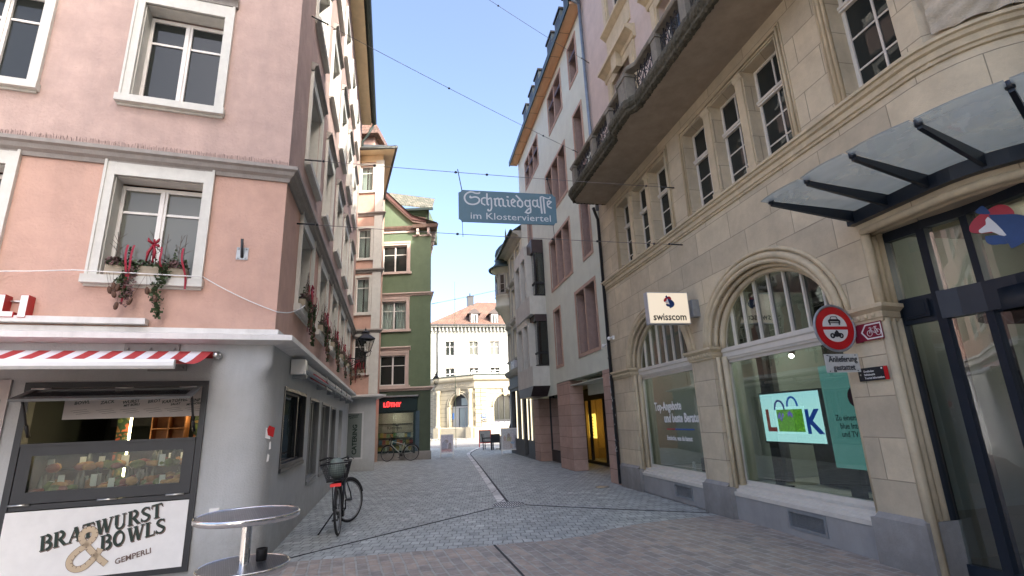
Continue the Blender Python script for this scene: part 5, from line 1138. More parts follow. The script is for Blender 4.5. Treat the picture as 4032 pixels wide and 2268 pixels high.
for x in(2.5,3.1,3.7): m.box(x-.03,x+.03,.28,.35,.75,4.0)
m.box(1.95,4.25,.25,.35,1.55,1.7); m.cm=2; m.box(2.0,4.2,.3,.34,.8,1.5); build(m,"arched_window",[GLASSD,SLATE,mat("sale_goods",(.3,.3,.35),.7,.6,12,0)],bk)
m=MB(); text(m,"BANQ GERANCE",F1@T(-2.4,-.19,5.02),.36,.03,.01,sx=1.02); build(m,"lettering",LIMEP,bk)
for F_,x,z,w_,h_,mm,s_ in((F2,.9,2.12,.5,.3,mat("street_sign_blue",(.08,.2,.5),.5,0),"Marktplatz"),(F2,.9,1.7,.45,.2,BLACK,"Museum")):
    t=thing("street_name_sign","%s name plate between the bank pilasters"%("blue" if h_>.25 else "small black"),"sign",F_@Vector((x,-.12,z)),20); m=MB(F_); m.box(x-w_/2,x+w_/2,-.14,-.12,z-h_/2,z+h_/2); build(m,"plate",mm,t); m=MB(); text(m,s_,F_@T(x,-.145,z-.04),.11,.002); build(m,"lettering",WHITE,t)
for x,y in((-6.35,52.1),(-4.6,50.35)):
    m=MB(); m.box(x-.08,x+.08,y-.5,y-.45,1.9,2.5); build(m,"blue_sign",MATS["street_sign_blue"],label="small blue sign %s the bank doorway"%("left of" if x<-6 else "right of"),cat="sign",loc=(x,y-.5,1.9))
m=MB(); e=[(F2@Vector((x,.2,6.5))) for x in(-.2,2,4,6,8)]; m.tube(e,.03,5); m.tube([p_+Vector((0,0,-.25)) for p_ in e],.02,5)
for p_ in e: m.tube([p_,p_-Vector((0,0,.6))],.025,5)
m.tube([F1@Vector((x,.3,6.35)) for x in(-5,-3,-1,0)],.03,5); build(m,"roof_railing",WHITE,bk)
FW=frame(0,58,12)
WH=mat("plaster_offwhite",(.36,.368,.325),.9,.04,2,.2,60,stain=.12,stcol=(.5,.5,.46))
wb=thing("white_building","tall off white building with a dentilled cornice and red tiled hipped roof behind the bank","building",(0,58,0),12)
WL,WR=-9.6,14
WW=[(-7.95,-6.95),(-5.27,-4.26),(-2.86,-1.81),(-.45,.55),(2.0,3.0)]
m=MB(FW); m.wall(rect(WL,WR,0,12.2),0,[rect(a,b,c,c+1.6) for a,b in WW for c in(8.88,5.85)],.2); m.box(WL,WL+.05,0,10,0,12.2); m.box(WL+.1,WR,.5,.6,0,12); build(m,"plaster_wall",WH,wb)
for a,b in WW:
    for c in(8.88,5.85):
        o=casement(wb,FW,a,b,c,c+1.6,.12,WFRAME,rail=.62,mull=.08,pane=GLASSD if a<-6 or c<8 else GLASSG); m=MB(FW); m.box(a-.22,a,-.05,.01,c-.1,c+1.8); m.box(b,b+.22,-.05,.01,c-.1,c+1.8); m.box(a,b,-.05,.01,c+1.6,c+1.8); m.box(a,b,-.05,.1,c-.12,c-.003); build(m,"surround",CTRIM,o)
m=MB(FW)
for i in range(56):
    x=WL+.05+i*.42; m.box(x,x+.16,-.3,0,11.62,12.1)
m.mould([(WL,0),(WR,0)],[(0,11.4),(.06,11.42),(.06,11.55),(0,11.58)]); m.mould([(WL,0),(WR,0)],[(0,12.08),(.45,12.1),(.5,12.25),(0,12.3)]); build(m,"cornice",mat("cornice_grey",(.30,.30,.27),.85,.08,5,.1),wb)
m=MB(FW); m.box(WL-.4,WR,-.6,-.45,12.25,12.38); m.tube([(-8.85,-.1,12.2),(-8.85,-.1,5.5)],.07,6); build(m,"gutter",SLATE,wb)
RT=brickmat("red_roof_tiles",(.19,.105,.075),(.12,.075,.06),(.06,.04,.03),.3,.3,.02,'xy',0,.9,.35,1.5,.5,stain=.5,stcol=(.14,.09,.07))
m=MB(FW); m.add([(WL-.4,-.6,12.36),(WR,-.6,12.36),(WR,5,15.9),(-3.6,4.2,16.1),(WL-.4,10,12.36),(WR,10,12.36)],[(0,1,2,3),(0,3,4),(3,2,5,4)]); build(m,"roof",RT,wb)
for x in(-5.15,-2.75):
    m=MB(FW); m.box(x,x+1.05,-.1,3,12.4,13.75); m.prism([(x-.25,13.7),(x+.25,14.15),(x+.52,14.3),(x+.8,14.15),(x+1.3,13.7)],-.25,3.4); o=build(m,"dormer",mat("dormer_brown",(.07,.055,.05),.7,.15,5,.1),wb)
    m=MB(FW); fr(m,x+.18,x+.87,12.5,13.65,-.16,.09,.06); m.box(x+.48,x+.56,-.16,-.1,12.5,13.65); w_=build(m,"window",WFRAME,o) if False else build(m,"window_frame",WFRAME,o); m=MB(FW); m.box(x+.2,x+.85,-.125,-.12,12.55,13.6); build(m,"pane",GLASSD,o)
m=MB(FW); m.box(-4.95,-4.2,3.4,4.2,13,16.6); m.box(-5.0,-4.15,3.35,4.25,16.6,16.7); m.tube([(-4.6,3.8,16.7),(-4.6,3.8,17.1)],.08,6); build(m,"chimney",SLATE,wb)
pm=MB(); pm.add([(x,y,.10) for x,y in((-14,49.5),(-4.1,49.0),(8,54),(8,60),(-14,60))],[(0,1,2,3,4)]); pm.add([(x,y,z) for x,y in((-14,49.5),(-4.1,49.0),(8,54)) for z in(-.02,.10)],[(0,1,3,2),(2,3,5,4)]); struct(pm,"pavement",PLAZA)
# ---------------------------------------------------------------- shop interiors of the sandstone building
INW=mat("shop_wall_greygreen",(.33,.37,.34),.8,.06,1.5,0); INL=mat("shop_floor_pale",(.42,.43,.40),.5,.05,3,0)
m=MB(FR)
m.add([(.9,.30,.49),(7.2,.30,.49),(7.2,3.4,.49),(.9,3.4,.49),(.9,.30,3.75),(7.2,.30,3.75),(7.2,3.4,3.75),(.9,3.4,3.75)],[(3,2,6,7),(1,5,6,2),(0,3,7,4)]); m.box(4.0,4.1,.32,2.4,.49,3.7); m.cm=1; m.add([(.9,.30,.48),(7.2,.30,.48),(7.2,3.4,.48),(.9,3.4,.48)],[(0,1,2,3)]); m.cm=2; m.add([(.9,.30,3.76),(7.2,.30,3.76),(7.2,3.4,3.76),(.9,3.4,3.76)],[(0,1,2,3)])
m.cm=2; m.box(1.5,1.75,1.4,1.45,.5,3.2); m.box(2.2,2.9,1.9,1.95,.5,2.2); m.box(4.35,4.6,.9,1.0,.5,3.6); m.box(1.0,7.1,3.2,3.3,2.6,3.75); m.box(5.9,7.0,1.3,1.35,.5,1.35); m.cm=0; m.box(2.9,3.9,1.6,1.65,.5,3.4)
build(m,"shop_room",[INW,INL,mat("shop_ceiling_dark",(.07,.07,.07),.8,.1,3,0)],sb)
for x,y,e_ in((2.4,1.0,11),(5.6,1.3,20),(4.9,.9,5)):
    q=bpy.data.lights.new("shop_lamp",'POINT'); q.energy=e_; q.color=(1,.93,.80); q.shadow_soft_size=.15; o=bpy.data.objects.new("shop_lamp",q); link(o); o.location=FR@Vector((x,y,3.3))
t=thing("spotlight","small lit ceiling spotlight inside the large arched shop window","spotlight",FR@Vector((5.3,.9,2.4)),-78.85)
m=MB(FR); m.tube([(5.15,.9,2.62),(5.15,.9,2.52)],.02,6); m.tube([(5.15,.9,2.52),(5.20,.84,2.40)],.045,8); m.tube([(4.6,.9,2.63),(6.4,.9,2.63)],.015,6); build(m,"housing",BLACK,t)
m=MB(FR); m.ball((5.205,.83,2.395),.035); build(m,"bulb",emimat("spot_white",(1,.93,.75),14),t)
# screen with the window campaign
t=thing("advertising_screen","bright screen with letters L and K around a flower picture behind the big arched window","screen",FR@Vector((5.4,.45,.5)),-78.85)
TM=FR@T(0,.45,0)
m=MB(TM); m.box(4.82,6.06,-.01,.05,1.12,1.86); build(m,"casing",BLACK,t)
def screenmat(name,c1,c2,s):
    m=bpy.data.materials.new(name); m.use_nodes=True; n=m.node_tree.nodes; l=m.node_tree.links; b=n["Principled BSDF"]; tc=n.new("ShaderNodeTexCoord"); sp=n.new("ShaderNodeSeparateXYZ"); l.new(tc.outputs["Object"],sp.inputs[0])
    mr=n.new("ShaderNodeMapRange"); mr.inputs[1].default_value=1.12; mr.inputs[2].default_value=1.86; l.new(sp.outputs[2],mr.inputs[0]); mi=n.new("ShaderNodeMix"); mi.data_type='RGBA'; mi.inputs[6].default_value=(*c1,1); mi.inputs[7].default_value=(*c2,1); l.new(mr.outputs[0],mi.inputs[0])
    l.new(mi.outputs[2],b.inputs["Emission Color"]); b.inputs["Emission Strength"].default_value=s; b.inputs["Base Color"].default_value=(.02,.02,.02,1); return m
ES=.26
m=MB(TM); m.box(4.845,6.035,-.014,-.010,1.145,1.835); o=build(m,"display",screenmat("screen_face",(.55,.95,1),(.38,.80,1),ES),t)
def edot(c): return emimat("scr_%d_%d_%d"%tuple(int(v*100) for v in c),c,ES)
m=MB(TM); text(m,"L",T(5.02,-.017,1.30)@Matrix.Identity(4),.44,.001,.012); build(m,"letter",edot((.14,.02,.02)),t)
m=MB(TM); text(m,"K",T(5.86,-.017,1.28),.44,.001,.014); build(m,"letter",edot((.005,.035,.22)),t)
for cx,cz,c_ in((5.25,1.60,(.02,.03,.16)),(5.52,1.64,(.01,.07,.32))):
    m=MB(TM); m.tube([(cx+.10*math.cos(R(a)),-.018,cz+.13*math.sin(R(a))) for a in range(0,181,15)],.016,5); build(m,"letter_loop",edot(c_),t)
m=MB(TM); m.box(5.14,5.74,-.020,-.016,1.26,1.64); build(m,"picture_frame",edot((.55,.95,.98)),t)
fm=brickmat("flower_picture",(.10,.30,.02),(.22,.5,.05),(.06,.2,.02),.03,.05,.01,'xz',0,.6,.5,30,0,distort=.4)
b=fm.node_tree.nodes["Principled BSDF"]; src=b.inputs["Base Color"].links[0].from_socket; fm.node_tree.links.new(src,b.inputs["Emission Color"]); b.inputs["Emission Strength"].default_value=ES*1.1
m=MB(TM); m.box(5.18,5.70,-.024,-.020,1.29,1.60); build(m,"picture",fm,t)
m=MB(TM)
for x,z in((5.22,1.50),(5.27,1.47),(5.31,1.52),(5.25,1.53),(5.46,1.55),(5.49,1.52),(5.43,1.53)): m.ball((x,-.028,z),.02,.004,.035,6)
build(m,"flower",edot((.12,.08,.45)),t)
m=MB(TM); m.box(4.80,4.94,.06,.12,.5,2.9); m.box(4.72,5.02,.02,.2,.49,.51); build(m,"stand",BLACK,t)
t=thing("display_panel","tall pale teal panel with dark lettering partly hidden by the stone pier","panel",FR@Vector((6.7,.5,.5)),-78.85)
m=MB(TM); m.box(6.10,7.0,.0,.05,.86,2.14); m.cm=1; m.box(6.2,6.38,.05,.12,.5,.9); m.box(6.12,6.5,.0,.2,.49,.51); build(m,"board",[mat("teal_panel",(.16,.36,.34),.4,.04,2,0,emit=(.16,.42,.40),es=.10),BLACK],t)
m=MB(TM)
for i,s_ in enumerate(("Zu einem neuen","blue Internet","und TV Modell")): text(m,s_,T(6.24+(.05 if i else 0),-.004,1.44-.10*i),.10,.001,.001,align='LEFT',sx=.85)
build(m,"lettering",mat("print_navy",(.012,.03,.06),.6,0),t)
m=MB(TM@T(6.62,0,1.72)@Matrix.Rotation(PI/2,4,'X')); m.lathe([(0,.004),(.13,.004)],n=20); build(m,"round_mark",mat("print_maroon",(.12,.03,.06),.6,0),t)
m=MB(FR); m.box(5.5,6.2,2.2,2.3,1.3,2.0); m.cm=1; m.box(5.55,6.15,2.19,2.2,1.5,1.95); m.cm=0; m.box(5.0,6.6,1.1,1.35,1.33,1.38); m.cm=2; m.box(5.0,6.6,1.1,1.4,.5,1.33)
build(m,"shop_counter",[WOODS,mat("shop_screen_blue",(.02,.05,.3),.5,0),mat("counter_dark",(.02,.022,.024),.6,.1,3,0)],sb)
rr=random.Random(8); m=MB(FR)
for i in range(9): m.ball((5.1+i*.16,1.15,1.41),.05,.05,.035,6)
build(m,"headphones",mat("goods_dark_brown",(.09,.06,.045),.6,.4,20,0),sb)
t=thing("storage_box","dark box standing on the floor inside the smaller arched window","box",FR@Vector((2.9,.75,.5)),-78.85)
m=MB(FR); m.box(2.6,3.2,.6,.95,.5,.76); o=build(m,"body",SLATE,t); m=MB(FR); m.lathe([(.03,.5),(.045,.6),(.03,.62),(.03,.68),(0,.69)],(2.5,.5,0),8); build(m,"white_figurine",WHITE,t)
# lettering on the small window pane
m=MB(); text(m,"Top-Angebote",FR@T(1.60,.245,1.68),.24,.001,.007,align='LEFT',sx=.80); m.cut(); text(m,"und beste Beratung",FR@T(1.98,.245,1.44),.24,.001,.007,align='LEFT',sx=.80); m.cut(); text(m,"Entdecke, was du kannst",FR@T(2.02,.245,1.09),.125,.001,.003,align='LEFT',sx=.80)
build(m,"window_lettering",mat("window_print_white",(.78,.78,.78),.6,0,emit=(.8,.8,.8),es=.0),sb)
m=MB(FR); m.cm=0; m.box(2.05,2.40,.243,.246,1.29,1.315); m.cm=1; m.box(2.40,3.12,.243,.246,1.29,1.315); build(m,"window_stripe",[mat("stripe_red",(.35,.04,.05),.5,0),mat("stripe_blue",(.02,.10,.40),.5,0)],sb)
# entrance hall interior
m=MB(FR); m.add([(7.2,.5,.02),(11,.5,.02),(11,5,.02),(7.2,5,.02),(7.2,.5,3.6),(11,.5,3.6),(11,5,3.6),(7.2,5,3.6)],[(0,1,2,3),(4,7,6,5),(3,2,6,7),(0,3,7,4)]); m.box(8.6,8.8,2.6,5,0,3.5); m.cm=1; m.box(9.1,9.9,2.6,2.7,0,2.2); m.cm=2; m.box(7.4,8.0,3.0,3.3,0,1.1)
build(m,"entrance_hall",[mat("hall_beige",(.26,.25,.22),.7,.12,1.5,0),WOODS,SLATE],sb)
for x,y,z in((8.4,2.0,3.3),(9.6,2.8,3.2)):
    q=bpy.data.lights.new("hall_light",'POINT'); q.energy=3.2; q.color=(1,.93,.84); q.shadow_soft_size=.1; o=bpy.data.objects.new("hall_light",q); link(o); o.location=FR@Vector((x,y,z))
m=MB(FR)
for x,y in((8.35,1.7),(9.0,2.2),(9.3,1.6),(8.7,3.0)): m.lathe([(0,3.42),(.06,3.42),(.06,3.45)],(x,y,0),10)
build(m,"ceiling_spot",emimat("hall_spot",(1,.9,.7),10),sb)
# ---------------------------------------------------------------- signs on the sandstone pier
t=thing("shop_sign","lit cream box sign with swirl emblem projecting above the pier between the arches","sign",FR@Vector((4.15,-.5,3.09)),-78.85)
m=MB(FR); m.box(4.09,4.21,-.96,-.19,3.09,3.65); build(m,"case",mat("sign_case_silver",(.5,.5,.52),.4,.05,5,0,metal=.5),t)
m=MB(FR); m.box(4.205,4.216,-.945,-.205,3.105,3.635); build(m,"face",mat("sign_face_lit",(.75,.68,.55),.5,0,emit=(1,.82,.58),es=.12),t)
SM=FR@Matrix.Translation((4.22,-.575,3.37))@Matrix.Rotation(PI/2,4,'Z')
m=MB(); text(m,"swisscom",SM@T(.0,-.0,-.215),.175,.001,.003,sx=.92); build(m,"lettering",BLACK,t)
for P_,mm,y in((red,LRED,0),(blue,LBLU,-.002),(blue2,LBLU,-.001),(blue3,LBLU,-.001),(wht,LWH,-.004)):
    m=MB(SM@T(0,0,.09)); m.prism([(x*.38,z*.42) for x,z in P_[:-1]],y-.001,y); build(m,"emblem",mm,t)
m=MB(FR); m.box(4.08,4.22,-.13,.0,3.22,3.52); build(m,"wall_bracket",ZINC,t)
t=thing("traffic_sign","round red and white no vehicles sign with a car and a motorcycle on the pier","traffic sign",FR@Vector((7.28,-.3,2.45)),-78.85)
DM=FR@Matrix.Translation((7.28,-.30,2.45))@Matrix.Rotation(PI/2,4,'Z')
def disc(mb,r,y,M,n=40): mb.prism([(r*math.cos(2*PI*i/n),r*math.sin(2*PI*i/n)) for i in range(n)],y-.004,y,M)
SGR=mat("sign_galvanised",(.30,.31,.33),.5,.15,20,.2,60,metal=.4); SRED=mat("sign_red",(.50,.012,.015),.35,.08,6,0); SWH=mat("sign_white",(.70,.70,.67),.35,.05,10,0)
m=MB(DM); disc(m,.262,.0,Matrix.Identity(4)); m.tube([(.255*math.cos(R(a)),-.005,.255*math.sin(R(a))) for a in range(0,360,10)],.014,6,True); m.box(-.02,.30,.0,.03,-.10,.10); build(m,"backplate",SGR,t)
m=MB(DM); disc(m,.238,-.006,Matrix.Identity(4)); build(m,"red_disc",SRED,t)
def half(sg): return [(.155*math.cos(PI*i/16),sg*(.018+.137*math.sin(PI*i/16))) for i in range(17)]
m=MB(DM); m.prism(half(1),-.013,-.0105); m.prism(half(-1),-.013,-.0105); build(m,"white_field",SWH,t)
m=MB(DM); y0,y1=-.0165,-.0145
m.prism([(-.075,.055),(.075,.055),(.078,.085),(.06,.098),(-.06,.098),(-.078,.085)],y0,y1,None,[[(-.055,.064),(.055,.064),(.055,.074),(-.055,.074)]]); m.prism([(-.055,.097),(-.035,.130),(.035,.130),(.055,.097)],y0,y1,None,[[(-.043,.10),(.043,.10),(.029,.123),(-.029,.123)]]); m.box(-.068,-.052,y0,y1,.035,.056); m.box(.052,.068,y0,y1,.035,.056)
for x in(-.055,.055): m.prism([(x+.030*math.cos(2*PI*i/14),-.085+.030*math.sin(2*PI*i/14)) for i in range(14)],y0,y1,None,[[(x+.013*math.cos(2*PI*i/8),-.085+.013*math.sin(2*PI*i/8)) for i in range(8)]])
m.prism([(-.055,-.09),(-.03,-.07),(-.02,-.045),(.0,-.03),(-.005,-.02),(.02,-.03),(.03,-.05),(.05,-.065),(.055,-.09),(.02,-.095),(.0,-.10),(-.02,-.095)],y0,y1); build(m,"pictogram",BLACK,t)
t=thing("supplementary_sign","white plate reading Anlieferung gestattet below the round sign","sign",FR@Vector((7.28,-.3,2.0)),-78.85)
m=MB(DM@T(.01,.0,-.385)); m.box(-.215,.215,-.004,.0,-.10,.10); o=build(m,"plate",mat("plate_white_worn",(.55,.56,.53),.45,.10,12,.1),t)
m=MB(DM@T(.02,.0,-.385))
text(m,"Anlieferung",T(0,-.007,.015),.088,.001,.0022,sx=.88); text(m,"gestattet",T(0,-.007,-.075),.088,.001,.0022,sx=.88); m.tube([(-.20,-.007,.085),(-.12,-.007,.07)],.003,4)
for x in(-.185,.165):
    for z in(.085,-.085): m.tube([(x,-.004,z),(x,-.010,z)],.006,6)
build(m,"lettering",mat("print_grey_black",(.05,.055,.06),.6,0),o)
# cycle route sign
t=thing("cycle_route_sign","dark red arrow sign with white bicycle pointing left on the pier","sign",FR@Vector((7.46,-.03,2.38)),-78.85)
BM=FR@T(7.31,-.03,2.38)
m=MB(BM); m.box(0,.30,-.004,.0,-.095,.095); m.box(-.06,.02,.001,.02,-.10,.11); build(m,"plate",mat("sign_maroon",(.20,.012,.03),.4,.06,6,0),t)
ar=[(.035,0),(.10,.082),(.292,.082),(.292,-.082),(.10,-.082)]; ai=[(.055,0),(.108,.068),(.28,.068),(.28,-.068),(.108,-.068)]
m=MB(BM); m.prism(ar,-.0065,-.0045,None,[ai])
def bikepic(mb,cx,cz,s):
    for sx in(-1,1): mb.tube([(cx+sx*.055*s+.032*s*math.cos(R(a)),-.007,cz-.02*s+.032*s*math.sin(R(a))) for a in range(0,360,24)],.0032,4,True)
    mb.tube([(cx-.055*s,-.007,cz-.02*s),(cx-.035*s,-.007,cz+.035*s),(cx+.025*s,-.007,cz+.03*s),(cx+.0*s,-.007,cz-.02*s),(cx-.035*s,-.007,cz+.025*s)],.0035,4); mb.tube([(cx+.055*s,-.007,cz-.02*s),(cx+.025*s,-.007,cz+.04*s)],.0035,4); mb.tube([(cx-.055*s,-.007,cz+.04*s),(cx-.03*s,-.007,cz+.045*s)],.0035,4); mb.tube([(cx+.01*s,-.007,cz+.045*s),(cx+.045*s,-.007,cz+.045*s)],.0045,4); mb.tube([(cx+.0*s,-.007,cz-.02*s),(cx+.055*s,-.007,cz-.02*s)],.003,4)
bikepic(m,.195,0,.95); build(m,"pictogram",SWH,t)
t=thing("direction_sign","small black three line direction plate with red end on the pier","sign",FR@Vector((7.38,-.02,1.94)),-78.85)
m=MB(FR@T(7.38,-.02,1.935)); m.box(-.19,.13,-.006,.0,-.07,.07); build(m,"plate",BLACK,t)
m=MB(FR@T(7.38,-.02,1.935)); m.box(.131,.175,-.006,.0,-.07,.07); build(m,"red_end",SRED,t)
m=MB(FR@T(7.38,-.02,1.935))
for i,s_ in enumerate(("Dreilinden","Stiftsbezirk","Tourist Information")): text(m,s_,T(-.115,-.008,.022-.036*i),.030,.0005,.0006,align='LEFT')
text(m,"<",T(-.16,-.008,-.014),.04,.0005); m.prism([(.11+.01*math.cos(PI*i/5),.052+.01*math.sin(PI*i/5)) for i in range(10)],-.008,-.007); build(m,"lettering",SWH,t)
# ---------------------------------------------------------------- overhead cables and street sign
def cable(name,label,a,b,sag=.05,r=.0055,nodes=(),n=24):
    a=Vector(a); b=Vector(b); P=[a.lerp(b,i/n)-Vector((0,0,sag*4*(i/n)*(1-i/n))) for i in range(n+1)]
    t=thing(name,label,"cable",a.lerp(b,.5)); m=MB(); m.tube(P,r,5); build(m,"wire",mat("wire_grey",(.16,.15,.15),.5,.1,5,0),t)
    if nodes:
        for q in nodes: m=MB(); i=int(q*n); m.ball(P[i],.028,.028,.022,6); build(m,"clamp",SLATE,t)
    m=MB(); d=(b-a).normalized(); m.tube([a-d*.02,a+d*.25],.014,6); m.ball(a+d*.28,.022); m.tube([b-d*.22,b+d*.02],.013,6); m.ball(b-d*.25,.022); build(m,"turnbuckle",SLATE,t)
    return P
def PSp(u,z): return FS@Vector((u,-.03,z))
def RBp(u,z): return FR@Vector((u,-.03,z))
c2a,c2b=PSp(1.07,5.94),RBp(3.93,5.80)
P2=cable("overhead_cable","wire across the street that carries the street name sign",c2a,c2b,.02,nodes=(.2,.40,.46,.66,.92))
c3a,c3b=PSp(.83,4.70),RBp(3.96,4.63)
P3=cable("overhead_cable","lower wire across the street just below the street name sign",c3a,c3b,.03,nodes=(.4,.66,.78,.93))
cable("overhead_cable","wire slanting from the pink wall towards the grey building",PSp(.74,8.53),RBp(-1.2,9.5),.05,nodes=(.4,.8))
cable("overhead_cable","highest wire running to the zinc downpipe of the grey building",PSp(2.2,13.2),RBp(.30,11.54),.1,nodes=(.6,))
cable("overhead_cable","thin wire far down the street beside the green house",FN@Vector((.05,-.02,7.34)),RBp(-13.2,8.4),.02,.010,nodes=(.3,))
cable("overhead_cable","thin wire in front of the white building windows",Vector((-4.1,31,6.2)),Vector((-.4,27.6,5.9)),.03,.008,nodes=(.2,))
az=math.degrees(math.atan2(c2b.y-c2a.y,c2b.x-c2a.x)); SG=frame(c2a.x,c2a.y,az)
sx0,sx1,sz0,sz1=2.545,4.30,4.935,5.53
ss=thing("street_name_sign","blue hanging street sign with white old style lettering Schmiedgasse im Klosterviertel","sign",SG@Vector((3.42,0,4.93)),az)
def notch(x0,x1,z0,z1,r):
    P=[]
    for cx,cz,a0,a1 in((x0,z0,90,0),(x1,z0,180,90),(x1,z1,270,180),(x0,z1,360,270)):
        for i in range(6): a=R(a0+(a1-a0)*i/5); P.append((cx+r*math.cos(a),cz+r*math.sin(a)))
    return P
m=MB(SG); m.prism(notch(sx0,sx1,sz0,sz1,.05),-.012,.012); build(m,"board",mat("sign_teal_blue",(.085,.165,.215),.5,.08,5,.05,40,stain=.2,stcol=(.09,.13,.12)),ss)
def pk_(x,y):
    yt=85+.0665*(x-95); yb=850+.048*(x-105); u_=(x-95)/2350; v_=(y-yt)/(yb-yt); return (sx0+(sx1-sx0)*u_, sz1-(sz1-sz0)*v_)
LW=mat("sign_letter_grey",(.50,.54,.57),.5,.03,5,0)
strokes=[(38,1,[(590,150),(580,180),(500,178),(430,152),(365,147),(290,178),(242,240),(235,300),(262,370),(330,428),(430,448),(520,428),(575,380),(580,325),(540,283),(480,268),(420,278),(375,283),(368,262),(382,242)]),
(32,0,[(735,300),(690,290),(642,315),(632,355),(640,425),(720,472)]),(40,0,[(765,185),(762,300),(770,445),(808,472)]),(34,1,[(780,330),(850,302),(868,350),(868,450),(866,540),(838,598),(795,605),(778,585),(800,570)]),
(38,0,[(925,312),(958,335),(955,462),(990,502)]),(36,0,[(960,330),(1025,310),(1050,345),(1050,470),(1100,508)]),(36,0,[(1055,335),(1115,318),(1148,350),(1150,485),(1222,512)]),
(34,0,[(1232,350),(1268,372),(1266,485),(1318,515)]),(34,0,[(1235,274),(1285,286)]),
(34,0,[(1445,518),(1372,492),(1348,452),(1348,372),(1388,335),(1442,378),(1372,432)]),
(38,0,[(1462,242),(1560,345),(1618,415),(1612,502),(1572,530),(1500,492),(1498,405),(1550,360)]),
(34,0,[(1815,360),(1782,385),(1705,372),(1680,402),(1686,482),(1735,522),(1790,498)]),(38,0,[(1790,370),(1802,500),(1812,600),(1802,655),(1742,680),(1682,655),(1722,605),(1785,560)]),
(34,0,[(2000,358),(1962,385),(1892,372),(1868,402),(1872,492),(1925,528),(1975,500)]),(38,0,[(1980,375),(1986,512),(2035,552)]),
(42,0,[(2070,292),(2062,380),(2082,692)]),(42,0,[(2140,315),(2142,430),(2155,692)]),(28,1,[(2050,310),(2110,290),(2200,328),(2270,342),(2312,318),(2300,292)]),
(34,0,[(2330,568),(2250,532),(2232,500),(2230,420),(2270,390),(2325,420),(2252,485)])]
m=MB(SG)
for k,(w_,sm,P_) in enumerate(strokes):
    pts=smooth([pk_(*p_) for p_ in P_],4) if sm else [pk_(*p_) for p_ in P_]
    yy=-.0135-.0002*k; wd=w_/2350*(sx1-sx0)
    Pv=[Vector(p_) for p_ in pts]; vs=[]
    for i,p_ in enumerate(Pv):
        a_=(Pv[i]-Pv[i-1]).normalized() if i else None; b_=(Pv[i+1]-Pv[i]).normalized() if i<len(Pv)-1 else None; a_=a_ or b_; b_=b_ or a_
        na=Vector((-a_.y,a_.x)); nb=Vector((-b_.y,b_.x)); q=(na+nb); q=q.normalized() if q.length>.1 else na; q=q*(wd/2/max(.5,q.dot(na))); vs+=[(p_.x+q.x,yy,p_.y+q.y),(p_.x-q.x,yy,p_.y-q.y)]
    m.add(vs,[(2*i,2*i+1,2*i+3,2*i+2) for i in range(len(Pv)-1)])
build(m,"blackletter_line",LW,ss)
m=MB(); text(m,"im Klosterviertel",SG@T(3.47,-.0135,4.995),.175,.0005,.0,sx=1.22); build(m,"lettering",LW,ss)
m=MB(SG)
for x in(sx0+.06,sx1-.07): 
    m.tube([(x,0,sz1),(x-.07,0,5.93 if x<3 else 5.86)],.008,5); m.tube([(x,0,sz0),(x+.01,0,4.66)],.005,5)
build(m,"chain",SLATE,ss)
# ---------------------------------------------------------------- wall lanterns
def lantern(t,M):
    m=MB(M); s=1
    def sq(mb,w0,z0,w1,z1,c): 
        for k in range(4):
            a=Matrix.Rotation(PI/2*k,4,'Z'); mb.add([a@Vector(p) for p in((-w0,-w0,z0),(w0,-w0,z0),(w1,-w1,z1),(-w1,-w1,z1))],[(0,1,2,3)])
    # roof
    sq(m,.215,.60,.08,.76,0); sq(m,.08,.76,.06,.82,0); sq(m,.09,.82,.09,.845,0); sq(m,.09,.845,.045,.90,0); m.lathe([(.03,.90),(.018,.94),(.03,.96),(.01,.99),(.004,1.04),(0,1.05)],n=8)
    sq(m,.215,.575,.215,.60,0); build(m,"lamp_roof",BLACK,t)
    m=MB(M)
    for sx in(-1,1):
        for sy in(-1,1): m.tube([(sx*.115,sy*.115,.14),(sx*.20,sy*.20,.58)],.012,5)
    for w_,z in((.115,.14),(.20,.58)): m.tube([(-w_,-w_,z),(w_,-w_,z),(w_,w_,z),(-w_,w_,z)],.012,5,True)
    m.lathe([(.115,.12),(.05,.08),(.03,.0),(.03,-.08)],n=8)
    for a in(45,135,225,315):
        ca,sa=math.cos(R(a)),math.sin(R(a)); m.tube([(r_*ca,r_*sa,z) for r_,z in((.04,-.04),(.13,-.03),(.175,.04),(.165,.10),(.20,.13),(.18,.16))],.008,5)
    build(m,"frame",BLACK,t)
    m=MB(M); sq(m,.108,.15,.19,.575,0); build(m,"glass",glassmat("lantern_glass",tint=(.86,.86,.84),refl=.8,wave=0),t)
    m=MB(M); m.tube([(0,0,.10),(0,0,.34)],.02,8); m.ball((0,0,.38),.035,.035,.05,8); build(m,"bulb",WHITE,t)
LP=FS@Vector((10.6,-.62,3.90))
t=thing("wall_lantern","large black wall lantern on a scrolled iron arm in front of the pink facade","lantern",LP,103.8,"black wall lanterns along the street")
lantern(t,frame(LP.x,LP.y,103.8,LP.z)@Matrix.Rotation(R(20),4,'Z')@Matrix.Diagonal((1.2,1.2,.94,1)))
m=MB(FS); z=3.80; m.tube([(10.6,0,z),(10.6,-.66,z)],.018,6); m.tube([(10.6,0,z-.30),(10.6,-.18,z-.27),(10.6,-.42,z-.12),(10.6,-.60,z-.03)],.014,6); m.box(10.57,10.63,-.02,0,z-.34,z+.06)
def scr(mb,F_x,yc,zc,r,turns,d): mb.tube([(F_x,yc+r*(1-.8*i/16)*math.cos(d*2*PI*turns*i/16),zc+r*(1-.8*i/16)*math.sin(d*2*PI*turns*i/16)) for i in range(17)],.009,4)
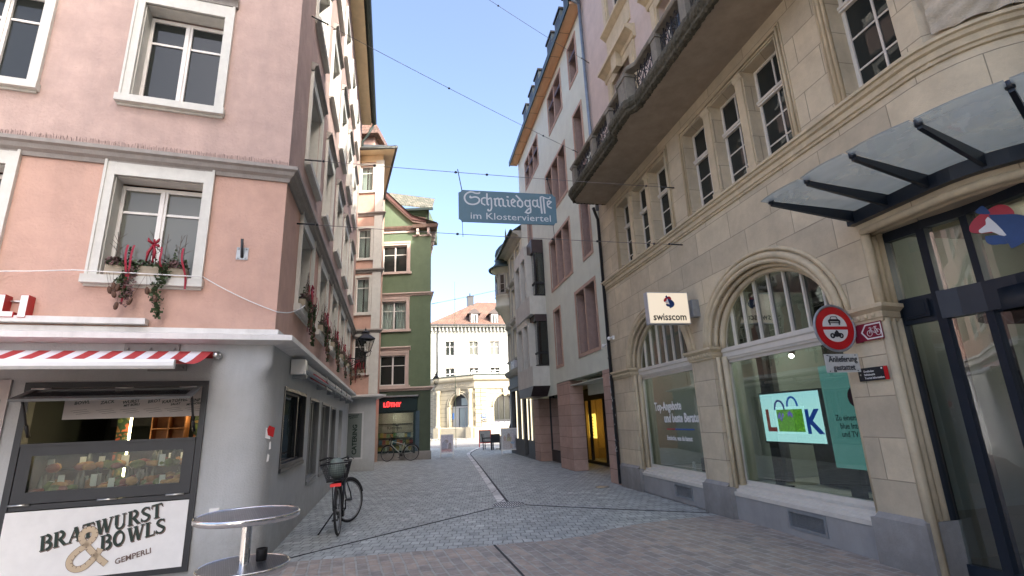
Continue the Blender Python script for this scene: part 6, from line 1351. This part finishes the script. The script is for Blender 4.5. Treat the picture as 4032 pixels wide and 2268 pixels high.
for yc,r,d in((-.10,.075,1),(-.24,.075,-1),(-.38,.055,1),(-.49,.04,-1),(-.62,.04,1)): scr(m,10.6,yc,z-.02-r,r,1.3,d)
scr(m,10.6,-.08,z-.22,.05,1.2,-1)
build(m,"scroll_arm",BLACK,t)
GL=FN@Vector((.26,.0,3.33))
t2=thing("wall_lantern","smaller black wall lantern on the corner of the green house","lantern",GL,0,"black wall lanterns along the street")
lantern(t2,frame(GL.x,GL.y,15,GL.z)@Matrix.Scale(.62,4)); m=MB(FN); m.tube([(-.0,.05,3.26),(.28,0,3.26)],.014,6); m.tube([(0,.05,3.05),(.12,.02,3.1),(.24,0,3.24)],.011,5); build(m,"scroll_arm",BLACK,t2)
# ---------------------------------------------------------------- flower boxes
LEAF=mat("ivy_leaf",(.045,.075,.028),.6,.45,14,0); LEAFR=mat("heather_dry",(.14,.085,.08),.8,.4,20,0); TWIG=mat("twig_bark",(.10,.075,.06),.8,.3,20,0); RIB=mat("ribbon_red",(.25,.008,.022),.5,.1,8,0); CONE=mat("pine_cone_brown",(.10,.055,.035),.8,.4,40,.3,80); BOXW=mat("weathered_box_wood",(.36,.31,.23),.8,.15,14,.2)
def flowerbox(M,x0,x1,z,y,label,seed,drop=.5,nl=260,cones=6):
    rr=random.Random(seed); t=thing("window_planter",label,"planter",M@Vector(((x0+x1)/2,y,z)),0,"planted window boxes with red ribbons and pine cones")
    m=MB(M); m.box(x0,x1,y-.07,y+.09,z,z+.13); m.box(x0+.01,x1-.01,y-.074,y-.07,z+.04,z+.045); m.box(x0+.01,x1-.01,y-.074,y-.07,z+.085,z+.09); build(m,"trough",BOXW,t)
    c1=x0+(x1-x0)*.28; c2=x0+(x1-x0)*.70
    def leaf(mb,p,s):
        d=Vector((rr.uniform(-1,1),rr.uniform(-1,.2),rr.uniform(-1,1))).normalized(); e=d.orthogonal().normalized()*s*.5; f=d.cross(e)
        p=Vector(p); mb.add([p-e*1.0,p+f*1.1,p+e,p-f*.8],[(0,1,2),(0,2,3)])
    m=MB(M)
    for i in range(nl):
        q=rr.random()
        if q<.45: p=(rr.uniform(x0,x1),y+rr.uniform(-.10,.05),z+.13+abs(rr.gauss(0,.035)))
        else:
            c,dp=(c1,drop*.62) if q<.66 else (c2,drop); a=rr.random(); p=(c+rr.gauss(0,.045*(1-.5*a))+.03*math.sin(a*9),y-.09-rr.random()*.04,z+.13-dp*a)
        leaf(m,p,rr.uniform(.03,.055))
    for cx in(x0+(x1-x0)*.24,x0+(x1-x0)*.82):
        for i in range(60): a=rr.random(); w_=.07*(1-a); leaf(m,(cx+rr.uniform(-w_,w_),y+rr.uniform(-w_,w_)*.6,z+.13+.26*a),.028)
    build(m,"ivy",LEAF,t,kind="stuff")
    m=MB(M)
    for i in range(260): leaf(m,(rr.choice([rr.uniform(x0,x0+.15),rr.uniform(x1-.18,x1),rr.uniform(x0,x1)]),y-.04+rr.uniform(-.08,.05),z+.12+rr.uniform(0,.10)),.04)
    for i in range(140): a=rr.random(); leaf(m,(c1+.05+rr.gauss(0,.05*(1-.5*a)),y-.11-rr.random()*.03,z+.12-drop*.8*a),.035)
    build(m,"heather",LEAFR,t,kind="stuff")
    m=MB(M)
    for i in range(9):
        x=rr.uniform(x0+.03,x1-.03); h=rr.uniform(.3,.62); lx=rr.uniform(-.12,.12); P=[(x,y,z+.1),(x+lx*.4,y-.02,z+.1+h*.5),(x+lx,y-.03,z+.1+h)]; m.tube(P,[.007,.005,.003],4)
        for k in range(3): a=rr.uniform(.35,.9); s_=rr.choice((-1,1)); m.tube([(x+lx*a,y-.02,z+.1+h*a),(x+lx*a+s_*rr.uniform(.04,.1),y-.05,z+.1+h*a+rr.uniform(.04,.12))],[.004,.002],3)
    build(m,"twigs",TWIG,t)
    for cx,dx,l_ in((c1-.02,.03,.42),(c1+.05,-.05,.5),(c2-.03,.04,.12),(x1-.05,.08,.28)):
        m=MB(M); n_=10; vs=[]
        for i in range(n_+1):
            a=i/n_; X=cx+dx*a+.010*math.sin(a*8+cx*9); Z=z+.38-(l_+.25)*a; Y=y-.11-.03*math.sin(a*5); w_=.013
            vs+=[(X-w_,Y,Z),(X+w_,Y-.006,Z)]
        m.add(vs,[(2*i,2*i+1,2*i+3,2*i+2) for i in range(n_)]); build(m,"ribbon",RIB,t)
    m=MB(M); m.tube([(c2-.12,y-.03,z+.1),(c2-.14,y-.03,z+.50)],.012,5); [m.tube([(c2-.13,y-.06,z+.42),(c2-.13+dx_,y-.09,z+.42+dz_),(c2-.13+dx_*1.2,y-.08,z+.42+dz_*1.9)],[.012,.02,.008],5) for dx_,dz_ in((.05,.04),(-.05,.04),(.03,-.10),(-.04,-.12),(.06,-.02))]; build(m,"ribbon_bow",RIB,t)
    for i in range(cones):
        cx=(c1,c1,c1,c2,c2,c1)[i%6]+rr.uniform(-.13,.10); zz=z-.05-rr.uniform(.08,.30)-(.12 if i%6>3 else 0)
        m=MB(M@T(cx,y-.13,zz)@Matrix.Rotation(rr.uniform(-.35,.35),4,'Y')); m.lathe([(0,.055),(.014,.045),(.024,.02),(.026,-.01),(.02,-.035),(0,-.05)],n=8); m.tube([(0,0,.05),(0,.02,.05+(z-zz)*.9)],.0018,3); build(m,"pine_cone",CONE,t)
    return t
flowerbox(FP,-1.93,-1.08,3.49,-.02,"flower box with trailing ivy, red ribbons and pine cones on the pink front window",1,.66,900,8)
for i,(a,b) in enumerate(su):
    flowerbox(FS,a+.1,b-.1,3.49,-.06,["first flower box from the pink corner on the side wall","second flower box from the pink corner on the side wall","third flower box from the pink corner on the side wall","fourth flower box from the pink corner, left of the lantern","last flower box on the pink side wall behind the lantern arm"][i],20+i,.66,620 if i<3 else 300,5)
flowerbox(FB,-.95,-.45,3.57,-.02,"small reddish flower box on the pink house with pilasters, behind the lantern",40,.4,150,4)
# ---------------------------------------------------------------- high table
tx,ty=-1.70,3.37
t=thing("high_table","round steel high table with a lower shelf in front of the grey corner","table",(tx,ty,0))
ALU=brickmat("brushed_aluminium_top",(.40,.40,.42),(.33,.33,.36),(.28,.28,.30),3,.012,.002,'xy',R(60),.3,.05,8,.2); ALU.node_tree.nodes["Principled BSDF"].inputs["Metallic"].default_value=.85
for nm,z,r_ in(("table_top",1.10,.30),("shelf",.812,.262)):
    m=MB(T(tx,ty,0)); m.lathe([(0,z-.004),(r_-.012,z-.004)],n=48); o=build(m,nm,ALU,t)
    m=MB(T(tx,ty,0)); m.lathe([(r_-.012,z-.004),(r_-.008,z+.002),(r_-.002,z),(r_,z-.008),(r_,z-.028),(r_-.006,z-.034),(0,z-.032)],n=48); build(m,"rim",CHROME,o)
m=MB(T(tx,ty,0)); m.lathe([(.22,0),(.22,.015),(.05,.04),(.03,.06),(.03,1.07)],n=20); build(m,"column",CHROME,t)
t=thing("ashtray","small black round ashtray on the lower shelf of the high table","ashtray",(tx+.10,ty+.08,.81))
m=MB(T(tx+.075,ty+.06,0)); m.lathe([(0,.815),(.030,.815),(.033,.87),(.033,.885),(.028,.885),(.026,.83),(0,.83)],n=16); build(m,"cup",BLACK,t)
# ---------------------------------------------------------------- bicycles
TYRE=mat("tyre_rubber",(.022,.022,.022),.7,.1,20,.1); SPOKE=mat("spoke_steel",(.3,.3,.3),.4,0,1,0,metal=.8)
def bicycle(label,rx,ry,heading,wb=1.08,steer=0,frame_m=None,basket=False,lean=0,kick=False,group="bicycles standing in the street"):
    Mb=Matrix.Translation((rx,ry,0))@Matrix.Rotation(R(heading),4,'Z')@Matrix.Rotation(R(lean),4,'X'); r_=.345
    t=thing("bicycle",label,"bicycle",(rx,ry,0),heading,group); fmn=frame_m or BLACK
    def wheel(M):
        m=MB(M); m.tube([(.335*math.cos(2*PI*i/36),0,.335*math.sin(2*PI*i/36)) for i in range(36)],.019,8,True); o=build(m,"wheel",TYRE,t)
        m=MB(M); m.tube([(.312*math.cos(2*PI*i/36),0,.312*math.sin(2*PI*i/36)) for i in range(36)],.011,6,True); m.tube([(0,-.035,0),(0,.035,0)],.02,8); build(m,"rim",SPOKE,o)
        m=MB(M)
        for i in range(24):
            a=2*PI*i/24; m.tube([(.02*math.cos(a+1),.03*(-1)**i,.02*math.sin(a+1)),(.31*math.cos(a),0,.31*math.sin(a))],.0014,3,caps=False)
        build(m,"spokes",SPOKE,o)
        m=MB(M); P=[(.365*math.cos(R(a)),0,.365*math.sin(R(a))) for a in range(10,176,12)]; m.tube(P,.02,5); build(m,"mudguard",BLACK,t)
    wheel(Mb@T(0,0,.354))
    St=Mb@T(wb-.08,0,0)@Matrix.Rotation(R(steer),4,'Z')@T(-(wb-.08),0,0)
    wheel(St@T(wb,0,.354)@Matrix.Scale(-1,4,(1,0,0)))
    bb_=(.46,0,.30); stp=(.32,0,.80); hd=(wb-.20,0,.86); hb=(wb-.15,0,.72)
    m=MB(Mb); m.tube([hb,bb_],.022,8); m.tube([bb_,stp],.018,8); m.tube([hd,(.35,0,.72)],.018,8); m.tube([hd,hb],.02,8)
    for s_ in(-1,1): m.tube([(0,s_*.06,.354),(.44,s_*.03,.30)],.011,6); m.tube([(0,s_*.06,.354),(.34,s_*.02,.72)],.009,6)
    build(m,"frame",fmn,t)
    m=MB(St)
    for s_ in(-1,1): m.tube([(wb,s_*.055,.354),(wb-.03,s_*.055,.50),(wb-.12,s_*.045,.72)],.012,6)
    m.tube([(wb-.13,0,.70),(wb-.21,0,1.0)],.016,8); build(m,"fork",BLACK,t)
    m=MB(St); m.tube([(wb-.21,0,.98),(wb-.16,0,1.05)],.017,6); m.tube([(wb-.36,-.31,1.07),(wb-.22,-.22,1.10),(wb-.15,0,1.06),(wb-.22,.22,1.10),(wb-.36,.31,1.07)],.012,6)
    for s_ in(-1,1): m.tube([(wb-.36,s_*.31,1.07),(wb-.24,s_*.235,1.10)],.018,6); m.tube([(wb-.16,s_*.2,1.09),(wb-.2,s_*.30,1.05)],.006,4)
    m.tube([(wb-.12,.02,.98),(wb-.02,.05,.8),(wb-.03,.05,.5)],.004,4); m.box(wb-.1,wb-.05,-.03,.03,.90,.96); build(m,"handlebar",BLACK,t)
    m=MB(Mb); m.tube([stp,(.27,0,.93)],.013,6); m.prism([(-.01,.94),(.12,.925),(.25,.93),(.40,.93),(.40,.95),(.25,.955),(.1,.965),(0,.975)],-.03,.03); m.prism([(-.0,.945),(.13,.935),(.16,.955),(.0,.975)],-.075,.075); build(m,"saddle",BLACK,t)
    m=MB(Mb); m.tube([(.46,-.05,.30),(.46,.05,.30)],.02,8); m.tube([(.46+.09*math.cos(2*PI*i/20),.04,.30+.09*math.sin(2*PI*i/20)) for i in range(20)],.006,4,True)
    m.tube([(.46,.06,.30),(.53,.07,.15)],.01,5); m.tube([(.46,-.06,.30),(.39,-.07,.45)],.01,5); m.box(.48,.58,.07,.16,.135,.155); m.box(.34,.44,-.16,-.07,.44,.46)
    m.tube([(0,.045,.40),(.46,.045,.39)],.005,4); m.tube([(0,.045,.31),(.46,.045,.21)],.005,4); m.box(.40,.52,-.035,.035,.20,.33); build(m,"drivetrain",BLACK,t)
    m=MB(Mb)
    for s_ in(-1,1): m.tube([(0,s_*.07,.36),(-.05,s_*.065,.76),(.30,s_*.05,.76)],.007,5)
    for x in(-.12,0,.12,.24): m.tube([(x,-.065,.76),(x,.065,.76)],.006,5)
    m.tube([(-.14,-.065,.76),(.3,-.065,.76)],.006,5); m.tube([(-.14,.065,.76),(.3,.065,.76)],.006,5); build(m,"rack",BLACK,t)
    if basket:
        m=MB(Mb); z0,z1=.80,1.06; A_=[(-.16,-.13),(.22,-.13),(.22,.13),(-.16,.13)]; B_=[(-.24,-.20),(.28,-.20),(.28,.20),(-.24,.20)]
        for P_,z,rr_ in((A_,z0,.008),(B_,z1,.011)): m.tube([(x,y,z) for x,y in P_],rr_,5,True)
        for k in range(4):
            for i in range(14):
                q=i/14; a=Vector(A_[k]).lerp(Vector(A_[(k+1)%4]),q); b=Vector(B_[k]).lerp(Vector(B_[(k+1)%4]),q); m.tube([(a.x,a.y,z0),(b.x,b.y,z1)],.0022,3,caps=False)
        for j in range(1,8): q=j/8; P_=[Vector(A_[k]).lerp(Vector(B_[k]),q) for k in range(4)]; m.tube([(p.x,p.y,z0+(z1-z0)*q) for p in P_],.0022,3,True)
        m.box(-.16,.22,-.13,.13,z0,z0+.004); build(m,"basket",BLACK,t)
        m=MB(Mb); m.box(-.17,-.15,-.08,.08,.72,.765); build(m,"rear_reflector",mat("reflector_red",(.5,.02,.02),.3,0,emit=(.5,.02,.02),es=.1),t)
        b2=thing("shopping_bag","pale crumpled plastic bag in the basket of the near bicycle","bag",Mb@Vector((0,0,.85)))
        m=MB(Mb); rr=random.Random(6); m.ball((.02,.0,.97),.15,.13,.16,14); m.v=[v+Vector((rr.uniform(-1,1),rr.uniform(-1,1),rr.uniform(-1,1)))*.012 for v in m.v]; build(m,"bag",mat("plastic_bag",(.16,.20,.18),.4,.15,8,.3,30),b2)
    if kick:
        m=MB(Mb); m.tube([(.18,.06,.34),(.16,.32,.02)],.012,6); m.tube([(.16,.30,.02),(.16,.37,.01)],.014,6); build(m,"kickstand",BLACK,t)
    return t
bicycle("black bicycle with a rear basket parked in the street beside the grey shop windows",-2.79,8.31,101.5,1.10,-34,basket=True,kick=True,lean=-4)
bicycle("grey bicycle leaning against the green bookshop window",-4.87,23.86,180+2,1.08,-22,frame_m=mat("bike_frame_grey",(.30,.32,.30),.4,.05,5,0),lean=7)
# ---------------------------------------------------------------- advertising boards
def postermat(name,cols,sc,seed):
    m=bpy.data.materials.new(name); m.use_nodes=True; n=m.node_tree.nodes; l=m.node_tree.links; b=n["Principled BSDF"]; tc=n.new("ShaderNodeTexCoord"); mp=n.new("ShaderNodeMapping"); mp.inputs["Location"].default_value=(seed,seed,seed); l.new(tc.outputs["Object"],mp.inputs[0])
    no=n.new("ShaderNodeTexNoise"); no.inputs["Scale"].default_value=sc; no.inputs["Detail"].default_value=3; l.new(mp.outputs[0],no.inputs["Vector"]); cr=n.new("ShaderNodeValToRGB"); cr.color_ramp.interpolation='LINEAR'
    e=cr.color_ramp.elements; e[0].position=.3; e[0].color=(*cols[0],1); e[1].position=.7; e[1].color=(*cols[-1],1)
    for i,c in enumerate(cols[1:-1]): q=e.new(.3+.4*(i+1)/(len(cols)-1)); q.color=(*c,1)
    l.new(no.outputs["Fac"],cr.inputs[0]); l.new(cr.outputs[0],b.inputs["Base Color"]); b.inputs["Roughness"].default_value=.4; return m
def aboard(label,M,loc,rz,w_,h,fig,pm):
    t=thing("advertising_board",label,"advertising board",loc,rz,"white framed pavement advertising boards")
    th_=R(9)
    for sg in(1,-1):
        Q=M@Matrix.Rotation(0 if sg>0 else PI,4,'Z')@T(0,-.24,0)@Matrix.Rotation(-th_,4,'X')
        m=MB(Q); fr(m,-w_/2,w_/2,.2,h,-.015,.035,.025); m.box(-w_/2,-w_/2+.03,-.01,.01,0,.2); m.box(w_/2-.03,w_/2,-.01,.01,0,.2); o=build(m,"frame",WHITE,t)
        m=MB(Q); m.box(-w_/2+.03,w_/2-.03,-.005,.003,.23,h-.03); build(m,"poster",pm,o)
        if sg>0:
            for P_,c_ in fig:
                m=MB(Q); m.prism(P_,-.009,-.0055); build(m,"poster_figure",c_,o)
    return t
def pc(n,c): return mat("poster_"+n,tuple(v*.55+.25 for v in c),.5,.25,18,0)
def oval(cx,cz,rx,rz,n=12): return [(cx+rx*math.cos(2*PI*i/n),cz+rz*math.sin(2*PI*i/n)) for i in range(n)]
Ma=frame(-3.41,25.1,8)
aboard("smaller white framed advertising board with a bluish poster beside the green house",Ma,(-3.41,25.1,0),8,.62,1.06,[([(-.24,.36),(.0,.34),(.02,.72),(-.10,.80),(-.22,.68)],pc("denim",(.18,.22,.38))),(oval(-.02,.74,.09,.09),pc("brownhair",(.14,.10,.10))),([(.04,.38),(.22,.38),(.21,.60),(.08,.62)],pc("dark_shirt",(.13,.11,.14))),(oval(.14,.62,.06,.06),pc("hair2",(.12,.08,.07))),([(-.25,.29),(.24,.27),(.2,.38),(-.1,.42),(-.25,.40)],pc("red",(.55,.22,.24)))],pc("lilac",(.50,.48,.62)))
Mc=frame(-.42,25.75,10)
aboard("larger white framed board with a poster of people on a sofa beside the cafe chairs",Mc,(-.42,25.75,0),10,.80,1.24,[([(-.34,.26),(-.02,.26),(.0,.62),(-.34,.64)],pc("sofa",(.50,.48,.50))),(oval(-.05,.88,.075,.12),pc("hair3",(.20,.11,.07))),([(-.16,.62),(.08,.60),(.10,.80),(-.02,.86),(-.14,.80)],pc("olive_top",(.36,.34,.10))),([(.05,.58),(.22,.56),(.26,.95),(.16,1.0),(.08,.92)],pc("light_shirt",(.52,.50,.58))),([(.04,.50),(.20,.48),(.24,.60),(.14,.66),(.03,.60)],pc("sky_blue",(.12,.38,.62))),([(.22,.30),(.34,.30),(.32,.90),(.24,.92)],pc("dark_suit",(.12,.14,.20))),([(-.30,.62),(-.2,.62),(-.18,.80),(-.25,.92),(-.31,.80)],pc("skin",(.40,.24,.18))),([(-.0,.28),(.12,.30),(.10,.50),(.0,.52)],pc("skin_leg",(.50,.36,.30)))],pc("pale_blue",(.50,.55,.62)))
# ---------------------------------------------------------------- cafe furniture, menu frame, person
def chair(label,x,y,rz,group="dark woven cafe chairs at the square"):
    t=thing("cafe_chair",label,"chair",(x,y,0),rz,group); M=frame(x,y,rz); CM=mat("dark_rattan",(.02,.021,.024),.6,.3,60,.4,90)
    m=MB(M); m.box(-.25,.25,-.25,.25,.40,.46); build(m,"seat",CM,t); m=MB(M@T(0,.25,.42)@Matrix.Rotation(R(-8),4,'X')); m.box(-.26,.26,-.03,.03,0,.46); build(m,"backrest",CM,t)
    for sx in(-1,1):
        m=MB(M); m.box(sx*.25-.025,sx*.25+.025,-.24,.26,.62,.66); build(m,"armrest",CM,t)
        for sy in(-1,1): m=MB(M); m.box(sx*.235-.022,sx*.235+.022,sy*.235-.022,sy*.235+.022,0,.64 if sy<0 else .42); build(m,"leg",CM,t)
chair("dark woven chair seen from behind beside the larger advertising board",-1.22,29.8,172); chair("dark woven chair seen side on at the left of the cafe table",-1.75,30.6,80); chair("single dark chair far left in front of the bank",-8.3,49.0,100)
t=thing("cafe_table","small dark cafe table behind the woven chair","table",(-1.0,30.7,0)); m=MB(); m.box(-1.4,-.6,30.3,31.1,.71,.74); build(m,"table_top",BLACK,t); m=MB(); m.tube([(-1,30.7,0),(-1,30.7,.72)],.03,8); m.box(-1.3,-.7,30.4,31.0,0,.03); build(m,"pedestal",BLACK,t); m=MB(); m.box(-1.35,-1.2,30.4,30.6,.745,.80); m.box(-.8,-.7,30.4,30.5,.745,.86); build(m,"menu_holder",WHITE,t)
t=thing("menu_stand","red framed menu stand with dark sheets left of the cafe chairs","menu stand",(-2.2,34.5,0)); m=MB(frame(-2.05,33.2,0)); fr(m,-.42,.36,.25,1.05,-.02,.05,.04); m.box(-.42,-.37,-.02,.02,0,.25); m.box(.31,.36,-.02,.02,0,.25); build(m,"frame",RED,t); m=MB(frame(-2.05,33.2,0)); m.box(-.37,.31,-.01,.01,.30,1.0); build(m,"sheet",SLATEl,t)
m=MB(); m.v=[]; 
def person(label,x,y,rz):
    t=thing("person",label,"person",(x,y,0),rz); M=frame(x,y,rz)
    J=[];E=[];Rd=[]
    def j(p,r_,par=None): J.append(p); Rd.append(r_); (E.append((par,len(J)-1)) if par is not None else None); return len(J)-1
    pel=j((0,0,.93),.145); sp=j((.03,0,1.12),.135,pel); ch=j((.08,0,1.33),.155,sp); nk=j((.12,0,1.47),.058,ch); hd=j((.15,0,1.56),.085,nk); tp=j((.15,0,1.66),.088,hd); j((.14,0,1.73),.05,tp)
    for s_ in(-1,1):
        hp=j((0,s_*.09,.88),.095,pel); kn=j((.05*s_+.03,s_*.10,.50),.06,hp); an=j((.08*s_,s_*.10,.10),.04,kn); ft=j((.08*s_+.13,s_*.11,.05),.04,an); j((.08*s_+.2,s_*.11,.04),.028,ft)
        sh=j((.08,s_*.17,1.38),.068,ch); el=j((.12 if s_<0 else .05,s_*.23,1.12),.045,sh); wr=j((.34,s_*.17,1.04),.028,el); pm_=j((.40,s_*.16,1.035),.032,wr)
        for k,l_ in enumerate((.07,.08,.075,.06)): f1=j((.44,s_*(.135+.018*k),1.025),.010,pm_); j((.44+l_*.6,s_*(.135+.018*k),1.0),.008,f1)
        th1=j((.41,s_*.125,1.045),.011,pm_); j((.45,s_*.115,1.03),.009,th1)
    me=bpy.data.meshes.new("person_body"); me.from_pydata([tuple(p) for p in J],E,[]); o=bpy.data.objects.new("person_body",me); link(o)
    sk_=o.modifiers.new("s",'SKIN'); 
    for i,v in enumerate(me.skin_vertices[0].data): v.radius=(Rd[i],Rd[i]*(1.15 if i in(sp,ch,pel) else 1)); v.use_root=(i==0)
    sd=o.modifiers.new("u",'SUBSURF'); sd.levels=2; sd.render_levels=2
    bpy.context.view_layer.update(); ev=o.evaluated_get(bpy.context.evaluated_depsgraph_get()); m2=ev.to_mesh()
    m=MB(M)
    vs=[v.co.copy() for v in m2.vertices]
    skin=mat("skin",(.50,.33,.26),.6,.05,8,0); 
    for p_ in m2.polygons:
        c=p_.center; mi=0
        if c.z>1.47: mi=2
        elif c.x>.32 and c.z>.9: mi=2
        elif c.z>.90: mi=0
        elif c.z>.09: mi=1
        else: mi=3
        m.f.append(list(p_.vertices)); m.m.append(mi); m.sm.append(True)
    m.v=[M@v for v in vs]; bpy.data.objects.remove(o)
    build(m,"body",[mat("jacket_dark",(.025,.03,.045),.8,.15,8,0),mat("trousers_pale",(.35,.33,.30),.8,.1,8,0),skin,BLACK],t)
    m=MB(M); m.ball((.125,0,1.67),.098,.095,.085,12); build(m,"hair",mat("hair_grey",(.55,.52,.48),.8,.2,20,0),t)
    m=MB(M); m.ball((.235,0,1.60),.014,.011,.02,6); m.ball((.225,.03,1.64),.008,.008,.006,6); m.ball((.225,-.03,1.64),.008,.008,.006,6); m.box(.225,.232,-.02,.02,1.555,1.562); build(m,"face",mat("face_features",(.25,.13,.10),.6,0),t)
person("grey haired person in dark jacket walking right behind the larger advertising board",-.42,31.0,0)
# ---------------------------------------------------------------- added houses out of view, put in to cast shade and fill reflections
def block(label,M,x0,x1,y0,y1,h,m_,nx,nz,z00=3.6,ww=1.1,wh=1.6):
    o_=M@Vector(((x0+x1)/2,(y0+y1)/2,0)); t=thing("added_house",label,"building",o_); m=MB(M); st=(x1-x0)/nx; dz=(h-z00)/nz
    H_=[rect(x0+st*(i+.5)-ww/2,x0+st*(i+.5)+ww/2,z00+dz*k+.3,z00+dz*k+.3+wh) for i in range(nx) for k in range(nz)]+[rect(x0+st*(i+.5)-st*.36,x0+st*(i+.5)+st*.36,.4,2.6) for i in range(nx)]
    m.wall(rect(x0,x1,0,h),y0,H_,.2); m.box(x0,x0+.02,y0,y1,0,h); m.box(x1-.02,x1,y0,y1,0,h); m.box(x0,x1,y1,y1+.02,0,h); build(m,"plaster_wall",m_,t)
    m=MB(M); m.box(x0+.05,x1-.05,y0+.2,y0+.24,.3,h-.2); build(m,"pane",GLASSD,t)
    m=MB(M)
    for q in H_: a,b=q[0],q[2]; fr(m,a[0]-.12,b[0]+.12,a[1]-.12,b[1]+.12,y0-.04,.12,.06); m.box((a[0]+b[0])/2-.04,(a[0]+b[0])/2+.04,y0+.1,y0+.16,a[1],b[1])
    build(m,"window_frame",WFRAME,t)
    m=MB(M); m.add([(x0-.4,y0-.5,h),(x1+.4,y0-.5,h),(x1+.4,(y0+y1)/2,h+3.2),(x0-.4,(y0+y1)/2,h+3.2),(x1+.4,y1+.5,h),(x0-.4,y1+.5,h)],[(0,1,2,3),(3,2,4,5),(0,3,5),(1,4,2),(0,1,4,5)]); build(m,"roof",TILE,t)
YEL=mat("plaster_pale_yellow",(.62,.55,.38),.9,.05,2,0); OFW=mat("plaster_pale_grey",(.60,.60,.57),.9,.05,2,0)
block("added pale yellow house with tiled roof, unseen behind the viewpoint, placed to shade the street",frame(9.9,0,225),-2.6,12.0,0,8,19,YEL,5,4)
block("added pale grey house with tiled roof, unseen farther back behind the viewpoint",frame(-9,-24,180-4),-.5,16,0,9,9,OFW,7,2)
block("added unseen pale grey house along the side street right of the sandstone corner",frame(28,4.5,180+2),0,10,0,8,13,OFW,4,3)
